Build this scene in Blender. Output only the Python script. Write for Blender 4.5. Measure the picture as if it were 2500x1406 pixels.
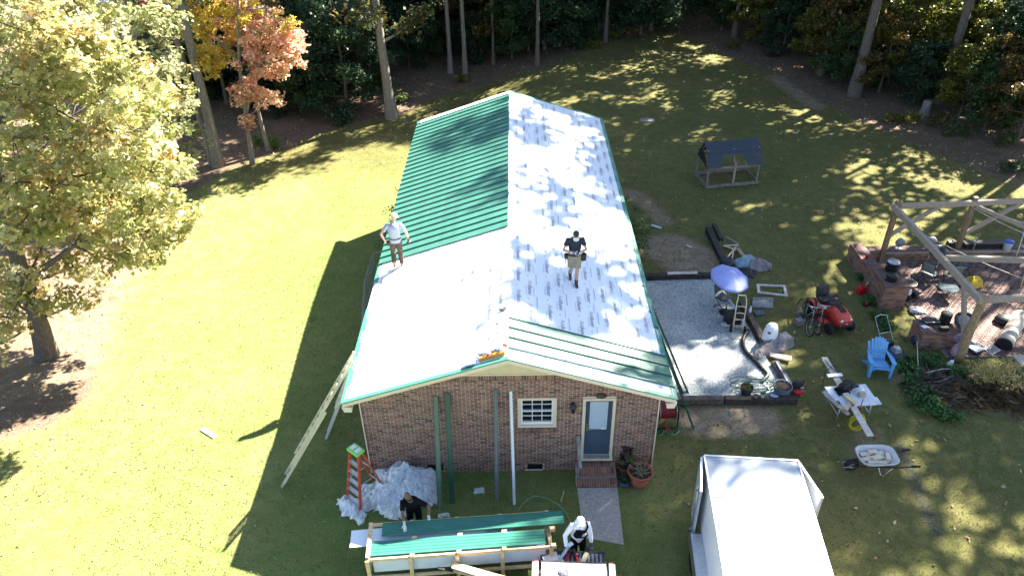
import bpy, bmesh, math, random
import numpy as np
from mathutils import Vector, Matrix
random.seed(7); rng = np.random.default_rng(11)
for o in list(bpy.data.objects): bpy.data.objects.remove(o)
S = bpy.context.scene; C = S.collection
# ---------------------------------------------------------------- camera
FPX, PITCH, ROLL, YAW = 1817.5, 0.5993, 0.0197, 0.0107
CAM = np.array([0.278, -14.163, 15.784])
def _basis():
    cp, sp = math.cos(PITCH), math.sin(PITCH)
    f = np.array([0, cp, -sp]); r = np.array([1., 0, 0]); d = np.array([0, -sp, -cp])
    c, s = math.cos(YAW), math.sin(YAW); Z = np.array([[c, -s, 0], [s, c, 0], [0, 0, 1]])
    f, r, d = Z@f, Z@r, Z@d
    cr, sr = math.cos(ROLL), math.sin(ROLL)
    return cr*r+sr*d, -sr*r+cr*d, f
CR, CD, CF = _basis()
cd = bpy.data.cameras.new('camera'); cam = bpy.data.objects.new('camera', cd); C.objects.link(cam)
cd.sensor_width = 36; cd.sensor_fit = 'HORIZONTAL'; cd.lens = 36*FPX/2500; cd.clip_end = 2000; cd.clip_start = .1
cam.matrix_world = Matrix(((CR[0], -CD[0], -CF[0], CAM[0]), (CR[1], -CD[1], -CF[1], CAM[1]), (CR[2], -CD[2], -CF[2], CAM[2]), (0, 0, 0, 1)))
S.camera = cam
# ---------------------------------------------------------------- light
SA, SB = .86, .72                                    # horizontal run of a shadow per metre of height
W = bpy.data.worlds.new('World'); S.world = W; W.use_nodes = True
nt = W.node_tree; bg = nt.nodes['Background']; sky = nt.nodes.new('ShaderNodeTexSky'); sky.sky_type = 'NISHITA'; sky.sun_disc = False
sky.sun_elevation = math.atan(1/math.hypot(SA, SB)); sky.sun_rotation = math.atan2(SA, SB)
sky.air_density = 1; sky.dust_density = .6; sky.ozone_density = 1
nt.links.new(sky.outputs[0], bg.inputs[0]); bg.inputs[1].default_value = .05
sl = bpy.data.lights.new('sun', 'SUN'); sl.energy = 5.0; sl.angle = math.radians(.6); sl.color = (1, .93, .81)
so = bpy.data.objects.new('sun', sl); C.objects.link(so); so.location = (20, 20, 40)
so.rotation_euler = Vector((SA, SB, 1)).to_track_quat('Z', 'Y').to_euler()
S.view_settings.view_transform = 'Standard'; S.view_settings.look = 'None'; S.view_settings.gamma = 1
S.view_settings.exposure = 2.95; S.view_settings.use_curve_mapping = False
S.render.engine = 'CYCLES'
S.cycles.max_bounces = 6; S.cycles.diffuse_bounces = 3; S.cycles.transparent_max_bounces = 6
# ---------------------------------------------------------------- pixel helpers
def sst(a, b, x):
    t = np.clip((np.asarray(x, float)-a)/(b-a), 0, 1); return t*t*(3-2*t)
def tz(x, y):                                        # lie of the land: the lawn falls away to the back left
    return -1.15*sst(-1.5, 11.5, y)*sst(3.6, -4.0, x)
def ray(px, py): return (px-1250)/FPX*CR+(py-703)/FPX*CD+CF
def gz(px, py, z): v = ray(px, py); return Vector(CAM+v*(z-CAM[2])/v[2])
def g(px, py, h=0):                                  # where the sight line meets the ground (plus h)
    z = 0.
    for i in range(12): p = gz(px, py, z+h); z = float(tz(p.x, p.y))
    p.z = z; return p
def wl(px, py, Y=0): v = ray(px, py); return Vector(CAM+v*(Y-CAM[1])/v[1])
HR, SL, WE, OH, LB, HW = 4.527, .32583, 4.107, .648, 17.587, 3.85   # ridge height, slope, eave half width, overhang, back end, wall half width
def rz_(x): return HR-SL*abs(x)
def rp(px, py, s):                                   # sight line onto a roof slope (s=1 right, -1 left)
    v = ray(px, py); t = (HR-SL*s*CAM[0]-CAM[2])/(v[2]+SL*s*v[0]); return Vector(CAM+t*v)
def onz(p): return Vector((p[0], p[1], float(tz(p[0], p[1]))))
# ---------------------------------------------------------------- mesh helpers
class MB:
    def __init__(s): s.v = []; s.f = []; s.sm = []
    def add(s, vs, fs, smooth=False):
        o = len(s.v); s.v += [tuple(v) for v in vs]; s.f += [tuple(i+o for i in f) for f in fs]; s.sm += [smooth]*len(fs); return s
    def box(s, c, d, rz=0, R=None, taper=1):
        hx, hy, hz = d[0]/2, d[1]/2, d[2]/2
        R = R or Matrix.Rotation(rz, 3, 'Z'); c = Vector(c)
        vs = [c+R@Vector((x*hx*(taper if z > 0 else 1), y*hy*(taper if z > 0 else 1), z*hz)) for z in (-1, 1) for y in (-1, 1) for x in (-1, 1)]
        return s.add(vs, [(0, 2, 3, 1), (4, 5, 7, 6), (0, 1, 5, 4), (2, 6, 7, 3), (0, 4, 6, 2), (1, 3, 7, 5)])
    def bar(s, a, b, w, h, up=(0, 0, 1), ext=0):
        a, b = Vector(a), Vector(b); d = (b-a).normalized(); a = a-d*ext; b = b+d*ext
        u = Vector(up); x = d.cross(u)
        if x.length < 1e-4: x = d.cross(Vector((0, 1, 0)))
        x.normalize(); u = x.cross(d)
        R = Matrix((x, d, u)).transposed()
        return s.box((a+b)/2, (w, (b-a).length, h), R=R)
    def rings(s, rs, cap=True, smooth=True, closed=True):
        n = len(rs[0]); vs = [p for r in rs for p in r]; fs = []
        for i in range(len(rs)-1):
            for j in range(n if closed else n-1):
                k = (j+1) % n; fs.append((i*n+j, i*n+k, (i+1)*n+k, (i+1)*n+j))
        s.add(vs, fs, smooth)
        if cap:
            o = len(s.v)-len(vs); s.f += [tuple(o+j for j in reversed(range(n))), tuple(o+(len(rs)-1)*n+j for j in range(n))]; s.sm += [False]*2
        return s
    def tube(s, pts, r, n=8, cap=True, rnd=False, smooth=True, flat=1, close=False):
        pts = [Vector(p) for p in pts]; m = len(pts)
        rr = list(r) if hasattr(r, '__len__') else [r]*m
        if rnd:
            d0 = (pts[0]-pts[1]).normalized(); d1 = (pts[-1]-pts[-2]).normalized()
            a, b = rr[0], rr[-1]
            pts = [pts[0]+d0*a*.98, pts[0]+d0*a*.7]+pts+[pts[-1]+d1*b*.7, pts[-1]+d1*b*.98]
            rr = [a*.2, a*.71]+rr+[b*.71, b*.2]; m = len(pts)
        if close: pts.append(pts[0]); rr.append(rr[0]); m += 1
        rs = []; prev = None
        for i in range(m):
            if close: t = pts[(i+1) % (m-1)]-pts[(i-1) % (m-1)]
            else: t = pts[min(i+1, m-1)]-pts[max(i-1, 0)]
            t.normalize()
            if prev is None:
                q = Vector((0, 0, 1)) if abs(t.z) < .9 else Vector((0, 1, 0)); x = t.cross(q).normalized()
            else:
                x = prev-t*prev.dot(t)
                if x.length < 1e-5: x = t.orthogonal()
                x.normalize()
            prev = x; y = t.cross(x)
            rs.append([pts[i]+(x*math.cos(a)+y*math.sin(a)*flat)*rr[i] for a in [2*math.pi*j/n for j in range(n)]])
        return s.rings(rs, cap and not close, smooth)
    def cyl(s, a, b, r, r2=None, n=16, smooth=True): return s.tube([a, b], [r, r if r2 is None else r2], n, smooth=smooth)
    def lathe(s, prof, c=(0, 0, 0), n=20, R=None, sx=1, sy=1, cap=True):
        c = Vector(c); R = R or Matrix.Identity(3)
        rs = [[c+R@Vector((r*math.cos(a)*sx, r*math.sin(a)*sy, z)) for a in [2*math.pi*j/n for j in range(n)]] for r, z in prof]
        return s.rings(rs, cap)
    def ell(s, c, r, n=12, R=None):
        m = n//2
        return s.lathe([(math.sin(math.pi*i/m)*1+1e-4, -math.cos(math.pi*i/m)) for i in range(m+1)], c, n, (R or Matrix.Identity(3)) @ Matrix.Diagonal(r))
    def grid(s, fn, nu, nv, smooth=True):
        vs = [fn(i/nu, j/nv) for i in range(nu+1) for j in range(nv+1)]
        return s.add(vs, [(i*(nv+1)+j, (i+1)*(nv+1)+j, (i+1)*(nv+1)+j+1, i*(nv+1)+j+1) for i in range(nu) for j in range(nv)], smooth)
    def poly(s, pts, t):                             # flat outline pushed along t
        t = Vector(t); n = len(pts); p = [Vector(q) for q in pts]
        return s.add(p+[q+t for q in p], [tuple(reversed(range(n))), tuple(range(n, 2*n))]+[(i, (i+1) % n, n+(i+1) % n, n+i) for i in range(n)])
    def mesh(s, name, m=None):
        me = bpy.data.meshes.new(name); me.from_pydata(s.v, [], s.f); me.polygons.foreach_set('use_smooth', s.sm)
        bm = bmesh.new(); bm.from_mesh(me); bmesh.ops.recalc_face_normals(bm, faces=bm.faces); bm.to_mesh(me); bm.free()
        if m: me.materials.append(m)
        return me
def link(name, data, parent=None):
    o = bpy.data.objects.new(name, data); C.objects.link(o)
    if parent: o.parent = parent
    return o
def tag(o, label=None, cat=None, group=None, kind=None):
    if label: o['label'] = label
    if cat: o['category'] = cat
    if group: o['group'] = group
    if kind: o['kind'] = kind
    return o
def thing(name, label, cat, loc=(0, 0, 0), rz=0, group=None):
    o = link(name, None); o.empty_display_size = .1; o.location = loc; o.rotation_euler = (0, 0, rz); return tag(o, label, cat, group)
def part(name, mb, m, parent=None, bev=0, sol=0):
    o = link(name, mb.mesh(name, m) if isinstance(mb, MB) else mb, parent)
    if sol: k = o.modifiers.new('s', 'SOLIDIFY'); k.thickness = sol; k.offset = 0
    if bev: k = o.modifiers.new('b', 'BEVEL'); k.width = bev; k.segments = 2; k.limit_method = 'ANGLE'
    return o
def one(name, mb, m, label, cat, group=None, loc=(0, 0, 0), rz=0, bev=0, sol=0):
    o = part(name, mb, m, None, bev, sol); o.location = loc; o.rotation_euler = (0, 0, rz); return tag(o, label, cat, group)
def struct(name, mb, m): return tag(part(name, mb, m), kind='structure')
def npmesh(name, v, f, m, col=None, smooth=False):
    v = np.asarray(v, np.float32); f = np.asarray(f, np.int32); k = f.shape[1]
    me = bpy.data.meshes.new(name); me.vertices.add(len(v)); me.vertices.foreach_set('co', v.ravel())
    me.loops.add(f.size); me.loops.foreach_set('vertex_index', f.ravel())
    me.polygons.add(len(f)); me.polygons.foreach_set('loop_start', np.arange(0, f.size, k, dtype=np.int32))
    me.polygons.foreach_set('loop_total', np.full(len(f), k, np.int32))
    if smooth: me.polygons.foreach_set('use_smooth', np.ones(len(f), bool))
    me.update(calc_edges=True)
    if col is not None:
        a = me.attributes.new('col', 'FLOAT_COLOR', 'FACE'); a.data.foreach_set('color', np.c_[col, np.ones(len(col))].astype(np.float32).ravel())
    if m: me.materials.append(m)
    return me
# ---------------------------------------------------------------- materials
def nodes(name):
    m = bpy.data.materials.new(name); m.use_nodes = True; n = m.node_tree.nodes; l = m.node_tree.links
    return m, n, l, n['Principled BSDF']
def M(name, rgb, rough=.6, var=.18, scale=6, bump=.0, metal=0, stretch=None, rgb2=None, spec=.4, bscale=None):
    m, n, l, b = nodes(name)
    tc = n.new('ShaderNodeTexCoord'); mp = n.new('ShaderNodeMapping'); l.new(tc.outputs['Object'], mp.inputs[0])
    if stretch: mp.inputs['Scale'].default_value = stretch
    no = n.new('ShaderNodeTexNoise'); no.inputs['Scale'].default_value = scale; no.inputs['Detail'].default_value = 6; no.inputs['Roughness'].default_value = .65
    l.new(mp.outputs[0], no.inputs['Vector'])
    rp_ = n.new('ShaderNodeValToRGB'); c2 = rgb2 or tuple(c*(1-var*1.6) for c in rgb); c1 = tuple(min(1, c*(1+var)) for c in rgb)
    rp_.color_ramp.elements[0].position = .32; rp_.color_ramp.elements[1].position = .68
    rp_.color_ramp.elements[0].color = (*c2, 1); rp_.color_ramp.elements[1].color = (*c1, 1)
    l.new(no.outputs[0], rp_.inputs[0]); l.new(rp_.outputs[0], b.inputs['Base Color'])
    b.inputs['Roughness'].default_value = rough; b.inputs['Metallic'].default_value = metal; b.inputs['Specular IOR Level'].default_value = spec
    if bump:
        bp = n.new('ShaderNodeBump'); bp.inputs['Strength'].default_value = bump; bp.inputs['Distance'].default_value = .02
        n2 = no
        if bscale: n2 = n.new('ShaderNodeTexNoise'); n2.inputs['Scale'].default_value = bscale; n2.inputs['Detail'].default_value = 4; l.new(mp.outputs[0], n2.inputs['Vector'])
        l.new(n2.outputs[0], bp.inputs['Height']); l.new(bp.outputs[0], b.inputs['Normal'])
    return m
def rampmat(name, cols, src, rough=.85, bump=.25, scale=60):
    # tint per piece: src 'object' takes the object's random number, 'attr' the face attribute 'col'
    m, n, l, b = nodes(name)
    if src == 'object': inf = n.new('ShaderNodeObjectInfo'); out = inf.outputs['Random']
    else: at = n.new('ShaderNodeAttribute'); at.attribute_name = 'col'; out = at.outputs['Fac']
    r = n.new('ShaderNodeValToRGB'); e = r.color_ramp.elements
    while len(e) < len(cols): e.new(.5)
    for i, c in enumerate(cols): e[i].position = i/(len(cols)-1); e[i].color = (*c, 1)
    l.new(out, r.inputs[0])
    tc = n.new('ShaderNodeTexCoord'); no = n.new('ShaderNodeTexNoise'); no.inputs['Scale'].default_value = scale*.35; no.inputs['Detail'].default_value = 5; l.new(tc.outputs['Object'], no.inputs['Vector'])
    mx = n.new('ShaderNodeMixRGB'); mx.blend_type = 'MULTIPLY'; mx.inputs[0].default_value = .6
    r2 = n.new('ShaderNodeValToRGB'); r2.color_ramp.elements[0].position = .3; r2.color_ramp.elements[0].color = (.55, .55, .55, 1); r2.color_ramp.elements[1].position = .7; r2.color_ramp.elements[1].color = (1.25, 1.2, 1.15, 1)
    l.new(no.outputs[0], r2.inputs[0]); l.new(r.outputs[0], mx.inputs[1]); l.new(r2.outputs[0], mx.inputs[2]); l.new(mx.outputs[0], b.inputs['Base Color'])
    b.inputs['Roughness'].default_value = rough
    bp = n.new('ShaderNodeBump'); bp.inputs['Strength'].default_value = bump; bp.inputs['Distance'].default_value = .01
    l.new(no.outputs[0], bp.inputs['Height']); l.new(bp.outputs[0], b.inputs['Normal'])
    return m
def leafmat(name, tr=.35, rough=.45):
    m, n, l, b = nodes(name); at = n.new('ShaderNodeAttribute'); at.attribute_name = 'col'
    l.new(at.outputs['Color'], b.inputs['Base Color']); b.inputs['Roughness'].default_value = rough; b.inputs['Specular IOR Level'].default_value = .5
    t = n.new('ShaderNodeBsdfTranslucent'); l.new(at.outputs['Color'], t.inputs[0])
    mx = n.new('ShaderNodeMixShader'); mx.inputs[0].default_value = tr
    l.new(b.outputs[0], mx.inputs[1]); l.new(t.outputs[0], mx.inputs[2]); l.new(mx.outputs[0], n['Material Output'].inputs[0])
    return m
BRK = [(.11, .072, .058), (.20, .112, .082), (.28, .148, .102), (.33, .18, .122), (.25, .13, .095), (.38, .22, .148), (.155, .10, .08)]
m_brick = rampmat('brick', BRK, 'object'); m_brick2 = rampmat('brick_mass', BRK, 'attr')
m_mortar = M('mortar', (.72, .62, .51), .9, .12, 20, .3)
m_cream = M('cream_trim', (.68, .58, .42), .5, .05, 3); m_siding = M('cream_siding', (.62, .54, .33), .5, .06, 3)
m_white = M('white_paint', (.78, .78, .77), .45, .05, 4); m_black = M('black_plastic', (.018, .018, .02), .5, .3, 10)
m_dark = M('dark_metal', (.035, .035, .04), .4, .3, 10, metal=.3); m_steel = M('bare_steel', (.45, .46, .48), .35, .15, 8, metal=.85)
m_grey = M('grey_plastic', (.22, .23, .25), .55, .15, 6); m_red = M('red_plastic', (.5, .02, .02), .4, .1, 6)
m_wood = M('weathered_timber', (.36, .29, .21), .8, .28, 5, .3, stretch=(6, 6, 6)); m_pine = M('new_pine', (.66, .48, .27), .7, .18, 7, .1)
m_greyw = M('grey_weathered_board', (.30, .27, .25), .85, .3, 8, .3); m_tie = M('railway_tie', (.045, .036, .03), .9, .5, 6, .6, rgb2=(.02, .017, .015))
m_rubber = M('rubber', (.015, .015, .016), .8, .3, 10); m_terra = M('terracotta', (.36, .10, .06), .8, .2, 8)
m_soil = M('potting_soil', (.06, .045, .03), .95, .4, 20, .6); m_glass = M('dark_window_glass', (.012, .014, .016), .06, .3, 2, spec=.6)
# ================================================================ ground
def G2(l): return [tuple(g(*q))[:2] for q in l]
lawn_px = [(2500, 462), (2350, 402), (2180, 332), (2080, 283), (1985, 240), (1890, 185), (1780, 140), (1690, 95), (1600, 78), (1500, 98), (1440, 125), (1330, 165), (1180, 205), (1060, 240), (965, 290), (840, 305), (720, 350), (640, 385), (540, 425), (440, 485), (370, 560), (330, 660), (270, 770), (250, 860), (235, 960), (130, 1040), (0, 1075)]
lawn = G2(lawn_px)+[(-40, -4), (-40, -30), (60, -30), (60, 4)]
LP = np.array(lawn)
def inside_dist(x, y, P):
    # signed distance to polygon P, positive inside
    x = np.asarray(x); y = np.asarray(y); ins = np.zeros(x.shape, bool); dm = np.full(x.shape, 1e9)
    for i in range(len(P)):
        x0, y0 = P[i]; x1, y1 = P[(i+1) % len(P)]
        c = ((y0 > y) != (y1 > y)) & (x < (x1-x0)*(y-y0)/(y1-y0+1e-12)+x0); ins ^= c
        t = np.clip(((x-x0)*(x1-x0)+(y-y0)*(y1-y0))/((x1-x0)**2+(y1-y0)**2+1e-12), 0, 1)
        dm = np.minimum(dm, np.hypot(x-x0-t*(x1-x0), y-y0-t*(y1-y0)))
    return np.where(ins, dm, -dm)
def near(x, y, pts, r0, r1):                         # 1 within r0 of a polyline, 0 beyond r1
    dm = np.full(np.shape(x), 1e9)
    for i in range(max(1, len(pts)-1)):
        x0, y0 = pts[i]; x1, y1 = pts[min(i+1, len(pts)-1)]
        t = np.clip(((x-x0)*(x1-x0)+(y-y0)*(y1-y0))/((x1-x0)**2+(y1-y0)**2+1e-9), 0, 1)
        dm = np.minimum(dm, np.hypot(x-x0-t*(x1-x0), y-y0-t*(y1-y0)))
    return 1-sst(r0, r1, dm)
def axis(a, b, st, far):
    core = np.arange(a, b+.01, st); lo = a-np.geomspace(1, far, 14); hi = b+np.geomspace(1, far, 14)
    return np.concatenate([lo[::-1], core, hi])
gx, gy = axis(-34, 38, .3, 600), axis(-14, 62, .3, 600)
X, Y = np.meshgrid(gx, gy, indexing='ij'); Z = tz(X, Y)
core = (np.abs(X-2) < 36) & (np.abs(Y-24) < 38)
Z = Z+core*(.025*np.sin(X*.9+Y*.4)*np.sin(Y*.7-X*.3))*sst(6.5, 10, np.hypot(np.maximum(np.abs(X)-4, 0)*1.2, np.maximum(np.abs(Y-8)-12, 0)))
nx, ny = len(gx), len(gy); ii = np.arange(nx*ny).reshape(nx, ny)
F = np.stack([ii[:-1, :-1], ii[1:, :-1], ii[1:, 1:], ii[:-1, 1:]], -1).reshape(-1, 4)
me = npmesh('ground', np.stack([X, Y, Z], -1).reshape(-1, 3), F, None, smooth=True)
sd = inside_dist(X, Y, LP); lit = 1-sst(-1.0, .9, sd)
def W2(*l): return G2(l)
dirt = np.maximum.reduce([near(X, Y, W2((1640, 610), (1700, 640)), .5, 2.0), near(X, Y, W2((1705, 1030), (1860, 1025)), .25, 1.1)*.9, near(X, Y, W2((1620, 540), (1560, 480), (1530, 470)), .1, .9)*.7,
                          near(X, Y, W2((2090, 1105), (2130, 1060)), .2, .9)*.5, near(X, Y, W2((1990, 260), (1890, 190)), .2, 1.2)*.7, near(X, Y, W2((330, 500), (100, 900)), 1., 4)*.5, near(X, Y, W2((2250, 930), (2420, 960), (2490, 980)), .4, 1.6)*.8, near(X, Y, [(-4.2, -1), (-4.2, 16)], .1, .7)*.5])
coal = near(X, Y, W2((2195, 1090), (2215, 1130), (2240, 1190), (2262, 1240), (2285, 1300)), .0, .42)
yel = np.maximum(near(X, Y, W2((640, 430), (500, 640), (330, 900), (150, 1200)), 1, 6)*.75, near(X, Y, W2((420, 1300), (150, 1380)), .5, 4)*.6)
yel = np.maximum(yel, .15*sst(-3.5, -6, X)*sst(24, 18, Y))
moss_shade = np.maximum(sst(3.6, 5.5, X), sst(19, 23, Y))  # own browner turf, plus shade of right and back lawn put into colour
yel = np.maximum(yel, near(X, Y, W2((1720, 700+330), (2000, 1200), (2300, 1380)), 2, 7)*.55)
yel = np.maximum(yel, near(X, Y, W2((1600, 330), (1900, 520), (2050, 650), (1980, 900)), 1, 7)*.5)
for nm, a in (('litter', lit), ('dirt', dirt), ('coal', coal), ('straw', yel), ('moss_shade', moss_shade)):
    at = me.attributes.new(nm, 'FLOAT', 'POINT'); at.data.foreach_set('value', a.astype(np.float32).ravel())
def ground_mat():
    m, n, l, b = nodes('lawn_and_leaf_litter'); tc = n.new('ShaderNodeTexCoord'); P = tc.outputs['Object']
    def noise(sc, det=4, ro=.6):
        q = n.new('ShaderNodeTexNoise'); q.inputs['Scale'].default_value = sc; q.inputs['Detail'].default_value = det; q.inputs['Roughness'].default_value = ro; l.new(P, q.inputs['Vector']); return q.outputs[0]
    def ramp(s, *st):
        r = n.new('ShaderNodeValToRGB'); e = r.color_ramp.elements
        while len(e) < len(st): e.new(.5)
        for i, (p, c) in enumerate(st): e[i].position = p; e[i].color = (*c, 1) if hasattr(c, '__len__') else (c, c, c, 1)
        l.new(s, r.inputs[0]); return r.outputs[0]
    def mix(f, a, c, t='MIX'):
        q = n.new('ShaderNodeMixRGB'); q.blend_type = t
        if isinstance(f, float): q.inputs[0].default_value = f
        else: l.new(f, q.inputs[0])
        l.new(a, q.inputs[1]); l.new(c, q.inputs[2]); return q.outputs[0]
    def attr(nm): q = n.new('ShaderNodeAttribute'); q.attribute_name = nm; return q.outputs['Fac']
    def mth(op, a, c):
        q = n.new('ShaderNodeMath'); q.operation = op; q.use_clamp = True
        for i, s in enumerate((a, c)):
            if isinstance(s, (int, float)): q.inputs[i].default_value = s
            else: l.new(s, q.inputs[i])
        return q.outputs[0]
    big = noise(.35, 5, .6); mid = noise(2.2, 6, .7); fine = noise(26, 5, .75); vf = noise(95, 3, .8)
    grass = ramp(big, (.3, (.10, .155, .036)), (.5, (.15, .20, .052)), (.72, (.24, .255, .10)))
    g2 = ramp(mid, (.3, (.075, .13, .03)), (.7, (.21, .225, .08)))
    grass = mix(.45, grass, g2)
    straw = ramp(mid, (.25, (.17, .16, .045)), (.7, (.31, .24, .10)))
    grass = mix(mth('MULTIPLY', attr('straw'), ramp(mid, (.3, .2), (.65, 1.))), grass, straw)
    moss_shade_col = mix(.5, ramp(mid, (.28, (.075, .085, .027)), (.5, (.14, .132, .045)), (.72, (.26, .215, .085))), ramp(big, (.3, (.075, .095, .025)), (.7, (.18, .155, .055))))  # darkened tones deepen the shade on top of the turf's own brown
    grass = mix(attr('moss_shade'), grass, moss_shade_col)
    litter = mix(.55, ramp(fine, (.3, (.07, .045, .03)), (.5, (.16, .11, .075)), (.7, (.30, .22, .15))), ramp(mid, (.3, (.08, .055, .037)), (.7, (.23, .165, .115))))
    dirtc = ramp(mid, (.3, (.19, .14, .085)), (.7, (.36, .28, .19)))
    coalc = ramp(fine, (.35, (.03, .03, .034)), (.6, (.08, .08, .085)), (.75, (.16, .16, .165)))
    edge = mth('SUBTRACT', mth('ADD', attr('litter'), mth('MULTIPLY', mid, .7)), .35)
    col = mix(ramp(edge, (.3, 0.), (.62, 1.)), grass, litter)
    col = mix(ramp(mth('MULTIPLY', attr('dirt'), mth('ADD', mid, .55)), (.3, 0.), (.75, 1.)), col, dirtc)
    col = mix(ramp(mth('MULTIPLY', attr('coal'), mth('ADD', fine, .6)), (.45, 0.), (.9, .7)), col, coalc)
    col = mix(.75, col, ramp(fine, (.28, .42), (.5, .95), (.72, 1.5)), 'MULTIPLY')
    col = mix(.5, col, ramp(vf, (.3, .5), (.7, 1.45)), 'MULTIPLY')
    l.new(col, b.inputs['Base Color']); b.inputs['Roughness'].default_value = .9; b.inputs['Specular IOR Level'].default_value = .15
    bp = n.new('ShaderNodeBump'); bp.inputs['Strength'].default_value = .7; bp.inputs['Distance'].default_value = .05; l.new(fine, bp.inputs['Height'])
    bp2 = n.new('ShaderNodeBump'); bp2.inputs['Strength'].default_value = .5; bp2.inputs['Distance'].default_value = .02; l.new(vf, bp2.inputs['Height']); l.new(bp.outputs[0], bp2.inputs['Normal'])
    l.new(bp2.outputs[0], b.inputs['Normal']); return m
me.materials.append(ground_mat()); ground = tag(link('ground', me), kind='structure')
# grass blades, fallen leaves
m_blade = leafmat('grass_blade', .25, .6); m_fallen = leafmat('fallen_leaf', .15, .7)
PADP = np.array(G2([(1560, 690), (1745, 682), (1805, 765), (1875, 885), (1930, 972), (1600, 972)])+[(3.9, 2.6), (3.9, 9.2)])
PATHP = np.array(G2([(1409, 1192), (1507, 1190), (1523, 1330), (1425, 1312)]))
def free(x, y):
    return (inside_dist(x, y, PADP) < -.1) & (inside_dist(x, y, PATHP) < -.02) & ~((np.abs(x) < HW+.02) & (y > -.02) & (y < 17.4)) & (~((np.abs(x-2.31) < .6) & (y > -.7) & (y < 0)))
PATIO = (14.0, 4.6, 26, 10.6)
def scatter(n, box, fn):
    x = rng.uniform(box[0], box[2], n); y = rng.uniform(box[1], box[3], n); k = fn(x, y) & free(x, y) & ~((x > PATIO[0]) & (y > PATIO[1]) & (y < PATIO[3])); return x[k], y[k]
def blades(n, box, hh, ww):
    x, y = scatter(n, box, lambda x, y: inside_dist(x, y, LP) > rng.normal(0.3, .5, len(x)))
    dd = np.hypot(x, y+14)-14; kp = rng.random(len(x)) < np.clip(1.15-dd/30, .0, 1); x = x[kp]; y = y[kp]
    k = len(x); z = tz(x, y); a = rng.uniform(0, 2*np.pi, k); h = hh*rng.lognormal(0, .35, k); w = ww*rng.uniform(.6, 1.4, k)
    ln = rng.normal(0, .75, (k, 2))*h[:, None]; p = np.c_[x, y, z]
    d = np.c_[np.cos(a)*w, np.sin(a)*w, np.zeros(k)]
    tip = p+np.c_[ln, h]
    v = np.stack([p-d, p+d, tip], 1).reshape(-1, 3)
    mixv = np.clip(rng.normal(.45, .3, k)+.25*np.sin(x*.8+1.3*np.sin(y*.5)), 0, 1)[:, None]
    c = (1-mixv)*np.array([.085, .15, .035])+mixv*np.array([.22, .24, .085]); ms = np.maximum(sst(3.6, 5.5, x), sst(19, 23, y))[:, None]*.9; c = c*(1-ms)+ms*((1-mixv)*np.array([.07, .09, .026])+mixv*np.array([.21, .18, .065])); c *= rng.uniform(.65, 1.3, (k, 1))  # blades share the browner, shade-darkened mix at right and back
    dead = rng.random(k) < .08; c[dead] = np.array([.34, .25, .13])*rng.uniform(.7, 1.2, (dead.sum(), 1))
    return v, c
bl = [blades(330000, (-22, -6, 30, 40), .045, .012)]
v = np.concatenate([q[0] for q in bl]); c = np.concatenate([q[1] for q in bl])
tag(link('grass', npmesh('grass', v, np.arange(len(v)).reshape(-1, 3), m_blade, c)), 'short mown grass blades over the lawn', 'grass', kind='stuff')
def leaves_on_ground(n, box, dens, sz):
    x, y = scatter(n, box, dens); k = len(x); z = tz(x, y)+.03
    a = rng.uniform(0, 2*np.pi, k); s = sz*rng.uniform(.6, 1.4, k); t = rng.normal(0, .45, (k, 2))
    u = np.c_[np.cos(a), np.sin(a), t[:, 0]]*s[:, None]; w = np.c_[-np.sin(a), np.cos(a), t[:, 1]]*s[:, None]*.6; p = np.c_[x, y, z+.01]
    v = np.stack([p-u, p-w, p+u, p+w], 1).reshape(-1, 3)
    pal = np.array([(.20, .11, .06), (.30, .19, .11), (.14, .08, .05), (.40, .27, .14), (.34, .15, .06), (.10, .07, .05), (.42, .33, .22)])
    return v, pal[rng.integers(0, len(pal), k)]*rng.uniform(.7, 1.3, (k, 1))
ld = lambda x, y: rng.random(len(x)) < np.clip(1.1-inside_dist(x, y, LP)/4.5, .10, 1)
q = [leaves_on_ground(11000, (-20, -4, 4, 26), ld, .032), leaves_on_ground(24000, (-24, 18, 34, 48), ld, .045), leaves_on_ground(4000, (4, -5, 24, 20), lambda x, y: rng.random(len(x)) < .35, .05)]
v = np.concatenate([a[0] for a in q]); c = np.concatenate([a[1] for a in q])
tag(link('fallen_leaves', npmesh('fallen_leaves', v, np.arange(len(v)).reshape(-1, 4), m_fallen, c)), 'dry brown leaves fallen on the lawn and under the trees', 'leaves', kind='stuff')
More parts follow.
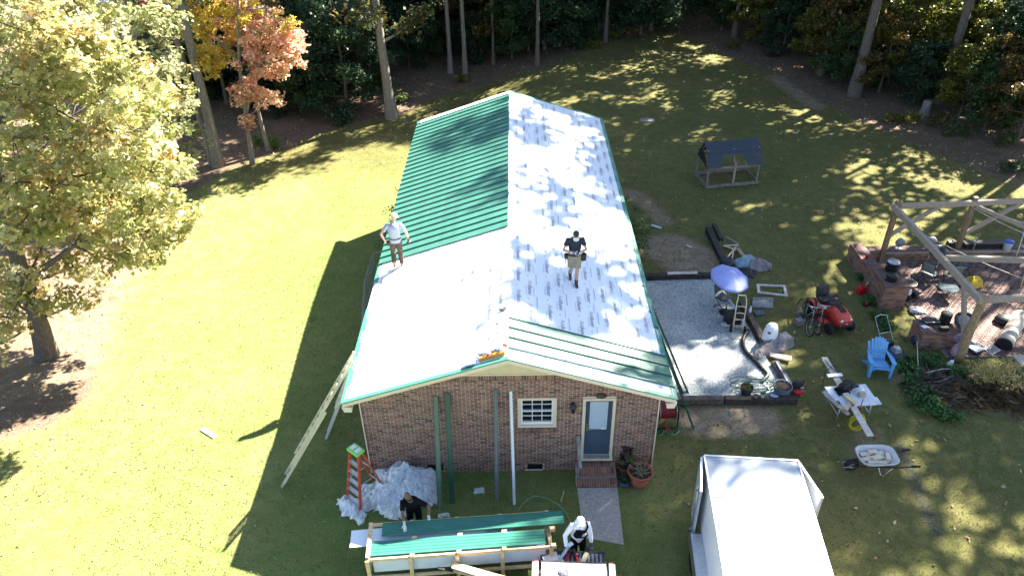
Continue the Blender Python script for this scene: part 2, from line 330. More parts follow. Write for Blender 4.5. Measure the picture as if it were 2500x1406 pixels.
# gravel pad, garden path
def voro(name, cols, scale, rough=.85, bump=.8):
    m, n, l, b = nodes(name); tc = n.new('ShaderNodeTexCoord'); vo = n.new('ShaderNodeTexVoronoi'); vo.inputs['Scale'].default_value = scale; l.new(tc.outputs['Object'], vo.inputs['Vector'])
    sp = n.new('ShaderNodeSeparateColor'); l.new(vo.outputs['Color'], sp.inputs[0]); r = n.new('ShaderNodeValToRGB'); e = r.color_ramp.elements
    while len(e) < len(cols): e.new(.5)
    for i, cc in enumerate(cols): e[i].position = i/(len(cols)-1); e[i].color = (*cc, 1)
    l.new(sp.outputs[0], r.inputs[0])
    no = n.new('ShaderNodeTexNoise'); no.inputs['Scale'].default_value = .9; no.inputs['Detail'].default_value = 5; l.new(tc.outputs['Object'], no.inputs['Vector'])
    r2 = n.new('ShaderNodeValToRGB'); r2.color_ramp.elements[0].position = .3; r2.color_ramp.elements[0].color = (.65, .65, .66, 1); r2.color_ramp.elements[1].position = .7; r2.color_ramp.elements[1].color = (1.15, 1.12, 1.05, 1); l.new(no.outputs[0], r2.inputs[0])
    mx = n.new('ShaderNodeMixRGB'); mx.blend_type = 'MULTIPLY'; mx.inputs[0].default_value = 1; l.new(r.outputs[0], mx.inputs[1]); l.new(r2.outputs[0], mx.inputs[2])
    l.new(mx.outputs[0], b.inputs['Base Color']); b.inputs['Roughness'].default_value = rough
    bp = n.new('ShaderNodeBump'); bp.inputs['Strength'].default_value = bump; bp.inputs['Distance'].default_value = .03; l.new(vo.outputs['Distance'], bp.inputs['Height']); bp.invert = True; l.new(bp.outputs[0], b.inputs['Normal']); return m
m_gravel = voro('gravel', [(.19, .22, .22), (.42, .46, .45), (.29, .33, .33), (.6, .63, .61), (.36, .41, .41)], 26)
def sheet(P, z0, step, zf=.02, thick=.05):
    P = np.array(P); mb = MB(); n = len(P); top = [(x, y, float(tz(x, y))+zf+z0) for x, y in P]
    mb.poly([(a, b2, c-thick) for a, b2, c in top], (0, 0, thick)); return mb
struct('gravel_pad', sheet(PADP, .045, .3), m_gravel)
x = rng.uniform(3.9, 9, 30000); y = rng.uniform(2.5, 10, 30000); k = inside_dist(x, y, PADP) > .03; x = x[k]; y = y[k]; n_ = len(x)
s = rng.uniform(.011, .026, n_); p = np.c_[x, y, np.full(n_, .068)]; a = rng.uniform(0, 6.28, n_)
v = np.stack([p+np.c_[np.cos(a+t)*s, np.sin(a+t)*s, -s*.2] for t in (0, 2.1, 4.2)]+[p+np.c_[rng.normal(0, .3, (n_, 2))*s[:, None], s*.8]], 1).reshape(-1, 3)
o = np.arange(n_)[:, None]*4; f = np.stack([o+np.array([[0, 1, 3]]), o+np.array([[1, 2, 3]]), o+np.array([[2, 0, 3]])], 1).reshape(-1, 3)
c = np.array([(.2, .225, .225), (.42, .46, .45), (.31, .35, .35), (.62, .65, .63), (.5, .49, .44)])[rng.integers(0, 5, n_)]*rng.uniform(.8, 1.2, (n_, 1))
m_stone = leafmat('gravel_stone', 0., .85)
tag(link('gravel', npmesh('gravel', v, f, m_stone, np.repeat(c, 3, 0)), ), 'loose blue grey gravel stones on the pad', 'gravel', kind='stuff')
struct('garden_path', sheet(PATHP, .0, .3, .022), M('exposed_concrete', (.40, .36, .32), .9, .25, 22, .4))
# ================================================================ house
house = thing('brick_house', 'single storey red brick house with half finished green metal roof', 'house', (0, 0, 0))
m_under = M('roof_underlayment', (.78, .81, .84), .55, .04, 3, .12, stretch=(30, 1, 1)); m_deck = M('roof_sheathing', (.45, .33, .2), .8, .2, 6)
m_print = M('dark_print', (.36, .37, .39), .7, .1, 6); m_line = M('blue_grey_print', (.42, .48, .56), .7, .1, 6)
def greenmat(name, rgb=(.048, .165, .125), rough=.4):
    m = M(name, rgb, rough, .10, 2.5, spec=.5); return m
m_green = greenmat('green_metal'); m_gdark = greenmat('dark_green_metal', (.012, .075, .05), .35); m_gflash = greenmat('green_trim', (.06, .23, .165), .38)
def rng_open(): return 0
# openings in the front wall, read off the wall plane
dx0, dx1, dz0, dz1 = wl(1417, 1108).x, wl(1507, 972).x-.02, .46, 2.66
wx0, wx1, wz0, wz1 = wl(1264, 1000).x, wl(1359, 1000).x, 1.66, 2.70
vents = [(-2.31, -1.86, .03, .27), (.45, .88, .05, .25)]
opens = [(dx0, dx1, dz0, dz1), (wx0, wx1, wz0-.1, wz1)]+vents
wall = MB(); zs = 3.0
xs = sorted({-HW, HW, *[o[0] for o in opens], *[o[1] for o in opens]})
for a, b2 in zip(xs, xs[1:]):
    cuts = sorted((o[2], o[3]) for o in opens if o[0] < (a+b2)/2 < o[1]); z = -.35
    for lo, hi in cuts+[(zs, zs)]:
        if lo > z: wall.box(((a+b2)/2, .11, (z+lo)/2), (b2-a, .2, lo-z))
        z = hi
wall.poly([(-HW, .01, zs), (HW, .01, zs), (HW, .01, rz_(HW)-.06), (0, .01, HR-.06), (-HW, .01, rz_(HW)-.06)], (0, .2, 0))
YB = 17.2
for s in (-1, 1): wall.box((s*(HW-.1), YB/2+.1, 1.), (.2, YB-.25, 4.2))
wall.poly([(-HW, YB, -1.4), (HW, YB, -1.4), (HW, YB, rz_(HW)-.06), (0, YB, HR-.06), (-HW, YB, rz_(HW)-.06)], (0, .2, 0))
m_sidewall = M('side_brick_wall', (.15, .075, .055), .9, .4, 12, .3)
wobj = part('wall', wall, m_mortar, house)
# bricks: 300 singly, the rest in one piece
BL, BH, BP = .187, .0505, .0677
full = MB().box((0, 0, 0), (BL, .05, BH)).mesh('brick', m_brick)
singles, rest, soldier = [], [], []
for k in range(-3, 49):
    z0 = k*BP; zc = z0+BH/2
    xl = (HR-.2-(z0+BH))/SL; lim = min(HW, xl)
    if lim < .1: continue
    iv = [(-lim, lim)]
    for o in opens:
        if o[2]-.03 < zc < o[3]+.02:
            nv = []
            for a, b2 in iv:
                if o[0] > a and o[1] < b2: nv += [(a, o[0]-.008), (o[1]+.008, b2)]
                else: nv.append((a, b2))
            iv = nv
    for a, b2 in iv:
        x = math.floor((a+HW)/.203)*.203-HW+(k % 2)*.1015-.203
        while x < b2:
            l0, l1 = max(a, x), min(b2, x+BL)
            if l1-l0 > .035: (singles if abs(l1-l0-BL) < 1e-3 and 3.25 > zc > 1.6 else rest).append(((l0+l1)/2, zc, l1-l0))
            x += .203
random.shuffle(singles)
for x, z, l in singles[:300]:
    o = link('brick', full, wobj); o.location = (x, .021+random.uniform(-.002, .003), z)
# soldier course under the gable siding and the rowlock sill of the window
SZ = 3.40; xl = (HR-.2-SZ)/SL+.2; n = int(2*xl/.0677)
mv = []; 
for i in range(n+1): soldier.append((-xl+i*.0677, .021, SZ, .057, .05, .2))
for i in range(int((wx1-wx0+.04)/.0677)): soldier.append((wx0+.02+i*.0677, -.01, wz0-.085, .057, .1, .13))
def boxmass(name, L, parent, m):
    mb = MB(); cols = []
    for x, y, z, a, b2, h in L: mb.box((x, y, z), (a, b2, h)); cols += [random.random()]*6
    me = npmesh(name, np.array(mb.v), np.array(mb.f), m, np.repeat(np.array(cols)[:, None], 3, 1)); return link(name, me, parent)
r = boxmass('brickwork', [(x, .021+random.uniform(-.002, .003), z, l, .05, BH) for x, z, l in singles[300:]+rest if not (abs(z-SZ) < .118 and abs(x) < xl)]+soldier, wobj, m_brick2); tag(r, kind='stuff')
sw = MB()
for s in (-1, 1): sw.box((s*(HW+.004), YB/2+.06, 1.), (.012, YB-.06, 4.1))
part('side_cladding', sw, m_sidewall, house)
cb = MB()
for s in (-1, 1): cb.box((s*(HW+.012), -.012, 1.5), (.03, .05, 3.05))
part('corner_trim', cb, m_cream, house)
# gable siding: lapped boards, cream soffit and fascia
gs = part('gable', MB().poly([(-2.9, -.004, 3.5), (2.9, -.004, 3.5), (0, -.004, HR-.08)], (0, .01, 0)), m_cream, house)
z = 3.53
while z < HR-.1:
    hw = (HR-.05-z)/SL
    lap = MB(); h2 = min(.115, HR-.04-z); hw2 = max(.02, (HR-.05-z-h2)/SL)
    lap.add([(-hw, -.03, z), (hw, -.03, z), (hw2, -.010, z+h2), (-hw2, -.010, z+h2), (-hw, -.006, z), (hw, -.006, z)], [(0, 1, 2, 3), (0, 4, 5, 1)]); part('siding_board', lap, m_siding, gs); z += .1
part('frieze_board', MB().box((0, -.02, 3.515), (6.0, .05, .045)), m_cream, gs)
fb = MB()
T = .03
for s in (-1, 1):
    for yy in (-OH, LB-.03): fb.poly([(0, yy, HR-.035), (s*WE, yy, rz_(WE)-.035), (s*WE, yy, rz_(WE)-.14), (0, yy, HR-.14)], (0, .03, 0))
    fb.poly([(s*(WE-.03), -OH+.031, rz_(WE)-.035), (s*WE, -OH+.031, rz_(WE)-.035), (s*WE, -OH+.031, rz_(WE)-.2), (s*(WE-.03), -OH+.031, rz_(WE)-.2)], (0, LB+OH-.062, 0))
part('fascia', fb, m_cream, house)
sf = MB()
for s in (-1, 1):
    sf.poly([(0, -OH+.03, HR-.13), (s*(WE-.03), -OH+.03, rz_(WE-.03)-.13), (s*(WE-.03), -OH+.03, rz_(WE-.03)-.11), (0, -OH+.03, HR-.11)], (0, OH-.05, 0))
    sf.box((s*(HW+WE)/2, YB/2, rz_(WE)-.19), (WE-HW-.06, YB, .015))
part('soffit', sf, m_cream, house)
for s in (-1, 1):
    part('eave_return', MB().poly([(s*(HW+.03), -OH-.004, rz_(WE)-.14), (s*(WE+.03), -OH-.004, rz_(WE)-.13), (s*(WE-.02), -OH-.004, rz_(WE)-.30), (s*(HW+.05), -OH-.004, rz_(WE)-.30)], (0, OH-.05, 0)), m_cream, house)
# ---- roof
CA = math.sqrt(1+SL*SL); N_ = {s: Vector((s*SL, 0, 1))/CA for s in (-1, 1)}
def rs(s, u, y, off=0):                              # u metres down the slope from the ridge
    x = s*u/CA; return Vector((x, y, HR-SL*abs(x)))+N_[s]*off
UE = WE*CA
roof = part('roof', MB().poly([rs(-1, UE, -OH+.01, -.034), rs(1, 0, -OH+.01, -.034), rs(1, UE, -OH+.01, -.034), rs(1, UE, -OH+.01, -.004), rs(1, 0, -OH+.01, -.004), rs(-1, UE, -OH+.01, -.004)], (0, LB+OH-.02, 0)), m_deck, house)
NS = 5; EX = UE/NS
for s in (-1, 1):
    for i in range(NS):
        u1 = UE-i*EX-.004; u0 = max(0.0, u1-EX-.12); mb = MB(); ph = random.random()*6
        def fn(a, b2):
            y = -OH+.012+b2*(LB+OH-.024); u = u0+a*(u1-u0)
            return rs(s, u, y, .001+.009*a+.0035*math.sin(y*1.7+ph)*math.sin(u*2.2+ph*2)*math.sin(math.pi*a)+.004*abs(math.sin(y*.41+ph))*math.sin(math.pi*a))
        mb.grid(fn, 4, 90); part('underlayment_strip', mb, m_under, roof)
# printed words
def textmesh(body, size, shear=.15, off=0.0):
    cu = bpy.data.curves.new('t', 'FONT'); cu.body = body; cu.size = size; cu.shear = shear; cu.resolution_u = 1; cu.align_x = 'LEFT'; cu.offset = off
    ob = bpy.data.objects.new('t', cu); C.objects.link(ob); dg = bpy.context.evaluated_depsgraph_get(); m = bpy.data.meshes.new_from_object(ob.evaluated_get(dg))
    v = np.array([q.co[:2] for q in m.vertices]); f = [tuple(p.vertices) for p in m.polygons]; C.objects.unlink(ob); bpy.data.objects.remove(ob); bpy.data.curves.remove(cu); bpy.data.meshes.remove(m); return v, f
tv1, tf1 = textmesh('Felt', .165); tv2, tf2 = textmesh('Buster', .165, .15, .004); w1 = tv1[:, 0].max()+.004; tv2[:, 0] += w1; TW = tv2[:, 0].max()
let, lin = MB(), MB()
YEDGE = (rp(925, 655, -1).y+rp(1240, 568, -1).y)/2
def word(s, u, y, dr):
    # dr=+1: reads towards the back of the house, -1: towards the front
    for tv, tf in ((tv1, tf1), (tv2, tf2)):
        let.add([rs(s, u+(-q[1] if s*dr < 0 else q[1])*(1 if True else 1)*s*s, y+dr*q[0], .0165) if False else rs(s, u-dr*s*q[1]*-1*-1, y+dr*q[0], .0165) for q in tv], tf)
    lin.bar(rs(s, u+dr*s*.06, y+dr*(w1+.05), .0165), rs(s, u+dr*s*.06, y+dr*TW, .0165), .012, .001, N_[s])
for s in (-1, 1):
    for i in range(NS):
        ue = UE-i*EX; dr = 1 if i in (0, 1) else -1
        for j, uu in enumerate((ue-.30, ue-.62)):
            y = -OH+.25+(i*.37+j*.55) % 1.1
            while y < LB-.8:
                if s == 1 or y < YEDGE+.3: word(s, uu, y if dr > 0 else y+TW, dr)
                yy = y+TW+.22
                if s == 1 or y < YEDGE: lin.bar(rs(s, uu, yy-.03, .0165), rs(s, uu, yy+.02, .0165), .03, .001, N_[s])
                y += 1.12
        y = -OH+.1+(i*.5) % 1
        while y < LB-.8:
            if s == 1 or y < YEDGE: lin.bar(rs(s, ue-.06, y, .0165), rs(s, ue-.06, y+.52, .0165), .024, .001, N_[s])
            if s == 1: lin.bar(rs(s, ue-.14, y+.5, .0165), rs(s, ue-.14, y+.95, .0165), .012, .001, N_[s])
            y += 1.12
tag(part('printed_lettering', let, m_print, roof), kind='stuff'); tag(part('printed_line', lin, m_line, roof), kind='stuff')
# standing seam panels
PW = .398
def panel(s, u1):
    prof = [(0, .002), (0, .046), (.020, .048), (.020, .002)]
    for q in (.07, .14, .21, .28, .35): prof += [(q-.011, .002), (q, .0045), (q+.011, .002)]
    prof += [(PW-.001, .002)]
    mb = MB(); vs = [rs(s, u, y, .017+h) for u in (.012, u1) for y, h in prof]; n = len(prof)
    mb.add(vs, [(j, j+1, n+j+1, n+j) for j in range(n-1)]); return mb.mesh('metal_panel', m_green)
pl, pr = panel(-1, UE+.03), panel(1, UE+.03)
y = LB-.42-PW; n = 0
while y > YEDGE-.1:
    o = link('metal_panel', pl, roof); o.location.y = y; y -= PW; n += 1
yr = rp(1243, 852, 1).y
for i in range(3): o = link('metal_panel', pr, roof); o.location.y = yr+.02+i*PW
o = link('panel_rib', MB().bar(rs(1, .012, yr+.028+3*PW, .034), rs(1, UE+.03, yr+.028+3*PW, .034), .016, .034, N_[1]).mesh('panel_rib', m_green), roof)
o = link('panel_rib', MB().bar(rs(-1, .012, LB-.415, .034), rs(-1, UE+.03, LB-.415, .034), .016, .034, N_[-1]).mesh('panel_rib', m_green), roof)
# green edge trims with screws
for s in (-1, 1):
    segs = [(-OH, LB)] if s == 1 else [(-OH, 3.3), (4.6, LB)]
    for a, b2 in segs:
        mb = MB(); mb.poly([rs(s, UE-.12, a, .013), rs(s, UE+.035, a, .013), rs(s, UE+.035, a, -.05), rs(s, UE+.03, a, -.05), rs(s, UE+.03, a, .0105), rs(s, UE-.12, a, .0105)], (0, b2-a, 0)); part('eave_trim', mb, m_gflash, roof)
    for yy, d in ((-OH-.012, 1), (LB+.012, -1)):
        if d < 0 and s < 0: continue
        mb = MB(); mb.poly([rs(s, .0, yy, .0155), rs(s, .0, yy+d*.12, .0155), rs(s, .0, yy+d*.12, .013), rs(s, 0, yy, .013)], rs(s, UE+.03, 0)-rs(s, 0, 0))
        mb.poly([rs(s, .0, yy, .0155), rs(s, .0, yy-d*.004, .0155), rs(s, .0, yy-d*.004, -.02), rs(s, 0, yy, -.02)], rs(s, UE+.03, 0)-rs(s, 0, 0)); part('rake_trim', mb, m_gflash, roof)
for i in range(9):
    q = rs(1, .5+i*.45, -OH+.05, .017); part('screw', MB().cyl(q, q+N_[1]*.006, .014, n=8), m_steel, roof)
# ---- door
door = thing('x', 'x', 'x'); bpy.data.objects.remove(door)
m_door = M('blue_grey_door', (.055, .085, .125), .45, .1, 3); m_blind = M('pale_blind_glass', (.42, .50, .58), .12, .04, 2); m_brass = M('brass', (.6, .45, .15), .3, .1, 5, metal=.9)
fr = MB(); t = .075
fr.box((dx0+t/2, .04, (.56+dz1)/2), (t, .14, dz1-.56)); fr.box((dx1-t/2, .04, (.56+dz1)/2), (t, .14, dz1-.56)); fr.box(((dx0+dx1)/2, .04, dz1-t/2), (dx1-dx0-2*t, .139, t))
fr.box(((dx0+dx1)/2, -.03, .53), (dx1-dx0+.02, .22, .06))
a, b2 = dx0+t, dx1-t; za, zb = .57, dz1-t
dr_ = part('door', MB().box(((a+b2)/2, .07, (za+zb)/2), (b2-a-.008, .045, zb-za-.008)), m_door, house, .004); part('door_frame', fr, m_cream, dr_)
w = b2-a; pn = MB()
for s in (-1, 1):
    pn.box(((a+b2)/2+s*w*.19, .044, za+.42), (w*.28, .012, .48))
part('door_panel', pn, m_door, dr_, .012)
part('door_glass', MB().box(((a+b2)/2, .043, zb-.58), (w*.68, .014, .98)), m_blind, dr_)
lf = MB(); cx, cz, hw, hh = (a+b2)/2, zb-.58, w*.36, .52
for q, d in (((cx-hw, .04, cz), (.03, .03, 2*hh)), ((cx+hw, .04, cz), (.03, .03, 2*hh)), ((cx, .04, cz-hh), (2*hw+.03, .03, .03)), ((cx, .04, cz+hh), (2*hw+.03, .03, .03))): lf.box(q, d)
part('glass_bead', lf, m_door, dr_); part('window_sticker', MB().box((cx+w*.22, .035, cz-hh+.05), (.13, .004, .05)), m_white, dr_)
hd = MB(); hd.box((a+.07, .035, za+.98), (.05, .02, .16)); hd.bar((a+.07, .0, za+.96), (a+.19, .0, za+.97), .02, .02); hd.cyl((a+.07, .04, za+1.14), (a+.07, .02, za+1.14), .03, n=10); part('handle', hd, m_brass, dr_)
part('threshold', MB().box(((a+b2)/2, -.05, .545), (b2-a, .12, .05)), m_greyw, dr_)
# ---- window: six over six
win = part('window', MB().box(((wx0+wx1)/2, .13, (wz0+wz1)/2), (wx1-wx0-.1, .02, wz1-wz0-.1)), m_black, house)
f1 = MB(); tt = .075
for x in (wx0+tt/2, wx1-tt/2): f1.box((x, .03, (wz0+wz1)/2), (tt, .11, wz1-wz0))
f1.box(((wx0+wx1)/2, .03, wz0+tt/2), (wx1-wx0-2*tt, .109, tt)); f1.box(((wx0+wx1)/2, .03, wz1-tt/2), (wx1-wx0-2*tt, .109, tt)); part('window_frame', f1, m_cream, win)
sx0, sx1, sz0, sz1 = wx0+tt, wx1-tt, wz0+tt, wz1-tt; f2 = MB(); q = .05
for x in (sx0+q/2, sx1-q/2): f2.box((x, .06, (sz0+sz1)/2), (q, .06, sz1-sz0))
zm = (sz0+sz1)/2+.02
for z, h in ((sz0+.04, .08), (zm, .035), (sz1-.02, .04)): f2.box(((sx0+sx1)/2, .058, z), (sx1-sx0-2*q, .055, h))
part('sash', f2, m_white, win); mu = MB()
gx0, gx1 = sx0+q, sx1-q
for i in (1, 2): mu.box((gx0+(gx1-gx0)*i/3, .07, (sz0+sz1)/2), (.017, .03, sz1-sz0-.06))
for z in ((sz0+.08+zm)/2, (zm+sz1)/2): mu.box(((gx0+gx1)/2, .0705, z), (gx1-gx0, .026, .017))
part('muntin', mu, m_white, win)
for i in range(3):
    for za_, zb_ in ((sz0+.08, (sz0+.08+zm)/2), ((sz0+.08+zm)/2, zm), (zm, (zm+sz1)/2), ((zm+sz1)/2, sz1-.04)):
        part('pane', MB().box((gx0+(gx1-gx0)*(i+.5)/3, .082+random.uniform(0, .002), (za_+zb_)/2), ((gx1-gx0)/3-.017, .005, zb_-za_-.01)), m_glass, win)
for v_ in vents:
    vo = part('crawl_vent', MB().box(((v_[0]+v_[1])/2, .09, (v_[2]+v_[3])/2), (v_[1]-v_[0], .02, v_[3]-v_[2])), m_black, house); sm = MB()
    for x in (v_[0]+.02, v_[1]-.02): sm.box((x, .02, (v_[2]+v_[3])/2), (.035, .05, v_[3]-v_[2]))
    for z in (v_[2]+.015, v_[3]-.015): sm.box(((v_[0]+v_[1])/2, .02, z), (v_[1]-v_[0]-.075, .049, .03))
    for i in range(1, 5): sm.box(((v_[0]+v_[1])/2, .04, v_[2]+(v_[3]-v_[2])*i/5), (v_[1]-v_[0]-.075, .03, .012))
    part('louvre', sm, m_dark, vo)
# ---- wall lantern, oval plaque, dried wreath, scroll bracket
c = wl(1399, 988); lt = part('wall_lantern', MB().lathe([(.015, .16), (.03, .15), (.09, .07), (.095, .05), (.07, .04), (.05, -.12), (.03, -.15), (.012, -.19)], c+Vector((0, -.14, 0)), 8), m_dark, house)
part('lantern_arm', MB().bar(c+Vector((0, .0, .02)), c+Vector((0, -.1, .1)), .02, .02).box(c+Vector((0, -.005, 0)), (.08, .02, .2)), m_dark, lt)
part('lantern_glass', MB().lathe([(.068, .035), (.051, -.11)], c+Vector((0, -.14, 0)), 8, sx=.99, sy=.99), m_glass, lt)
c = wl(1468, 965); pq = part('plaque', MB().lathe([(.14, 0), (.14, .02), (.12, .03)], c+Vector((0, .0, 0)), 20, Matrix.Rotation(math.pi/2, 3, 'X'), 1, .62), m_dark, house)
dg = MB()
for i in range(3): dg.tube([c+Vector((-.055+.055*i+.018*math.cos(t_), -.034, .03*math.sin(t_))) for t_ in [k*.7 for k in range(9)]], .006, 5)
part('plaque_emblem', dg, m_brass, pq)
c = wl(1332, 1045); sc_ = MB()
for s in (-1, 1):
    for k in range(2): sc_.tube([c+Vector((s*(.05+k*.09+.05*math.cos(t_)*(1-t_/12)), -.05, .0+.04*math.sin(t_)*(1-t_/12))) for t_ in [q*.6 for q in range(12)]], .008, 5)
part('scroll_bracket', sc_, m_dark, house)
# ---- brick steps with a hand rail board
st = part('steps', MB().box((2.31, -.165, .13), (1.06, .33, .40)).box((2.31, -.47, .03), (1.10, .28, .22)), m_mortar, house)
bk = MB().box((0, 0, 0), (.058, .19, .045)).mesh('brick', m_brick); bk2 = MB().box((0, 0, 0), (.058, .05, .10)).mesh('brick', m_brick)
for ytop, z, n, w_ in ((-.115, .335, 16, 1.06), (-.315, .335, 16, 1.06), (-.535, .15, 16, 1.10), (-.37, .15, 0, 0)):
    for i in range(n): o = link('brick', bk, st); o.location = (2.31-w_/2+w_*(i+.5)/n, ytop+(.0 if ytop > -.3 else -.0), z+random.uniform(-.003, .003))
for yy, z, n, w_ in ((-.40, .26, 16, 1.06), (-.61, .075, 16, 1.10), (-.012, .44, 14, .92)):
    for i in range(n): o = link('brick', bk2, st); o.location = (2.31-w_/2+w_*(i+.5)/n, yy+(.0 if yy > -.1 else .0), z)
hr = part('hand_rail', MB().bar(wl(1411, 1062)+Vector((0, -.03, 0)), wl(1417, 1143, -.62), .09, .045), m_greyw, house)
part('rail_post', MB().bar(wl(1417, 1143, -.62)+Vector((-.04, .12, 0)), (1.80, -.5, .0), .05, .05), m_greyw, house)
# ---- side porch railing on the left
rl = part('porch_railing', MB(), m_steel, house); rb = MB()
p0, p1, p2 = gz(932, 617, 1.35), gz(912, 617, 1.35), gz(891, 682, .95); p3 = gz(884, 788, -.0)
pz = [(-4.0, p1.y, p1.z), p1, p2, p3]
rb.tube(pz, .022, 8, smooth=False)
lowz = [Vector(q)-Vector((0, 0, .8)) for q in pz]; rb.tube(lowz, .018, 8, smooth=False)
for a_, b_, nn in ((0, 1, 4), (1, 2, 12), (2, 3, 14)):
    for i in range(nn+1):
        q = Vector(pz[a_]).lerp(Vector(pz[b_]), i/nn); rb.cyl(q, q-Vector((0, 0, .8)), .008, n=5)
m_rail = M('grey_painted_rail', (.20, .24, .28), .45, .1, 5, metal=.4)
rl.data = rb.mesh('porch_railing', m_rail)
dk = MB(); dk.box(((-3.85+p1.x)/2, p1.y-1.3, .2), (abs(p1.x+3.85), 2.6, .5)); dk.box(((-3.85+p2.x)/2, p2.y-1.6, -.2), (abs(p2.x+3.85)-.1, 1.6, .3))
part('porch_slab', dk, M('porch_concrete', (.3, .29, .27), .9, .2, 8, .2), house)
# ================================================================ trees
m_bark = M('grey_bark', (.12, .10, .08), .95, .35, 9, .9, stretch=(3, 3, .6)); m_bark2 = M('pale_bark', (.20, .175, .15), .95, .3, 8, .8, stretch=(3, 3, .6))
m_leaf = leafmat('tree_leaf', .5, .38); m_leafs = leafmat('sunlit_leaf', .62, .34)
def pal(*cs): return np.array(cs)
GREEN = pal((.055, .10, .03), (.08, .13, .035), (.045, .085, .032), (.11, .15, .04), (.07, .115, .045))
DGREEN = pal((.035, .075, .032), (.05, .095, .04), (.042, .08, .048), (.075, .125, .048))
OAK = pal((.38, .41, .14), (.48, .48, .20), (.5, .46, .19), (.46, .38, .16), (.28, .32, .10), (.44, .29, .13), (.52, .51, .27), (.66, .64, .42), (.32, .34, .12), (.2, .22, .07))
PALEG = pal((.30, .33, .15), (.38, .40, .22), (.22, .27, .10), (.42, .42, .26), (.34, .31, .12))
YEL = pal((.72, .56, .10), (.78, .64, .18), (.66, .54, .08), (.7, .5, .12)); ORG = pal((.78, .48, .34), (.82, .56, .44), (.74, .38, .27), (.78, .58, .36), (.7, .32, .24), (.8, .66, .4))
RUST = pal((.16, .10, .03), (.20, .12, .04), (.12, .09, .025), (.09, .085, .02), (.22, .16, .05), (.07, .09, .02)); YGR = pal((.14, .16, .02), (.20, .19, .03), (.10, .13, .02), (.07, .10, .02), (.26, .22, .04))
RED = pal((.38, .06, .07), (.45, .10, .09), (.30, .04, .05))
def leaves(centres, spread, per, size, palette, R, lobed=False, flat=.5, droop=0):
    c = np.repeat(np.asarray(centres), per, 0); n = len(c); sp = np.repeat(np.broadcast_to(spread, (len(centres),)), per)
    d = R.normal(0, 1, (n, 3)); d /= np.linalg.norm(d, axis=1)[:, None]; d *= (R.random(n)**.5)[:, None]; d[:, 2] *= .65
    p = c+d*sp[:, None]
    nm = R.normal(0, 1, (n, 3)); nm[:, 2] = np.abs(nm[:, 2])+flat; nm /= np.linalg.norm(nm, axis=1)[:, None]
    u = np.cross(nm, R.normal(0, 1, (n, 3))); u[:, 2] -= droop; u -= nm*(u*nm).sum(1)[:, None]; u /= np.linalg.norm(u, axis=1)[:, None]+1e-9; w = np.cross(nm, u)
    s = (size*R.lognormal(0, .25, n))[:, None]; u = u*s; w = w*s
    if lobed: pts = [(-.5, 0, 0), (-.22, .10, .03), (-.12, .34, -.04), (.06, .13, .03), (.2, .30, -.05), (.5, 0, -.05), (.2, -.30, -.05), (.06, -.13, .03), (-.12, -.34, -.04), (-.22, -.10, .03)]
    else: pts = [(-.5, 0, -.04), (0, -.32, .05), (.5, 0, -.06), (0, .32, .05)]
    v = np.stack([p+u*a+w*b+nm*s*e for a, b, e in pts], 1).reshape(-1, 3); k = len(pts)
    ct = R.uniform(.7, 1.3, (len(centres), 1)); ci = R.integers(0, len(palette), len(centres))
    cc = np.repeat(palette[ci]*ct, per, 0)*.55+palette[R.integers(0, len(palette), n)]*.45; cc = cc*R.uniform(.75, 1.25, (n, 1))
    return v, np.arange(n*k).reshape(-1, k), cc
def skeleton(R, H, r0, zc, nb, blen, lean=(0, 0), up=.5, sub=3, crook=.12):
    # trunk polyline, branch tubes, twig end points
    mb = MB(); n = 14; pts = []; ang = R.uniform(0, 6.28)
    for i in range(n+1):
        t = i/n; pts.append(Vector((lean[0]*t*H+crook*math.sin(t*5+ang)*t, lean[1]*t*H+crook*math.cos(t*4+ang)*t, t*H)))
    rad = [r0*(1-t/n*.82)+(r0*.55*math.exp(-t*1.8)) for t in range(n+1)]
    mb.tube([pts[0]-Vector((0, 0, .3))]+pts, [rad[0]*1.1]+rad, 10)
    ends = []
    for b in range(nb):
        z = zc[0]+(zc[1]-zc[0])*(b+R.random())/nb; t = min(.97, z/H); i = min(n-1, int(t*n)); p = pts[i].lerp(pts[i+1], t*n-i)
        az = b*2.4+R.uniform(-.5, .5); k = 1-.55*max(0, (t-.55)/.45); L = blen*k*R.uniform(.7, 1.15); q = p.copy(); el = up*R.uniform(.3, 1.2); bp = [q.copy()]; r = rad[i]*.38
        for sgm in range(4):
            d = Vector((math.cos(az)*math.cos(el), math.sin(az)*math.cos(el), math.sin(el))); q = q+d*L/4; bp.append(q.copy()); az += R.uniform(-.35, .35); el += R.uniform(-.25, .2)
            if sgm > 0:
                for _ in range(sub):
                    a2 = az+R.uniform(-1.3, 1.3); e2 = el+R.uniform(-.5, .5); l2 = L*.28*R.uniform(.6, 1.3); e = q+Vector((math.cos(a2)*math.cos(e2), math.sin(a2)*math.cos(e2), math.sin(e2)))*l2
                    mb.tube([q, q.lerp(e, .5)+Vector((0, 0, .05)), e], [r*.3, r*.2, r*.08], 4); ends += [tuple(q.lerp(e, .55)), tuple(e)]
        mb.tube(bp, [r*(1-.8*j/4) for j in range(5)], 6); ends.append(tuple(q))
    return mb, np.array(ends)
PRO = {}
def proto(key, seed, H, r0, zc, nb, blen, per, size, palette, spread, bark, **kw):
    R = np.random.default_rng(seed); lk = {k: kw.pop(k) for k in ('lobed', 'flat', 'droop') if k in kw}
    mb, ends = skeleton(R, H, r0, zc, nb, blen, **kw); tm = mb.mesh('trunk', bark)
    v, f, c = leaves(ends, np.full(len(ends), spread)*R.uniform(.6, 1.3, len(ends)), per, size, palette, R, **lk)
    PRO[key] = (tm, npmesh('crown', v, f, m_leaf, c))
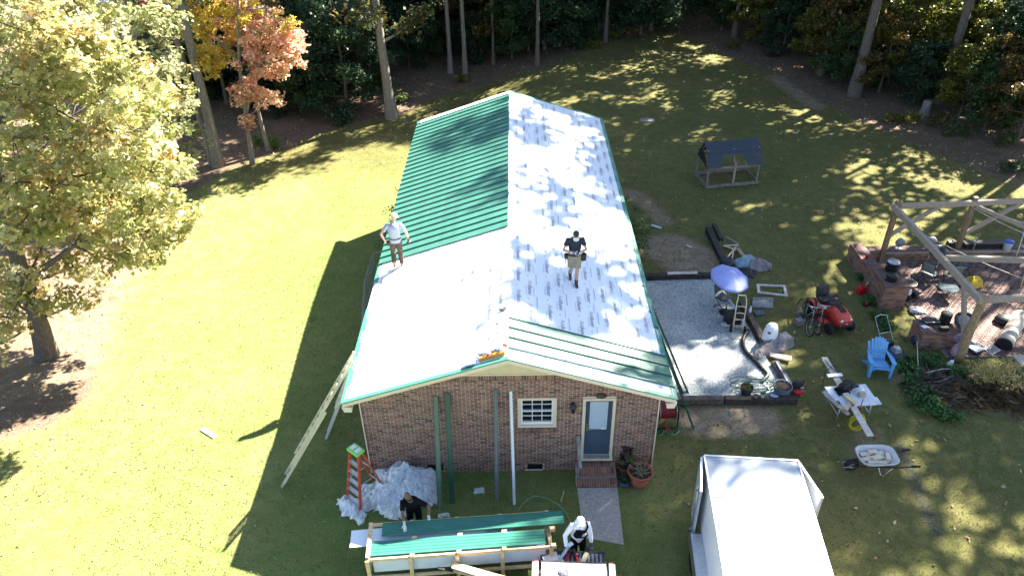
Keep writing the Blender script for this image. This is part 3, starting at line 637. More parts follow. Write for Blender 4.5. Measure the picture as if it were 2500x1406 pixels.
def tree(key, p, label, group=None, rz=0, sc=1, name='tree', cat='tree', sz=None):
    o = thing(name, label, cat, onz(p), rz, group); o.scale = (sc, sc, sz or sc)
    link('trunk', PRO[key][0], o)
    if PRO[key][1]: link('crown', PRO[key][1], o)
    return o
# tall canopy trees (their crowns shade the yard), understorey, saplings
proto('tallA', 1, 27, .27, (9, 26), 17, 5.4, 34, .42, RUST, 1.35, m_bark, sub=1)
proto('tallB', 2, 25, .22, (8, 24), 16, 5.0, 34, .40, YGR, 1.3, m_bark, sub=1)
proto('tallC', 3, 29, .26, (10, 28), 17, 5.6, 34, .44, GREEN, 1.35, m_bark2, sub=1)
proto('tallD', 4, 26, .19, (7, 25), 17, 4.6, 38, .40, DGREEN, 1.2, m_bark, sub=1)
proto('underG', 5, 7, .12, (.7, 6.6), 30, 2.4, 34, .20, DGREEN, .62, m_bark, up=.25)
proto('underH', 6, 6.5, .10, (.6, 6.1), 28, 2.2, 34, .20, GREEN, .6, m_bark, up=.25)
proto('underY', 7, 7, .10, (.9, 6.6), 24, 2.4, 26, .22, YGR, .6, m_bark, up=.3)
proto('underR', 8, 8, .12, (1.4, 7.6), 24, 2.6, 28, .22, RUST, .65, m_bark, up=.3)
PX = lambda x, y: g(x, y)
tall_l = {'tallA': 'tall russet leaved oak at the edge of the woods', 'tallB': 'tall yellow green hardwood at the edge of the woods', 'tallC': 'tall pale barked hardwood in the woods', 'tallD': 'tall dark green hardwood standing in the woods'}
def W_(key, p, **k): tree(key, p, tall_l[key], 'tall trees of the woods', random.uniform(0, 6.28), name='woodland_tree', **k)
for key, px, sc in (('tallA', (2085, 232), 1.06), ('tallB', (2003, 182), .9), ('tallA', (2212, 205), .8), ('tallB', (2398, 245), 1.0), ('tallD', (1893, 118), .9), ('tallD', (1792, 92), .85), ('tallB', (1743, 62), .9),
                    ('tallC', (1136, 180), .62), ('tallC', (1100, 178), .62), ('tallD', (1312, 160), .7), ('tallD', (1478, 104), .72), ('tallD', (1205, 158), .6), ('tallC', (1003, 132), .55), ('tallD', (556, 255), .6), ('tallD', (464, 305), .6), ('tallA', (1560, 40), .7), ('tallD', (745, 150), .62)):
    W_(key, PX(*px), sc=sc)
R = np.random.default_rng(5)
for key, x, y, sc in (('tallA', 28.4, 21.2, 1.3), ('tallB', 24.6, 27.6, 1.16), ('tallC', 25.6, 33, 1.06), ('tallA', 23.6, 37, 1.02), ('tallA', 30, 17, 1.05), ('tallC', 29.3, 23.2, 1.2), ('tallB', 27.6, 30, 1.25), ('tallB', 34, 14.5, 1.1), ('tallC', 32.5, 10.5, 1.05), ('tallB', 30, 36, 1), ('tallC', 24, 41, .95), ('tallD', 34, 10, .8), 
                      ('tallD', 19, 47, .8), ('tallA', 12, 54, .8), ('tallB', 28, 47, .9), ('tallC', 4, 50, .7), ('tallD', -3, 46, .65), ('tallA', -10, 42, .6), ('tallB', -15, 37, .6), ('tallD', -20, 42, .6), ('tallC', -24, 34, .6), ('tallA', -1, 57, .8), ('tallB', -8, 54, .7), ('tallD', 34, 52, .9), ('tallD', 9, 46, .7), ('tallA', 22, 56, .9), ('tallB', -28, 48, .7), ('tallC', -16, 55, .7)):
    W_(key, (x+R.uniform(-.6, .6), y+R.uniform(-.6, .6)), sc=sc)
und = {'underG': 'dark evergreen understorey tree under the tall woods', 'underH': 'mid green understorey tree under the tall woods', 'underY': 'yellowing understorey tree under the tall woods', 'underR': 'russet understorey tree at the woods edge'}
def U_(key, p, **k): tree(key, p, und[key], 'understorey trees of the woods', random.uniform(0, 6.28), name='understorey_tree', **k)
for key, px, sc in (('underG', (850, 275), .95), ('underG', (765, 235), 1.0), ('underH', (700, 190), .95), ('underG', (880, 205), .9), ('underG', (1330, 120), 1.0), ('underG', (1270, 100), 1.0), ('underG', (1400, 85), .95), ('underH', (1060, 95), .8), ('underG', (960, 110), .9), ('underH', (1190, 85), .8), ('underG', (640, 205), .8), ('underG', (820, 120), 1),
                    ('underR', (2060, 180), .85), ('underY', (2240, 165), .9), ('underY', (2330, 205), .8), ('underH', (2420, 190), 1.0), ('underR', (2490, 300), .8), ('underG', (1940, 90), .9), ('underG', (1850, 60), .85), ('underH', (1770, 40), .9), ('underH', (2150, 110), 1.), ('underG', (2300, 110), 1.1), ('underR', (2390, 120), 1), ('underG', (1690, 25), .9), ('underH', (1620, 10), .8), ('underG', (2500, 200), 1.1), ('underY', (2150, 60), 1), ('underY', (2165, 205), .95), ('underR', (2030, 165), .9), ('underY', (2290, 225), .75), ('underG', (2440, 280), .85), ('underR', (2120, 150), 1.0), ('underH', (1960, 110), .8), ('underR', (2350, 160), 1.), ('underG', (1230, 60), 1.), ('underG', (1150, 60), 1.), ('underH', (1010, 70), 1.), ('underG', (900, 60), 1.1), ('underG', (730, 100), 1.1)):
    U_(key, PX(*px), sc=sc)
for i, x_ in enumerate(range(660, 1500, 62)): U_(('underG', 'underH', 'underG', 'underG')[i % 4], PX(x_+R.uniform(-15, 15), R.uniform(45, 85)), sc=R.uniform(.8, 1.1))
for i, x_ in enumerate(range(1660, 2520, 60)): U_(('underH', 'underR', 'underG', 'underY', 'underG')[i % 5], PX(x_+R.uniform(-15, 15), 15+max(0, (x_-1700)*.17)+R.uniform(-10, 15)), sc=R.uniform(.8, 1.1))
for i, (x_, y_) in enumerate(((680, 265), (735, 275), (600, 215), (520, 240), (480, 200), (1040, 150), (1175, 135), (1250, 145), (1380, 110), (430, 250), (380, 300))): U_(('underG', 'underH')[i % 2], PX(x_, y_), sc=R.uniform(.55, .8))
for i, (x_, y_, s_) in enumerate(((1990, 172, .6), (2050, 205, .55), (2145, 225, .6), (2230, 250, .5), (2340, 285, .6), (2400, 320, .55), (2480, 350, .65), (1910, 130, .6), (1840, 100, .6), (1760, 75, .6), (1000, 165, .5), (1080, 130, .6), (1160, 150, .5), (1290, 125, .6), (1420, 100, .6), (620, 240, .6), (570, 225, .7))): U_(('underY', 'underH', 'underR', 'underG')[i % 4] if x_ > 1500 else ('underG', 'underH')[i % 2], PX(x_, y_), sc=s_)
for i in range(34):
    x = R.uniform(-26, 46); y = R.uniform(41, 60)-max(0, (x-20)*.25)
    U_(('underG', 'underH', 'underG', 'underR')[i % 4], (x, y), sc=R.uniform(.9, 1.4))
# pale trunked tree behind the house: stands clear of the wood
proto('pale', 21, 20, .30, (4.0, 19), 18, 3.4, 22, .26, np.concatenate([GREEN, RUST]), .8, m_bark2, lean=(-.03, .0))
tree('pale', PX(957, 288), 'tall pale trunked tree standing alone behind the green roof slope', name='pale_trunk_tree')
# leaning twin trunk on the left
p = PX(532, 408); o = thing('twin_trunk_tree', 'two tall pale trunks leaning together from one base by the lawn', 'tree', p); R2 = np.random.default_rng(9)
tops = [wl(452, 40, p.y+.3), wl(425, 60, p.y+.9)]; mb = MB(); ends = []
for k, tp in enumerate(tops):
    q0 = Vector((0, 0, -.3)) if k == 0 else Vector((-.32, .22, -.3)); q1 = tp-p; q2 = q1+(q1-q0)*.9
    pts = [q0.lerp(q2, t)+Vector((.05*math.sin(t*9+k), .05*math.cos(t*7), 0)) for t in np.linspace(0, 1, 14)]
    mb.tube(pts, [(.27, .20)[k]*(1-.55*t)+(.12*math.exp(-t*14)) for t in np.linspace(0, 1, 14)], 10)
    for b in range(9):
        t = .55+.05*b; a = pts[int(t*13)]; az = b*2.1+k; e = a+Vector((math.cos(az)*1.7, math.sin(az)*1.7, .7)); mb.tube([a, a.lerp(e, .5)+Vector((0, 0, .15)), e], [.06, .04, .015], 5); ends += [tuple(e), tuple(a.lerp(e, .7))]
part('trunk', mb, m_bark2, o); v, f, c = leaves(np.array(ends), np.full(len(ends), .9), 40, .24, GREEN, R2); link('crown', npmesh('crown', v, f, m_leaf, c), o)
# autumn maple: orange, red and yellow
def custom_tree(name, label, base, trunks, clumps, size, seed, bark, group=None, lobed=False, per=40, droop=0, parts=None):
    o = thing(name, label, 'tree', base, 0, group); R3 = np.random.default_rng(seed); mb = MB()
    for pts, r0, r1 in trunks:
        P_ = [Vector(q)-base for q in pts]; n = len(P_); fin = []
        for i in range(n-1):
            for t in np.linspace(0, 1, 5)[:-1]: fin.append(P_[i].lerp(P_[i+1], t))
        fin.append(P_[-1]); m_ = len(fin); mb.tube([q+Vector((R3.normal(0, r0*.08), R3.normal(0, r0*.08), 0)) for q in fin], [r0+(r1-r0)*i/(m_-1)+r0*.5*math.exp(-i*1.1) for i in range(m_)], 10)
    V, Fc, Cc, off = [], [], [], 0
    top = [Vector(q)-base for tr in trunks for q in tr[0]]
    for centre, rad, nn, palette in clumps:
        c = Vector(centre)-base; d = R3.normal(0, 1, (nn, 3)); d /= np.linalg.norm(d, axis=1)[:, None]; e = np.array(c)+d*(R3.random(nn)**.4)[:, None]*np.array(rad)
        q = min(top, key=lambda t: (t-c).length+max(0, t.z-c.z)); mb.tube([q, q.lerp(c, .5)+Vector((0, 0, -.1)), c], [.05, .035, .015], 5)
        for k in range(0, nn, 3): mb.tube([c, Vector(e[k])], [.018, .006], 4)
        v, f, cl = leaves(e, np.full(nn, .38), per, size, palette, R3, lobed, droop=droop); V.append(v); Fc.append(f+off); Cc.append(cl); off += len(v)
    part('trunk', mb, bark, o); link('crown', npmesh('crown', np.concatenate(V), np.concatenate(Fc), m_leafs, np.concatenate(Cc)), o); return o
b0 = PX(616, 402); yb = b0.y
cl = []
for px, py, dy, rad, nn, pa in ((600, 60, 1.2, (1.8, 1.4, 1.4), 44, ORG), (665, 95, .6, (1.6, 1.3, 1.2), 40, ORG), (640, 160, .2, (1.5, 1.2, .9), 36, ORG), (600, 225, 0, (1.0, .8, .6), 18, ORG), (655, 235, 0, (1.0, .8, .5), 16, ORG), (505, 55, 1.0, (1.7, 1.2, 1.5), 44, YEL), (525, 140, .6, (1.3, 1., 1.0), 32, YEL), (470, 30, 1.4, (1.3, 1.2, 1.2), 26, YEL), (720, 110, .3, (.9, .8, .8), 16, ORG), (690, 70, .5, (.8, .8, .9), 14, YEL), (560, 20, .8, (1.6, 1.2, 1.2), 26, YEL), (612, 300, -.1, (.5, .4, .4), 6, ORG), (705, 140, .2, (.7, .6, .7), 10, ORG)):
    cl.append((wl(px, py, yb+dy), rad, nn, pa))
custom_tree('maple_tree', 'autumn maple with orange, pink and yellow leaves at the lawn edge', b0, [([b0-Vector((0, 0, .3)), wl(600, 290, yb), wl(583, 150, yb+.1), wl(580, -40, yb+.4)], .13, .05), ([wl(600, 290, yb), wl(620, 160, yb+.3), wl(650, 20, yb+.6)], .07, .03)], cl, .17, 31, m_bark2, per=42)
b1 = PX(655, 368)
custom_tree('forked_tree', 'short forked grey trunk beside the orange maple', b1, [([b1-Vector((0, 0, .3)), wl(630, 270, b1.y), wl(615, 130, b1.y+.3)], .12, .05), ([b1+Vector((.12, .1, -.3)), wl(636, 300, b1.y+.1), wl(628, 262, b1.y)], .10, .07)], [(wl(640, 20, b1.y+1), (1.6, 1.2, 1.2), 20, RUST)], .2, 33, m_bark2)
# big near oak on the left
ob = PX(112, 872); oy = ob.y; cl = []
R4 = np.random.default_rng(77)
outline = [(40, 80), (150, 40), (250, 90), (60, 200), (170, 170), (300, 160), (380, 230), (60, 330), (190, 300), (320, 310), (400, 330), (60, 450), (190, 430), (310, 420), (410, 400), (30, 560), (130, 540), (250, 520), (350, 520), (410, 540), (190, 640), (290, 610), (90, 640), (230, 710), (30, 700), (340, 640), (120, 730), (30, 790), (10, 960)]
for px, py in outline:
    for dy in (-2.2, .3, 2.4):
        if py > 600 and dy != .3 and px > 60: continue
        yy = oy+dy+R4.uniform(-.5, .5); c = wl(px*.86+R4.uniform(-22, 22), py+R4.uniform(-20, 20), yy)
        if c.z < 1.2: c.z = 1.2
        big = py < 560
        cl.append((c, (1.25, 1.2, .85) if big else (.8, .7, .5), 15 if big else 8, OAK))
for px, py in ((420, 560), (440, 520), (390, 610), (400, 470)): cl.append((wl(px, py, oy+.5), (.55, .6, .4), 8, OAK))
for px, py in ((-120, 100), (-150, 300), (-120, 500), (100, -120), (300, -100), (-100, -150), (-250, 200), (-60, 650)): cl.append((wl(px, py, oy+.5), (2.2, 2.4, 1.8), 34, OAK))
custom_tree('oak_tree', 'large oak with yellow green and bronze lobed leaves beside the lawn', ob, [([ob-Vector((0, 0, .3)), wl(95, 780, oy), wl(60, 690, oy), wl(20, 560, oy+.1), wl(-30, 330, oy+.3), wl(-60, 60, oy+.5)], .34, .12), ([wl(20, 560, oy+.1), wl(130, 430, oy-.2), wl(260, 330, oy-.4)], .13, .05), ([wl(60, 690, oy), wl(180, 600, oy+.2), wl(330, 560, oy+.4)], .10, .04), ([wl(-30, 330, oy+.3), wl(100, 200, oy+.5), wl(250, 100, oy+.8)], .12, .05)], cl, .19, 41, m_bark, lobed=True, per=33, droop=.6)
# pale green tree behind the oak and a red leaved sapling
b2_ = PX(330, 470); cl = []
for px, py in ((300, 150), (380, 130), (420, 190), (350, 60), (280, 60), (400, 60), (440, 240), (370, 240), (300, 230), (420, 300), (460, 345), (390, 340), (250, 250), (340, 320)):
    cl.append((wl(px, py, b2_.y+R4.uniform(-1, 1)), (1.1, 1.2, .8), 16, PALEG))
custom_tree('pale_leaf_tree', 'pale grey green leafy tree behind the oak', b2_, [([b2_-Vector((0, 0, .3)), wl(310, 330, b2_.y), wl(290, 150, b2_.y), wl(280, -60, b2_.y)], .16, .07)], cl, .2, 43, m_bark2, per=36)
b3 = PX(405, 440)
custom_tree('red_sapling', 'small sapling with crimson leaves under the oak', b3, [([b3-Vector((0, 0, .2)), b3+Vector((.05, 0, .9))], .025, .012)], [(wl(408, 400, b3.y), (.45, .4, .3), 14, RED)], .12, 44, m_bark, per=34)
b4 = PX(395, 215)
custom_tree('crimson_tree', 'crimson leaved tree far behind the oak', b4, [([b4-Vector((0, 0, .3)), b4+Vector((.1, 0, 3)), b4+Vector((.2, 0, 7))], .10, .03)], [(wl(330, 30, b4.y), (1.2, 1, .8), 20, RED), (wl(370, 55, b4.y), (1.2, 1, .5), 14, RED), (wl(430, 10, b4.y), (1.2, 1, 1.5), 24, RED)], .2, 45, m_bark, per=30)
# stump at the woods edge
p = PX(2255, 280); mb = MB(); mb.tube([(0, 0, -.2), (0, 0, .05), (.02, 0, .35), (.03, .01, .78), (.03, .01, .8)], [.36, .30, .23, .22, .2], 12); one('tree_stump', mb, m_bark2, 'weathered tree stump among weeds at the woods edge', 'stump', loc=p)
# shrubs and weeds
def shrub(name, label, p, rad, n, per, size, palette, seed, group=None, stems=6, cat='shrub', flat=.4):
    o = thing(name, label, cat, p, 0, group); R5 = np.random.default_rng(seed); mb = MB(); e = []
    for i in range(n):
        d = R5.normal(0, 1, 3); d /= np.linalg.norm(d); q = d*R5.random()**.45*np.array(rad); e.append((q[0], q[1], rad[2]+q[2]))
    for q in e[:max(stems, n//3)]: mb.tube([(R5.normal(0, .04), R5.normal(0, .04), -.1), (q[0]*.5, q[1]*.5, q[2]*.55), q], [.018, .012, .005], 5)
    part('stem', mb, m_bark, o); v, f, c = leaves(np.array(e), np.full(n, .17+.12*min(rad)), per, size, palette, R5, flat=flat); link('foliage', npmesh('foliage', v, f, m_leaf, c), o); return o
shrub('shrub', 'loose dark shrub rising behind the green roof eave', onz((-4.85, 14.9)), (.75, .8, 1.15), 40, 16, .10, GREEN, 51)
shrub('shrub', 'trimmed dark shrub against the left side wall near the porch railing', onz((-4.75, 11.2)), (.7, 1.0, 1.35), 60, 24, .09, DGREEN, 52)
shrub('shrub', 'leafy green shrub against the right side wall', onz((4.75, 11.4)), (.75, 1.2, .95), 60, 22, .09, GREEN, 53)
shrub('shrub', 'yellow green weeds below the right eave', onz((4.7, 9.9)), (.45, .5, .35), 24, 18, .08, YGR, 54)
shrub('pine_seedling', 'bright green pine seedling beside the forked trunk', PX(672, 362), (.25, .25, .35), 26, 30, .09, pal((.12, .22, .05), (.16, .26, .06)), 55, cat='seedling', flat=0)
shrub('pine_seedling', 'bright green pine seedling left of the forked trunk', PX(630, 355), (.2, .2, .28), 20, 26, .09, pal((.12, .22, .05), (.16, .26, .06)), 56, cat='seedling', flat=0)
for i, (px, py, r_, pa) in enumerate(((1500, 95, .5, YGR), (1540, 80, .6, YGR), (1450, 118, .5, YGR), (2215, 300, .55, YGR), (2290, 310, .6, RUST), (1960, 130, .6, GREEN), (2330, 330, .6, GREEN), (2440, 350, .7, GREEN), (1130, 200, .4, YGR), (980, 250, .5, GREEN), (1790, 120, .5, RUST), (2140, 215, .6, GREEN), (2470, 420, .5, GREEN), (2180, 300, .4, YGR))):
    shrub('weed_clump', 'low weed clump along the woods edge', PX(px, py), (r_*1.3, r_, r_*.6), 26, 16, .13, pa, 60+i, 'weeds along the woods edge', cat='weeds')
# ================================================================ people
m_skin = M('fair_skin', (.50, .30, .22), .5, .06, 8); m_skind = M('brown_skin', (.16, .085, .055), .45, .06, 8)
V3 = Vector
def ik(a, t, l1, l2, hint):
    a, t = V3(a), V3(t); d = t-a; L = min(d.length, (l1+l2)*.995); d.normalize(); t = a+d*L
    x = (l1*l1-l2*l2+L*L)/(2*L); h = math.sqrt(max(0, l1*l1-x*x)); u = V3(hint)-d*V3(hint).dot(d); u.normalize(); return a+d*x+u*h, t
def remesh(o, vox, sm=3):
    k = o.modifiers.new('r', 'REMESH'); k.mode = 'VOXEL'; k.voxel_size = vox; k.use_smooth_shade = True
    k = o.modifiers.new('sm', 'SMOOTH'); k.factor = .5; k.iterations = sm; return o
def hand(mb, w, d, side, nrm, curl=.5, grow=0):
    d = V3(d).normalized(); side = V3(side); side = (side-d*side.dot(d)).normalized(); nrm = V3(nrm); nrm = (nrm-d*nrm.dot(d)-side*nrm.dot(side)).normalized()
    for k in (-1, -.33, .33, 1): mb.tube([w, w+d*.045+side*k*.018, w+d*.09+side*k*.029], [.022+grow, .017+grow, .014+grow], 7, rnd=True)
    for k, L in ((-1, .062), (-.33, .076), (.33, .08), (1, .07)):
        a = w+d*.09+side*k*.029; e1 = (d*math.cos(curl)+nrm*math.sin(curl)).normalized(); b = a+e1*L*.55; e2 = (d*math.cos(curl*2)+nrm*math.sin(curl*2)).normalized(); mb.tube([a, b, b+e2*L*.5], [.0105+grow, .0095+grow, .008+grow], 6, rnd=True)
    a = w+d*.03+side*.026; b = a+(d*.5+side*.8+nrm*.3).normalized()*.045; mb.tube([a, b, b+(d*.85+side*.2+nrm*.5).normalized()*.035], [.014+grow, .0115+grow, .009+grow], 6, rnd=True)
def person(label, loc, rz, P, cl, sc=1.0):
    """P: pose; local frame faces -y. cl: clothing"""
    o = thing('person', label, 'person', loc, rz); o.scale = (sc,)*3
    lean, twist, side = P.get('lean', 0), P.get('twist', 0), P.get('side', 0)
    pel = V3(P.get('pelvis', (0, 0, .95)))
    RT = Matrix.Rotation(twist, 3, 'Z') @ Matrix.Rotation(lean, 3, 'X') @ Matrix.Rotation(side, 3, 'Y')
    def up(p): return pel+RT@(V3(p)-V3((0, 0, .95)))
    chest, neck = up((0, 0, 1.30)), up((0, .01, 1.49))
    RH = Matrix.Rotation(P.get('turn', 0), 3, 'Z') @ Matrix.Rotation(P.get('nod', 0), 3, 'X'); hc = neck+RT@V3((0, -.02, .06))+RH@V3((0, -.015, .115))
    S_ = {s: up((s*.185, 0, 1.435)) for s in (-1, 1)}; Hp = {s: pel+V3((s*.09, 0, -.02)) for s in (-1, 1)}
    E_, W_2, K_, A_ = {}, {}, {}, {}
    for s, k in ((-1, 'r'), (1, 'l')):
        E_[s], W_2[s] = ik(S_[s], P['w'+k], .30, .265, P.get('eh'+k, (s*.4, 1, -.3)))
        K_[s], A_[s] = ik(Hp[s], P['a'+k], .44, .43, P.get('kh'+k, (0, -1, .1)))
    body = MB()
    # head
    def hp(p): return hc+RH@V3(p)
    body.ell(hc+RH@V3((0, .012, .022)), (.076, .095, .098), 16, RH); body.ell(hp((0, -.022, -.045)), (.056, .066, .068), 14, RH); body.ell(hp((0, -.05, -.088)), (.032, .028, .024), 10, RH)
    body.tube([hp((0, -.085, .015)), hp((0, -.108, -.028))], [.010, .015], 8, rnd=True); body.tube([hp((-.04, -.078, .025)), hp((.04, -.078, .025))], .012, 8, rnd=True)
    for s in (-1, 1): body.ell(hp((s*.078, .01, -.012)), (.010, .022, .032), 10, RH); body.ell(hp((s*.036, -.068, -.02)), (.02, .018, .02), 8, RH)
    body.tube([hp((-.022, -.086, -.062)), hp((0, -.09, -.060)), hp((.022, -.086, -.062))], .008, 6, rnd=True)
    body.tube([neck-RT@V3((0, 0, .06)), neck, hp((0, .01, -.06))], [.064, .054, .052], 12, rnd=True)
    wd = P.get('wide', 1.0)
    def torso(mb, gr, z0=.88, z1=1.47):
        prof = [(.88, .165, .115), (.98, .160, .112), (1.08, .150, .108), (1.2, .165, .118), (1.32, .182, .125), (1.40, .178, .112), (1.45, .13, .085), (1.49, .075, .065)]
        rs_ = []
        for z, a, b in prof:
            if z < z0 or z > z1+.03: continue
            rs_.append([up(((a*wd+gr)*math.cos(t), (b*wd+gr)*math.sin(t)+.01, z)) for t in [2*math.pi*j/20 for j in range(20)]])
        mb.rings(rs_)
    torso(body, -.012)
    for s in (-1, 1):
        body.tube([up((s*.12, 0, 1.42)), S_[s], E_[s], W_2[s]], [.052, .054, .041, .028], 10, rnd=True)
        body.tube([E_[s], E_[s].lerp(W_2[s], .3), W_2[s]], [.039, .043, .027], 10, rnd=True)
        body.tube([Hp[s], Hp[s].lerp(K_[s], .4), K_[s], K_[s].lerp(A_[s], .3), A_[s]], [.088, .078, .054, .056, .037], 12, rnd=True)
        toe = V3(P.get('t'+('r' if s < 0 else 'l'), (s*.02, -1, -.0))); toe.normalize(); body.tube([A_[s]-toe*.03+V3((0, 0, -.045)), A_[s]+toe*.07+V3((0, 0, -.05)), A_[s]+toe*.15+V3((0, 0, -.058))], [.036, .036, .026], 8, rnd=True)
    hands = cl.get('gloves')
    hb = []
    for s, k in ((-1, 'r'), (1, 'l')):
        hd = V3(P.get('h'+k, W_2[s]-E_[s])); hn = P.get('n'+k, (0, -1, -.2)); sd = hd.cross(V3(hn)); 
        if sd.dot(V3(P.get('th'+k, (0, -1, .3)))) < 0: sd = -sd
        hand(body, W_2[s], hd, sd, hn, P.get('c'+k, .5))
        if hands: q = MB(); hb.append(q); hand(q, W_2[s], hd, sd, hn, P.get('c'+k, .5), .005); q.tube([W_2[s]-V3(hd).normalized()*.05, W_2[s]+V3(hd).normalized()*.02], [.036, .033], 10, rnd=True)
    remesh(part('body', body, cl['skin'], o), .0085)
    ey = MB()
    for s in (-1, 1): ey.ell(hp((s*.033, -.085, .004)), (.012, .006, .006), 8, RH)
    part('eyes', ey, m_dark, o)
    if hands:
        for q in hb: remesh(part('glove', q, hands, o), .008)
    # shirt
    sh = MB(); torso(sh, .012, .88 if not cl.get('tuck') else .97)
    sl_ = cl.get('sleeve', .55)
    for s in (-1, 1):
        if sl_ <= 1: e = S_[s].lerp(E_[s], sl_); sh.tube([up((s*.10, 0, 1.41)), S_[s], e], [.066, .075, .066], 12, rnd=False)
        else: sh.tube([up((s*.10, 0, 1.41)), S_[s], S_[s].lerp(E_[s], .5), E_[s], E_[s].lerp(W_2[s], .5), W_2[s].lerp(E_[s], .06)], [.068, .076, .068, .060, .055, .045], 12)
    if cl.get('hem'): sh.rings([[up((.185*math.cos(t), .135*math.sin(t), z)) for t in [2*math.pi*j/20 for j in range(20)]] for z in (.80, .9, 1.0)])
    remesh(part('shirt', sh, cl['shirt'], o), .011, 4)
    # trousers or shorts
    tr = MB(); ln = cl.get('leg', .97)
    tr.rings([[pel+V3((a*math.cos(t), b*math.sin(t)+.005, z)) for t in [2*math.pi*j/20 for j in range(20)]] for z, a, b in ((-.12, .13, .11), (-.06, .175, .125), (.03, .172, .122), (.09, .166, .118))])
    for s in (-1, 1):
        if ln > .8: tr.tube([Hp[s], Hp[s].lerp(K_[s], .45), K_[s], K_[s].lerp(A_[s], .5), A_[s].lerp(K_[s], .1)], [.105, .098, .078, .074, .07], 12)
        else: e = Hp[s].lerp(K_[s], .88); tr.tube([Hp[s], Hp[s].lerp(K_[s], .45), e], [.108, .105, .10], 12)
    remesh(part('trousers' if ln > .8 else 'shorts', tr, cl['legs'], o), .011, 4)
    bt = MB()
    for s in (-1, 1):
        toe = V3(P.get('t'+('r' if s < 0 else 'l'), (s*.02, -1, 0))); toe.normalize(); a = A_[s]
        bt.tube([a+V3((0, 0, .07)), a+V3((0, 0, -.03))], [.052, .05], 10, rnd=True); bt.tube([a-toe*.04+V3((0, 0, -.048)), a+toe*.07+V3((0, 0, -.047)), a+toe*.17+V3((0, 0, -.056))], [.042, .046, .036], 10, rnd=True)
    remesh(part('boots', bt, cl['boots'], o), .01)
    o['_hc'] = 0; del o['_hc']
    return o, dict(hp=hp, RH=RH, W=W_2, E=E_, up=up, RT=RT, pel=pel, S=S_)
def cap(o, B, m, bill=True, rz=0):
    hp, RH = B['hp'], B['RH']; c = MB(); c.lathe([(.084, 0), (.085, .03), (.078, .065), (.05, .098), (.008, .108)], hp((0, .01, .03)), 18, RH, 1, 1.2)
    if bill: c.grid(lambda a, b: hp(((b-.5)*.15*(1-.25*a*a), -.085-.085*a*(1-(2*b-1)**2*.35), .038-.02*a-.018*(2*b-1)**2)), 6, 8)
    part('cap', c, m, o)
def pouch(o, B, m, x, y, z=.93, s=1):
    c = B['pel']+V3((x, y, z-.95)); q = MB(); q.lathe([(.05*s, -.13*s), (.075*s, -.12*s), (.085*s, 0), (.088*s, .05*s), (.07*s, .05*s), (.06*s, -.02*s)], c, 12, sx=1, sy=.75); part('tool_pouch', q, m, o); return c
m_grs = M('grey_shirt', (.33, .36, .42), .85, .1, 12, .2); m_brn = M('brown_work_trousers', (.075, .05, .036), .9, .2, 12, .2); m_tan = M('tan_leather', (.36, .22, .12), .6, .15, 9)
m_navy = M('navy_shirt', (.025, .032, .05), .85, .12, 12, .2); m_khaki = M('khaki_cloth', (.30, .26, .18), .9, .12, 12, .2); m_bshoe = M('brown_shoe', (.09, .05, .035), .7, .2, 9)
m_blk = M('black_cloth', (.009, .009, .011), .95, .2, 12, .2, spec=.1); m_glv = M('pale_glove', (.55, .55, .55), .8, .15, 14); m_wht = M('white_jacket', (.78, .79, .82), .8, .05, 10, .25); m_capw = M('white_cap', (.7, .67, .62), .8, .06, 10); m_strap = M('dark_leather', (.03, .024, .02), .6, .2, 10); m_dgl = M('grey_glove', (.09, .095, .11), .8, .15, 14)
# 1: grey shirt, back turned, at the edge of the metal panels
p = rp(973, 652, -1); p.z += .012
slz = SL
o, B = person('worker in grey shirt and brown trousers with drill at edge of green panels', p, math.radians(-168), dict(lean=.06, side=0, turn=-.8, nod=.45, wr=(-.38, -.08, .92), wl=(.31, .06, 1.0), ehr=(-.6, .6, 0), ehl=(1, .5, 0), al=(.11, .05, .095+.11*slz), ar=(-.12, -.02, .085-.12*slz), cr=.6, hr=(.02, -.1, -1), hl=(-.35, -.3, -.8), cl=.4),
              dict(skin=m_skin, shirt=m_grs, legs=m_brn, boots=m_tan, sleeve=.7), 1.02)
cap(o, B, m_capw); g1 = MB()
for s in (-1, 1): g1.box(B['hp']((s*.036, -.098, .012)), (.05, .015, .03), R=B['RH']); g1.bar(B['hp']((s*.06, -.09, .016)), B['hp']((s*.086, .0, .012)), .006, .008)
part('sunglasses', g1, m_dark, o); pouch(o, B, m_strap, .20, .03, .90, .8)
part('belt', MB().lathe([(.172, -.02), (.172, .025)], B['pel']+V3((0, .005, .06)), 20, sy=.73), m_strap, o)
dh = o.matrix_basis @ (B['W'][-1]+V3((0, -.02, -.09))); dt = thing('cordless_drill', 'cordless drill held low by worker in grey shirt', 'drill', dh, math.radians(30)); q = MB(); q.bar((0, -.1, .03), (0, .07, .03), .06, .065); part('drill_body', q, m_dark, dt, .01)
part('drill_grip', MB().bar((0, .03, .0), (0, .05, -.13), .035, .045), m_black, dt); part('battery', MB().box((0, .05, -.15), (.07, .11, .05)), m_black, dt, .006); part('chuck', MB().tube([(0, -.1, .03), (0, -.15, .03), (0, -.19, .03)], [.024, .02, .006], 10), m_steel, dt)
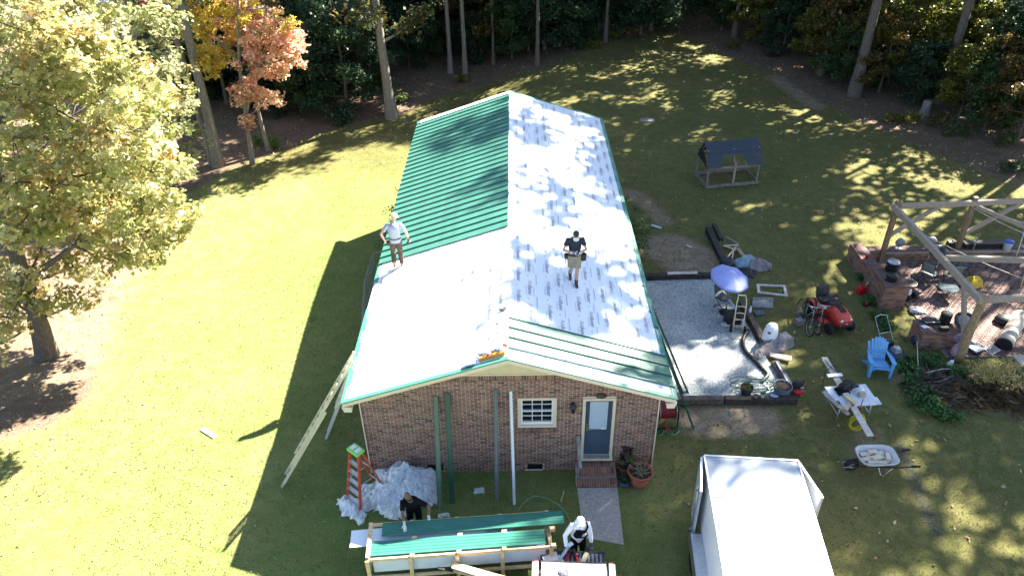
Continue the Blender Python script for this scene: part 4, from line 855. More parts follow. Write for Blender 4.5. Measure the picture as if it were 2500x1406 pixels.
# 2: navy shirt, khaki shorts, looking at a phone
p = rp(1400, 692, 1); p.z += .01
o, B = person('worker in navy shirt and khaki shorts walking on the white roof looking at phone', p, math.radians(4), dict(lean=.10, turn=-.05, nod=.75, wl=(.06, -.33, 1.16), wr=(-.10, -.30, 1.17), ehl=(1, .2, -.5), ehr=(-1, .2, -.5), al=(.07, -.05, .09-.07*slz), ar=(-.06, .28, .14+.06*slz), hl=(-.9, -.35, .1), hr=(.9, -.4, .1), nl=(0, -.4, 1), nr=(0, -.3, 1), cl=.7, cr=.7, tr=(-.05, -1, -.35)),
              dict(skin=m_skin, shirt=m_navy, legs=m_khaki, boots=m_bshoe, sleeve=.62, leg=.5, gloves=m_glv), 1.03)
v_ = MB(); v_.grid(lambda a, b: B['hp'](((b-.5)*.16*(1-.2*a*a), -.088-.09*a*(1-(2*b-1)**2*.35), .045-.03*a-.02*(2*b-1)**2)), 6, 8); v_.lathe([(.083, -.005), (.085, .03)], B['hp']((0, .01, .035)), 18, B['RH'], 1, 1.18, cap=False); part('visor', v_, m_capw, o, sol=.006)
hr_ = MB(); hr_.lathe([(.080, 0), (.080, .03), (.072, .055), (.045, .083), (.005, .09)], B['hp']((0, .016, .03)), 16, B['RH'], 1, 1.2); part('hair', hr_, M('brown_hair', (.05, .03, .02), .7, .3, 30), o)
pouch(o, B, m_strap, .23, -.03, .90, 1.15); pouch(o, B, m_strap, -.21, .0, .92, .8); part('belt', MB().lathe([(.178, -.02), (.178, .025)], B['pel']+V3((0, .005, .0)), 20, sy=.74), m_strap, o)
bm_ = o.matrix_basis; ph_ = bm_ @ ((B['W'][1]+B['W'][-1])/2+V3((0, -.07, .035))); one('phone', MB().box((0, 0, 0), (.15, .075, .01), R=Matrix.Rotation(.5, 3, 'X')), m_black, 'dark phone held in both hands by worker in navy shirt', 'phone', loc=ph_, bev=.003)
hm = thing('hammer', 'hammer hanging from the tool belt of worker in navy shirt', 'hammer', bm_@(B['pel']+V3((-.25, -.02, -.1)))); part('handle', MB().tube([(0, 0, -.2), (0, 0, .1)], .014, 8), m_wood, hm); part('head', MB().bar((0, -.06, .11), (0, .06, .11), .03, .03), m_dark, hm)
# 3: bald man in black leaning over the rack
pz_ = gz(1010, 1272, 1.0); p = onz((-2.42, -1.92))
o, B = person('bald bearded man in black T-shirt leaning over the timber rack', p, math.radians(6), dict(lean=.52, twist=-.1, turn=.7, nod=-.5, wl=(.40, -.56, 1.08), wr=(-.17, -.92, 1.10), ehl=(1, .4, .1), ehr=(-1, .3, .3), al=(.14, .06, .09), ar=(-.13, .10, .09), hl=(.1, -.5, -.5), hr=(.05, -.8, -.45), cl=.35, cr=.25, wide=1.12, nl=(0, .3, -1), nr=(0, .3, -1)),
              dict(skin=m_skind, shirt=m_blk, legs=m_blk, boots=m_bshoe, sleeve=.8, gloves=m_glv), 1.0)
bd = MB(); bd.ell(B['hp']((0, -.042, -.066)), (.056, .055, .05), 12, B['RH']); bd.ell(B['hp']((0, -.083, -.048)), (.03, .014, .008), 8, B['RH']); part('beard', bd, M('black_beard', (.012, .01, .009), .9, .3, 40), o)
# 4: hooded white jacket, black sling bag
p = onz((1.62, -2.86))
o, B = person('person in white hooded jacket with black sling bag by the truck tailgate', p, math.radians(8), dict(lean=.18, turn=-.25, nod=.55, wl=(.27, -.22, .86), wr=(-.36, -.36, 1.02), ehl=(.5, .8, 0), ehr=(-.6, .8, .2), al=(.11, .0, .09), ar=(-.12, .06, .09), hl=(0, -.3, -1), hr=(-.5, -.5, -.6), cl=.4, cr=.7),
              dict(skin=m_skin, shirt=m_wht, legs=m_blk, boots=m_bshoe, sleeve=2, gloves=m_dgl, hem=True), 1.0)
hp, RH = B['hp'], B['RH']; hd = MB(); hd.ell(hp((0, .028, .022)), (.108, .118, .128), 16, RH); hd.tube([hp((0, .06, -.10)), B['up']((0, .04, 1.44))], [.10, .12], 12, rnd=True); hd.tube([hp((.085*math.cos(t), -.062-.02*math.sin(t), .02+.11*math.sin(t))) for t in [math.pi*j/10-.35 for j in range(12)]], .022, 8, rnd=True); hd.grid(lambda a, b: hp(((b-.5)*.15*(1-.2*a*a), -.085-.085*a*(1-(2*b-1)**2*.35), .07-.035*a-.02*(2*b-1)**2)), 5, 6); remesh(part('hood', hd, m_wht, o), .010, 4)
mk = MB(); mk.ell(hp((0, -.06, -.05)), (.056, .052, .06), 12, RH); part('face_mask', mk, m_wht, o)
bg_ = MB(); bg_.rings([[B['up']((x+.02+a*math.cos(t), -.155+(.03 if k else 0)*1, z0+b*math.sin(t))) for t in [2*math.pi*j/12 for j in range(12)]] for k, (x, z0, a, b) in enumerate(((-.07, 1.24, .10, .17), (-.07, 1.24, .12, .19)))]); part('sling_bag', bg_, m_blk, o)
stp = MB(); stp.tube([B['up'](q) for q in ((-.12, -.13, 1.40), (-.02, -.16, 1.33), (.10, -.16, 1.38), (.16, -.1, 1.46), (.15, .02, 1.49))], .045, 8, flat=.3); stp.tube([B['up'](q) for q in ((-.02, -.165, 1.12), (.10, -.165, 1.10), (.2, -.1, 1.09), (.215, -.0, 1.08))], .022, 8, flat=.4); part('bag_strap', stp, m_blk, o)
t0 = o.matrix_basis@(B['W'][-1]+V3((-.04, -.08, -.05)))
tl = thing('crimping_tool', 'long steel crimping tool in the hand of person in white jacket', 'tool', t0); a, b = V3((.10, .14, .09)), V3((-.24, -.34, -.05))
part('jaw_beam', MB().bar(a, b, .07, .045), m_steel, tl, .006); part('jaw_head', MB().bar(b+V3((.05, .06, .0)), b+V3((-.03, -.05, -.0)), .15, .06), m_white, tl, .01); part('end_knob', MB().bar(a+V3((-.04, -.04, 0)), a+V3((.07, .03, .01)), .09, .05), m_white, tl, .01)
# ================================================================ work site round the house
def boards(mb, L):
    for a, b, w, h in L: mb.bar(a, b, w, h)
    return mb
m_lad = M('yellow_fibreglass', (.60, .54, .36), .5, .1, 5); m_alu = M('aluminium', (.62, .63, .65), .38, .1, 6, metal=.7); m_orl = M('red_orange_fibreglass', (.55, .085, .04), .5, .1, 5); m_lime = M('lime_plastic', (.25, .62, .12), .45, .08, 5)
m_gw = M('pale_wrapped_sheet', (.62, .66, .74), .35, .06, 3); m_wpanel = M('white_back_panel', (.72, .76, .82), .4, .04, 3)
# extension ladder against the left eave, shorter red ladder behind it
def ext_ladder(name, label, a, b, w, m_r, n, fly):
    a, b = V3(a), V3(b); o = thing(name, label, 'ladder', a); d = (b-a); L = d.length; d.normalize(); y = V3((0, 1, 0)); y = (y-d*y.dot(d)).normalized(); nn = d.cross(y)
    if nn.z < 0: nn = -nn
    for k, (t0, t1, off, ww) in enumerate(((0, L*.62, 0, w), (L*fly, L, .06, w-.06))):
        for s in (-1, 1): part('rail', MB().bar(d*t0+y*s*ww/2+nn*off, d*t1+y*s*ww/2+nn*off, .075, .03, y), m_r if k == 0 else m_r, o)
        i = .25+t0
        while i < t1: part('rung', MB().tube([d*i-y*ww/2+nn*off, d*i+y*ww/2+nn*off], .018, 6), m_alu, o); i += .305
    for s in (-1, 1): part('foot', MB().bar(V3((0, 0, 0))+y*s*w/2, d*.16+y*s*w/2, .05, .10, y), m_alu, o)
    return o, d, y, nn
fo = g(693, 1172); tp = gz(868, 872, 3.75); tp.x = max(tp.x, -4.35)
ol, d, y_, nn = ext_ladder('extension_ladder', 'pale yellow extension ladder leaning on the left eave', fo, tp, .50, m_lad, 0, .18)
part('label_sticker', MB().bar(d*1.35+y_*.235, d*1.5+y_*.235, .012, .07, y_), m_lime, ol)
ext_ladder('short_ladder', 'aluminium ladder half hidden behind the pale yellow ladder', g(798, 1062), V3((-4.12, 2.55, 2.75)), .4, m_alu, 0, .3)
# stepladder
p = g(884, 1222); sd_ = thing('stepladder', 'orange stepladder with lime green top cap beside the plastic film', 'ladder', p, math.radians(-40)); H = 1.82
for s in (-1, 1):
    part('front_rail', MB().bar((s*.27, -.28, 0), (s*.16, .05, H), .03, .075, (0, 1, 0)), m_orl, sd_); part('rear_rail', MB().bar((s*.25, .62, 0), (s*.14, .16, H), .025, .05, (0, 1, 0)), m_orl, sd_)
    part('spreader', MB().bar((s*.23, -.10, .85), (s*.21, .42, .80), .012, .02), m_alu, sd_)
for i in range(5):
    t = (i+.85)/6.1; part('step', MB().box((0, -.28+.33*t, H*t), (.54-.22*t-.03, .095, .03)), m_alu, sd_)
for t in (.25, .6): part('rear_brace', MB().bar((-.25+.11*t, .62-.46*t, H*t), (.25-.11*t, .62-.46*t, H*t), .02, .03), m_alu, sd_)
tc_ = MB(); tc_.box((0, .1, H+.02), (.40, .27, .09)); part('top_cap', tc_, m_lime, sd_, .02); part('cap_tray', MB().box((-.09, .1, H+.068), (.12, .16, .012)).box((.09, .1, H+.068), (.12, .16, .012)), m_white, sd_)
# strips leaning on the front wall and on the right eave
m_gfade = greenmat('faded_green_metal', (.10, .16, .10), .5); m_weath = M('weathered_green_paint', (.10, .125, .12), .8, .4, 9, .2, rgb2=(.19, .20, .19))
def lean_strip(name, label, base, top, w, m, m2=None, th=.02, group=None, cat='metal trim'):
    base, top = V3(base), V3(top); o = thing(name, label, cat, base, 0, group); d = top-base; x = V3((1, 0, 0)); n = x.cross(d).normalized()
    part('face', MB().bar((0, 0, 0), d, w, th*.3, n), m, o)
    for s in (-1, 1): part('folded_edge', MB().bar(x*s*w/2, d+x*s*w/2, .006, th+.02, n), m2 or m, o)
    return o
def wtop(px, py): q = wl(px, py, -.03); return q
lean_strip('ridge_cap', 'faded green flashing strip leaning on the brick wall over the vent', g(1075, 1242), wtop(1063, 967), .13, m_gfade, m_gdark)
lean_strip('ridge_cap', 'dark green flashing strip leaning on the brick wall beside the faded one', g(1104, 1228), wtop(1092, 960), .125, m_gdark)
lean_strip('old_gutter', 'weathered grey green downspout leaning on the brick wall', g(1213, 1221), wtop(1210, 950), .09, m_weath, None, .05)
lean_strip('drip_edge', 'white faced trim strip with green edge leaning beside the window', g(1256, 1232), wtop(1247, 955), .085, m_white, m_gdark)
def eave_strip(label, bpx, tpx, tz_=3.34):
    b = g(*bpx, .0); b.z = float(tz(b.x, b.y))+.05; t = rp(*tpx, 1); t = V3((min(t.x, 4.13), t.y, rz_(4.1)+.08)); o = thing('eave_trim_strip', label, 'metal trim', b); d = t-b; y = V3((0, 1, 0))
    part('face', MB().bar((0, 0, 0), d, .11, .006, (1, 0, .3)), m_gdark, o); part('folded_edge', MB().bar((.03, -.05, .0), d+V3((.03, -.05, 0)), .006, .06, (1, 0, .3)), m_gdark, o)
eave_strip('long dark green trim leaning on the right eave, its foot on the gravel', (1677, 961), (1567, 697)); eave_strip('long dark green trim leaning on the right eave, its foot on the grass beyond the ties', (1690, 1047), (1584, 760)); eave_strip('long dark green trim lying close along the right eave above the gravel', (1664, 962), (1600, 800))
# timber rack with metal panels
RA = gz(905, 1281, 1.0); RB_ = gz(1347, 1250, 1.0); RD = (RB_-RA); RL = RD.length; ang = math.atan2(RD.y, RD.x)
ro = gz(893, 1366, 1.0); rack = thing('timber_rack', 'long new pine timber rack loaded with roofing panels before the house', 'rack', V3((ro.x, ro.y, 0)), ang)
RWd = .98; RL = 4.42; pl_ = lambda n, a, b, w=.045, h=.09: part(n, MB().bar(a, b, w, h), m_pine, rack, .003)
pl_('top_rail', (0, 0, .98), (RL, 0, .98)); pl_('top_rail', (0.05, RWd, .98), (RL-.1, RWd, .98)); pl_('bottom_rail', (0, 0, .32), (RL, 0, .32)); pl_('bottom_rail', (.05, RWd, .32), (RL-.1, RWd, .32))
pl_('end_rail', (.05, 0, 1.07), (.05, RWd, 1.07), .09, .04); pl_('end_rail', (.05, .03, .6), (.05, RWd-.03, .6))
for i, x in enumerate((.03, 1.02, 2.1, 3.15, 4.3)):
    for yy in (-.046, RWd+.046): pl_('post', (x, yy, .0), (x, yy, 1.02 if yy < 0 else 1.0), .09, .045)
    pl_('cross_bearer', (x, .0, .86), (x, RWd, .86), .09, .045)
    if i: pl_('spacer_block', (x+.02, .50, .985), (x+.14, .50, .985), .09, .11); pl_('spacer_block', (x, -.01, 1.05), (x+.1, -.01, 1.05), .08, .07)
def ribbed(L, W_p, amp=.012, n=5):
    mb = MB(); prof = []
    for i in range(n): c = W_p*(i+.5)/n; prof += [(c-.045, 0), (c-.02, amp), (c+.02, amp), (c+.045, 0)]
    prof = [(0, .0), (0.0, .03), (.012, .03), (.014, 0)]+[q for q in prof if .02 < q[0] < W_p-.02]+[(W_p-.003, 0), (W_p, -.02)]
    k = len(prof); mb.add([(x, y, z) for x in (0, L) for y, z in prof], [(j, j+1, k+j+1, k+j) for j in range(k-1)]); return mb
rm = rack.matrix_basis
m_gteal = greenmat('shaded_green_panel', (.035, .165, .12), .33)
def on_rack(x, y, z): return rm@V3((x, y, z))
def panel_on(label, x0, y0, z0, L, Wp, m, rzz=0): o = thing('loose_metal_panel', label, 'roof panel', on_rack(x0, y0, z0), ang+rzz); pp = part('sheet', ribbed(L, Wp), m, o, sol=.003); return o
panel_on('green ribbed roof panel lying along the house side of the rack', .33, .565, 1.055, 4.35, .40, m_gteal, .0); panel_on('green ribbed roof panel lying along the near side of the rack', .06, .05, 1.04, 4.12, .42, m_gteal)
wp = one('backed_sheet', MB().box((1.6, .24, 0), (3.2, .48, .012)), m_wpanel, 'white backed panel sticking out of the end of the rack', 'roof panel', loc=on_rack(-.42, .42, .93), rz=ang+.02)
for i, (x, y, z, L) in enumerate(((.15, .06, .42, 4.0), (.15, .52, .42, 3.3))):
    o = thing('panel_bundle', ('wrapped bundle of pale panels low in the rack, near side', 'wrapped bundle of pale panels low in the rack, house side')[i], 'bundle', on_rack(x, y, z), ang); b = MB()
    for k in range(9): part('sheet', MB().box((L/2+random.uniform(-.03, .03), .2, k*.045+.03), (L, .40, .02)), m_gw, o)
    part('wrap', MB().box((L/2, .2, .22), (L+.04, .415, .38)), m_gw, o, .01)
# crumpled plastic film
def film_mat():
    m, n, l, b = nodes('clear_plastic_film'); tc = n.new('ShaderNodeTexCoord'); no = n.new('ShaderNodeTexNoise'); no.inputs['Scale'].default_value = 4; no.inputs['Detail'].default_value = 8; no.inputs['Roughness'].default_value = .7; no.inputs['Distortion'].default_value = .4; mpp = n.new('ShaderNodeMapping'); mpp.inputs['Rotation'].default_value = (0, 0, .7); mpp.inputs['Scale'].default_value = (1.1, .5, .8); l.new(tc.outputs['Object'], mpp.inputs[0]); l.new(mpp.outputs[0], no.inputs['Vector'])
    b.inputs['Base Color'].default_value = (.88, .92, .97, 1); b.inputs['Roughness'].default_value = .22; b.inputs['Specular IOR Level'].default_value = .9
    bp = n.new('ShaderNodeBump'); bp.inputs['Strength'].default_value = .3; bp.inputs['Distance'].default_value = .05; l.new(no.outputs[0], bp.inputs['Height']); l.new(bp.outputs[0], b.inputs['Normal'])
    t = n.new('ShaderNodeBsdfTransparent'); mx = n.new('ShaderNodeMixShader'); r = n.new('ShaderNodeValToRGB'); r.color_ramp.elements[0].position = .35; r.color_ramp.elements[0].color = (.45,)*3+(1,); r.color_ramp.elements[1].position = .62; r.color_ramp.elements[1].color = (1.,)*3+(1,)
    lw = n.new('ShaderNodeLayerWeight'); lw.inputs[0].default_value = .5; ad_ = n.new('ShaderNodeMath'); ad_.operation = 'MULTIPLY_ADD'; ad_.inputs[1].default_value = .55; l.new(lw.outputs['Facing'], ad_.inputs[0]); l.new(no.outputs[0], r.inputs[0]); ml = n.new('ShaderNodeMath'); ml.operation = 'MULTIPLY'; ml.inputs[1].default_value = .62; l.new(r.outputs[0], ml.inputs[0]); l.new(ml.outputs[0], ad_.inputs[2]); ad_.use_clamp = True; l.new(ad_.outputs[0], mx.inputs[0]); l.new(t.outputs[0], mx.inputs[1]); l.new(b.outputs[0], mx.inputs[2]); l.new(mx.outputs[0], n['Material Output'].inputs[0]); return m
m_film = film_mat()
from mathutils import noise as mn
def crumple(name, label, outline, hgt, m, seed, cat, amp=.5, fr=2.2, res=70, sharp=.7, zb=.01, loc=None, facet=False):
    P = [(q[0], q[1]) for q in outline]; A = np.array(P); cx, cy = A.mean(0); mb = MB(); x0, y0 = A.min(0); x1, y1 = A.max(0); st = max(x1-x0, y1-y0)/res; nx_ = int((x1-x0)/st)+1; ny_ = int((y1-y0)/st)+1
    gx_, gy_ = np.meshgrid(x0+np.arange(nx_+1)*st, y0+np.arange(ny_+1)*st, indexing='ij'); sd_ = inside_dist(gx_, gy_, A); mx_ = sd_.max(); idx = {}; vs = []; fs = []
    def vid(i, j):
        if (i, j) not in idx:
            x, y = gx_[i, j], gy_[i, j]; d = max(0, sd_[i, j])/mx_; q = V3((x*fr, y*fr, seed*3.1)); rg = 1-abs(mn.noise(V3((q.x*.6+q.y*.35, q.y*1.5-q.x*.4, q.z)))*2)*sharp; rg2 = 1-abs(mn.noise(q*2.3)*2); rg3 = 1-abs(mn.noise(q*5.1)*2); h = hgt*(d**.55)*(.35+.65*(rg*.66+rg2*.26+rg3*.08))+.02*rg3*amp
            idx[i, j] = len(vs); vs.append((x-cx+.10*mn.noise(q*1.7+V3((5, 0, 0)))*amp, y-cy+.10*mn.noise(q*1.7+V3((0, 7, 0)))*amp, max(.006, h+((random.random()-.5)*.16*min(1, d*4) if facet else 0))+zb))
        return idx[i, j]
    for i in range(nx_):
        for j in range(ny_):
            if sd_[i, j] > -st*.6 and sd_[i+1, j+1] > -st*.6: fs.append((vid(i, j), vid(i+1, j), vid(i+1, j+1), vid(i, j+1)))
    mb.add(vs, [t_ for f_ in fs for t_ in ((f_[0], f_[1], f_[2]), (f_[0], f_[2], f_[3]))] if facet else fs, not facet); return one(name, mb, m, label, cat, loc=(cx, cy, float(tz(cx, cy)) if loc is None else loc))
O = lambda *l: [tuple(g(*q))[:2] for q in l]
crumple('plastic_film', 'heap of crumpled clear plastic film on the grass by the stepladder', O((915, 1150), (975, 1138), (1000, 1132), (1040, 1148), (1068, 1170), (1070, 1205), (1045, 1235), (1010, 1240), (990, 1262), (955, 1270), (925, 1258), (880, 1250), (860, 1262), (830, 1250), (822, 1222), (850, 1215), (885, 1225), (888, 1200), (905, 1185), (925, 1180)), .55, m_film, 3, 'plastic film', 2.0, 1.6, 46, facet=True)
fo_ = bpy.data.objects['plastic_film']; f2_ = crumple('inner_fold', 'x x x x', O((925, 1160), (1000, 1140), (1055, 1170), (1055, 1215), (1000, 1235), (930, 1240), (905, 1215)), .85, m_film, 17, 'x', 2.4, 2.2, 34, facet=True); f2_.parent = fo_; f2_.location = V3(f2_.location)-V3(fo_.location)
for k_ in ('label', 'category'): del f2_[k_]
crumple('plastic_film', 'trailing corner of plastic film on the shaded lawn', O((826, 1222), (848, 1216), (885, 1240), (893, 1262), (882, 1284), (868, 1268), (838, 1262)), .22, m_film, 5, 'plastic film', 1.5, 3.4, 16, facet=True)
crumple('plastic_bag', 'small clear plastic bag on the grass below the wall', O((1158, 1192), (1182, 1190), (1182, 1206), (1172, 1204), (1157, 1206)), .06, m_film, 8, 'bag', .3, 9, 24)
crumple('plastic_bag', 'scrap of plastic film by the house side of the rack', O((1069, 1256), (1096, 1252), (1098, 1262), (1070, 1264)), .10, m_film, 9, 'bag', .3, 8, 24)
# straps and offcuts in the grass
one('packing_strap', MB().tube([g(1265, 1246)+V3((0, 0, .03)), g(1283, 1232)+V3((0, 0, .16)), g(1305, 1223)+V3((0, 0, .22)), g(1335, 1228)+V3((0, 0, .2)), g(1362, 1240)+V3((0, 0, .16)), g(1385, 1262)+V3((0, 0, .12)), g(1392, 1275)], .008, 5), m_lime if False else M('green_strap', (.2, .42, .26), .4, .1, 5), 'thin green packing strap arched over the grass', 'strap')
one('wood_offcut', MB().bar(g(1369, 1226)+V3((0, 0, .03)), g(1377, 1200)+V3((0, 0, .03)), .03, .02), m_pine, 'pale wood stick on the grass left of the path', 'stick')
one('white_board', MB().bar(g(494, 1048)+V3((0, 0, .03)), g(526, 1068)+V3((0, 0, .03)), .13, .03), m_white, 'short white board lying on the sunlit lawn', 'board')
m_paleb_ = M('beige_packet', (.5, .42, .36), .8)
# tool box pile and cloths at the ridge
p = rp(1205, 880, -1); tb = thing('roofing_tray', 'wooden tray of rags and fasteners at the front of the ridge', 'tray', V3((-.38, -OH+.26, rz_(.38)+.02)), 0)
RTl = Matrix.Rotation(-math.atan(SL), 3, 'Y'); q = MB(); q.box((0, -.09, .05), (.66, .025, .10), R=RTl); q.box((0, .14, .04), (.66, .025, .08), R=RTl); q.box((0, .02, .012), (.66, .22, .02), R=RTl); part('tray_box', q, M('orange_pine', (.50, .25, .06), .7, .15, 8), tb)
for i in range(9):
    q = MB(); c = V3((-.28+.075*i+random.uniform(-.03, .03), random.uniform(-.04, .1), .10+.02*(i % 3)-(-.28+.075*i)*-.325)); q.ell(c, (random.uniform(.05, .10), random.uniform(.05, .08), random.uniform(.03, .07)), 8, Matrix.Rotation(i, 3, 'Z')); part('rag', q, [M('blue_rag', (.16, .26, .45), .8), m_white, m_white, M('red_rag', (.45, .12, .10), .8), m_white][i % 5], tb)
q = MB(); q.poly([(0, 0, 0), (.26, 0, 0), (.26, .16, 0), (0, .16, 0)], (0, 0, .05)); one('box_of_screws', q, M('blue_grey_card', (.2, .32, .5), .7), 'blue carton sitting on the roof edge beside the tray', 'box', loc=(-1.02, -OH+.07, rz_(.9)+.0))
bpy.data.objects['box_of_screws'].rotation_euler = (0, -math.atan(SL), 0)
for i in range(7):
    u, yy = random.uniform(.1, .5), random.uniform(.25, .9); one('loose_fastener', MB().bar((0, 0, 0), (.06*math.cos(i), .06*math.sin(i), 0), .03, .02), m_strap if i % 2 else m_paleb_, 'small loose fastener packet scattered on the ridge underlayment', 'packet', 'packets scattered by the ridge', loc=rs(-1, u, yy, .03))
one('work_glove', MB().ell((0, 0, 0), (.11, .05, .03), 10).ell((.06, .05, .02), (.05, .03, .025), 8), m_dgl, 'dark work glove lying on the ridge by the green panels', 'glove', loc=rs(-1, .14, 1.35, .035))
# ---- cargo trailer with rear doors open
TR = gz(1720, 1114, 2.3); TR2 = gz(1948, 1123, 2.3); ta = math.atan2(TR2.y-TR.y, TR2.x-TR.x); TWd = (TR2-TR).length; ta2 = math.atan2(gz(1762, 1406, 2.3).x-TR.x, TR.y-gz(1762, 1406, 2.3).y)
mid_ = (TR+TR2)/2; tr_ = thing('cargo_trailer', 'white enclosed cargo trailer with both rear doors swung open', 'trailer', (mid_.x, mid_.y, 0), ta2*.85)
m_tw = M('white_trailer_skin', (.80, .81, .83), .3, .03, 2, spec=.5); m_rooft = M('galvalume_roof', (.52, .56, .62), .3, .06, 2, .05, metal=.25); h = TWd/2; TL = 5.0
bx = MB(); t = .04
bx.box((-h+t/2, -TL/2, 1.35), (t, TL, 1.86)); bx.box((h-t/2, -TL/2, 1.35), (t, TL, 1.86)); bx.box((0, -TL+t/2, 1.35), (TWd-2*t, t, 1.86)); part('body', bx, m_tw, tr_)
part('floor', MB().box((0, -TL/2, .45), (TWd-.1, TL-.02, .08)), m_greyw, tr_)
part('roof', MB().grid(lambda a, b: ((a-.5)*TWd*1.005, .01-b*(TL+.02), 2.285+.012*math.sin(math.pi*a)), 10, 6), m_rooft, tr_, sol=.012)
part('roof_seam', MB().bar((-h, -1.22, 2.293), (0, -1.22, 2.305), .04, .012).bar((0, -1.22, 2.305), (h, -1.22, 2.293), .04, .012), m_grey, tr_)
rt = MB()
for s in (-1, 1): rt.bar((s*h, .02, 2.285), (s*h, -TL, 2.285), .035, .05); rt.bar((s*h, 0, .45), (s*h, 0, 2.27), .06, .06)
rt.bar((-h, .01, 2.285), (h, .01, 2.285), .05, .06); part('corner_trim', rt, m_alu, tr_)
m_dooor = M('grey_door_lining', (.42, .44, .47), .5, .05, 3)
def rear_door(s, a):
    d = part('rear_door', MB(), m_tw, tr_); q = MB(); dv = V3((math.sin(a)*s, -math.cos(a), 0)); nv = V3((dv.y, -dv.x, 0)); o_ = V3((s*(h+.05), .02, 0)); ww = h-.04
    R_ = Matrix((dv, nv, V3((0, 0, 1)))).transposed(); q.box(o_+dv*ww/2+V3((0, 0, 1.33)), (ww, .04, 1.78), R=R_); d.data = q.mesh('rear_door', m_dooor)
    f = MB()
    for z in (.46, 2.2): f.box(o_+dv*ww/2+V3((0, 0, z)), (ww+.02, .055, .05), R=R_)
    for k in (.02, ww-.02): f.box(o_+dv*k+V3((0, 0, 1.33)), (.05, .055, 1.70), R=R_)
    part('door_edge', f, m_alu, d)
    b_ = MB(); c_ = o_+dv*(ww-.2)+nv*s*-.05; b_.tube([c_+V3((0, 0, .5)), c_+V3((0, 0, 2.15))], .015, 6)
    for z in (.6, 1.1, 2.05): b_.box(c_+V3((0, 0, z)), (.07, .07, .08), R=R_)
    part('lock_bar', b_, m_steel, d)
rear_door(-1, .13); rear_door(1, .27)
m_dia = M('diamond_plate', (.6, .62, .65), .28, .3, 42, .6, metal=.85)
for s in (-1, 1):
    fd = part('fender', MB(), m_dia, tr_); f = MB(); prof = [(-1.0, .45), (-1.0, .72), (-1.12, .83), (-2.75, .83), (-2.87, .72), (-2.87, .45)]
    vs = [(s*(h+.005+k), y, z) for k in (0, .27) for y, z in prof]; n = len(prof); f.add(vs, [(j, j+1, n+j+1, n+j) for j in range(n-1)]); f.add([(s*(h+.275), y, z) for y, z in prof], [tuple(range(n))]); fd.data = f.mesh('fender', m_dia)
    for y in (-1.5, -2.35):
        wh = part('wheel', MB().lathe([(.18, -.10), (.31, -.10), (.34, -.06), (.34, .06), (.31, .10), (.18, .10)], (s*(h+.15), y, .34), 20, Matrix.Rotation(math.pi/2, 3, 'Y')), m_rubber, tr_); part('rim', MB().lathe([(.02, -.06), (.17, -.08), (.18, .08), (.02, .06)], (s*(h+.15), y, .34), 14, Matrix.Rotation(math.pi/2, 3, 'Y')), m_white, wh)
part('drawbar', MB().bar((-.6, -TL, .42), (0, -TL-1.1, .42), .08, .1).bar((.6, -TL, .42), (0, -TL-1.1, .42), .08, .1).cyl((0, -TL-1.0, .0), (0, -TL-1.0, .6), .03), m_dark, tr_)
# ---- silver pickup backed up to the rack, tailgate down
pa, pb = gz(1305, 1378, 1.0), gz(1497, 1384, 1.0); pm = (pa+pb)/2; pk = thing('pickup_truck', 'silver pickup truck with bed cover and lowered tailgate full of tools', 'pickup', (pm.x, pm.y+.12, 0), math.atan2(pb.y-pa.y, pb.x-pa.x)); PWd = .94
m_sil = M('silver_paint', (.52, .50, .49), .32, .05, 3, metal=.35, spec=.6); m_bed = M('dark_bed_liner', (.045, .047, .052), .7, .15, 20); m_cov = M('grey_bed_cover', (.46, .44, .46), .4, .04, 3)
bd = MB()
for s in (-1, 1):
    prof = [(s*PWd*.86, 1.06), (s*PWd*.95, 1.05), (s*PWd, .98), (s*PWd*1.01, .75), (s*PWd*.97, .45), (s*PWd*.86, .42)]
    ys = [(0, .82), (-.06, .95), (-.2, 1), (-1.95, 1)]
    bd.rings([[(x*(1 if k > .99 else .97+.03*k), y, z*(k if z > .9 else 1)+(0 if k == 1 else (1-k)*.6)) for x, z in prof] for y, k in ys])
part('bed_side', bd, m_sil, pk)
for s in (-1, 1):
    rc = MB()
    for k in range(4): rc.bar((s*(.81+.038*k), -.08, 1.075-.006*k), (s*(.81+.038*k), -1.95, 1.075-.006*k), .026, .012)
    part('rail_cap', rc, m_sil, pk)
part('bed_floor', MB().box((0, -.95, .62), (1.56, 1.9, .06)), m_bed, pk)
tg = part('tailgate', MB().box((0, .27, .60), (1.52, .5, .07)), m_bed, pk, .01); rb_ = MB()
for i in range(9): rb_.box((-.1+.095*i, .27, .645), (.05, .40, .025))
part('tailgate_rib', rb_, m_grey, tg); part('tailgate_edge', MB().box((0, .53, .60), (1.54, .03, .09)), m_bed, tg)
part('bed_cover', MB().box((0, -1.0, 1.085), (1.46, 1.78, .05)), m_cov, pk, .015); part('cover_seal', MB().box((0, -.085, 1.06), (1.5, .05, .06)), m_black, pk)
for s in (-1, 1): part('tail_light', MB().box((s*.86, .0, .82), (.10, .05, .32)), m_red, pk, .01)
part('rear_bumper', MB().box((0, .06, .44), (1.8, .16, .16)), m_steel, pk, .02)
cb_ = MB(); cb_.rings([[(x*w_, y, z) for x, z in ((-.93, .45), (-.95, .95), (-.93, 1.05), (-.70*r_, top_), (.70*r_, top_), (.93, 1.05), (.95, .95), (.93, .45))] for y, w_, top_, r_ in ((-2.0, 1, 1.65, 1), (-2.2, 1, 1.83, 1), (-3.6, 1, 1.83, 1), (-4.25, 1, 1.15, 1.15), (-5.4, .97, 1.08, 1.2), (-5.7, .9, .9, 1.2))], smooth=False); part('cab', cb_, m_sil, pk, .02)
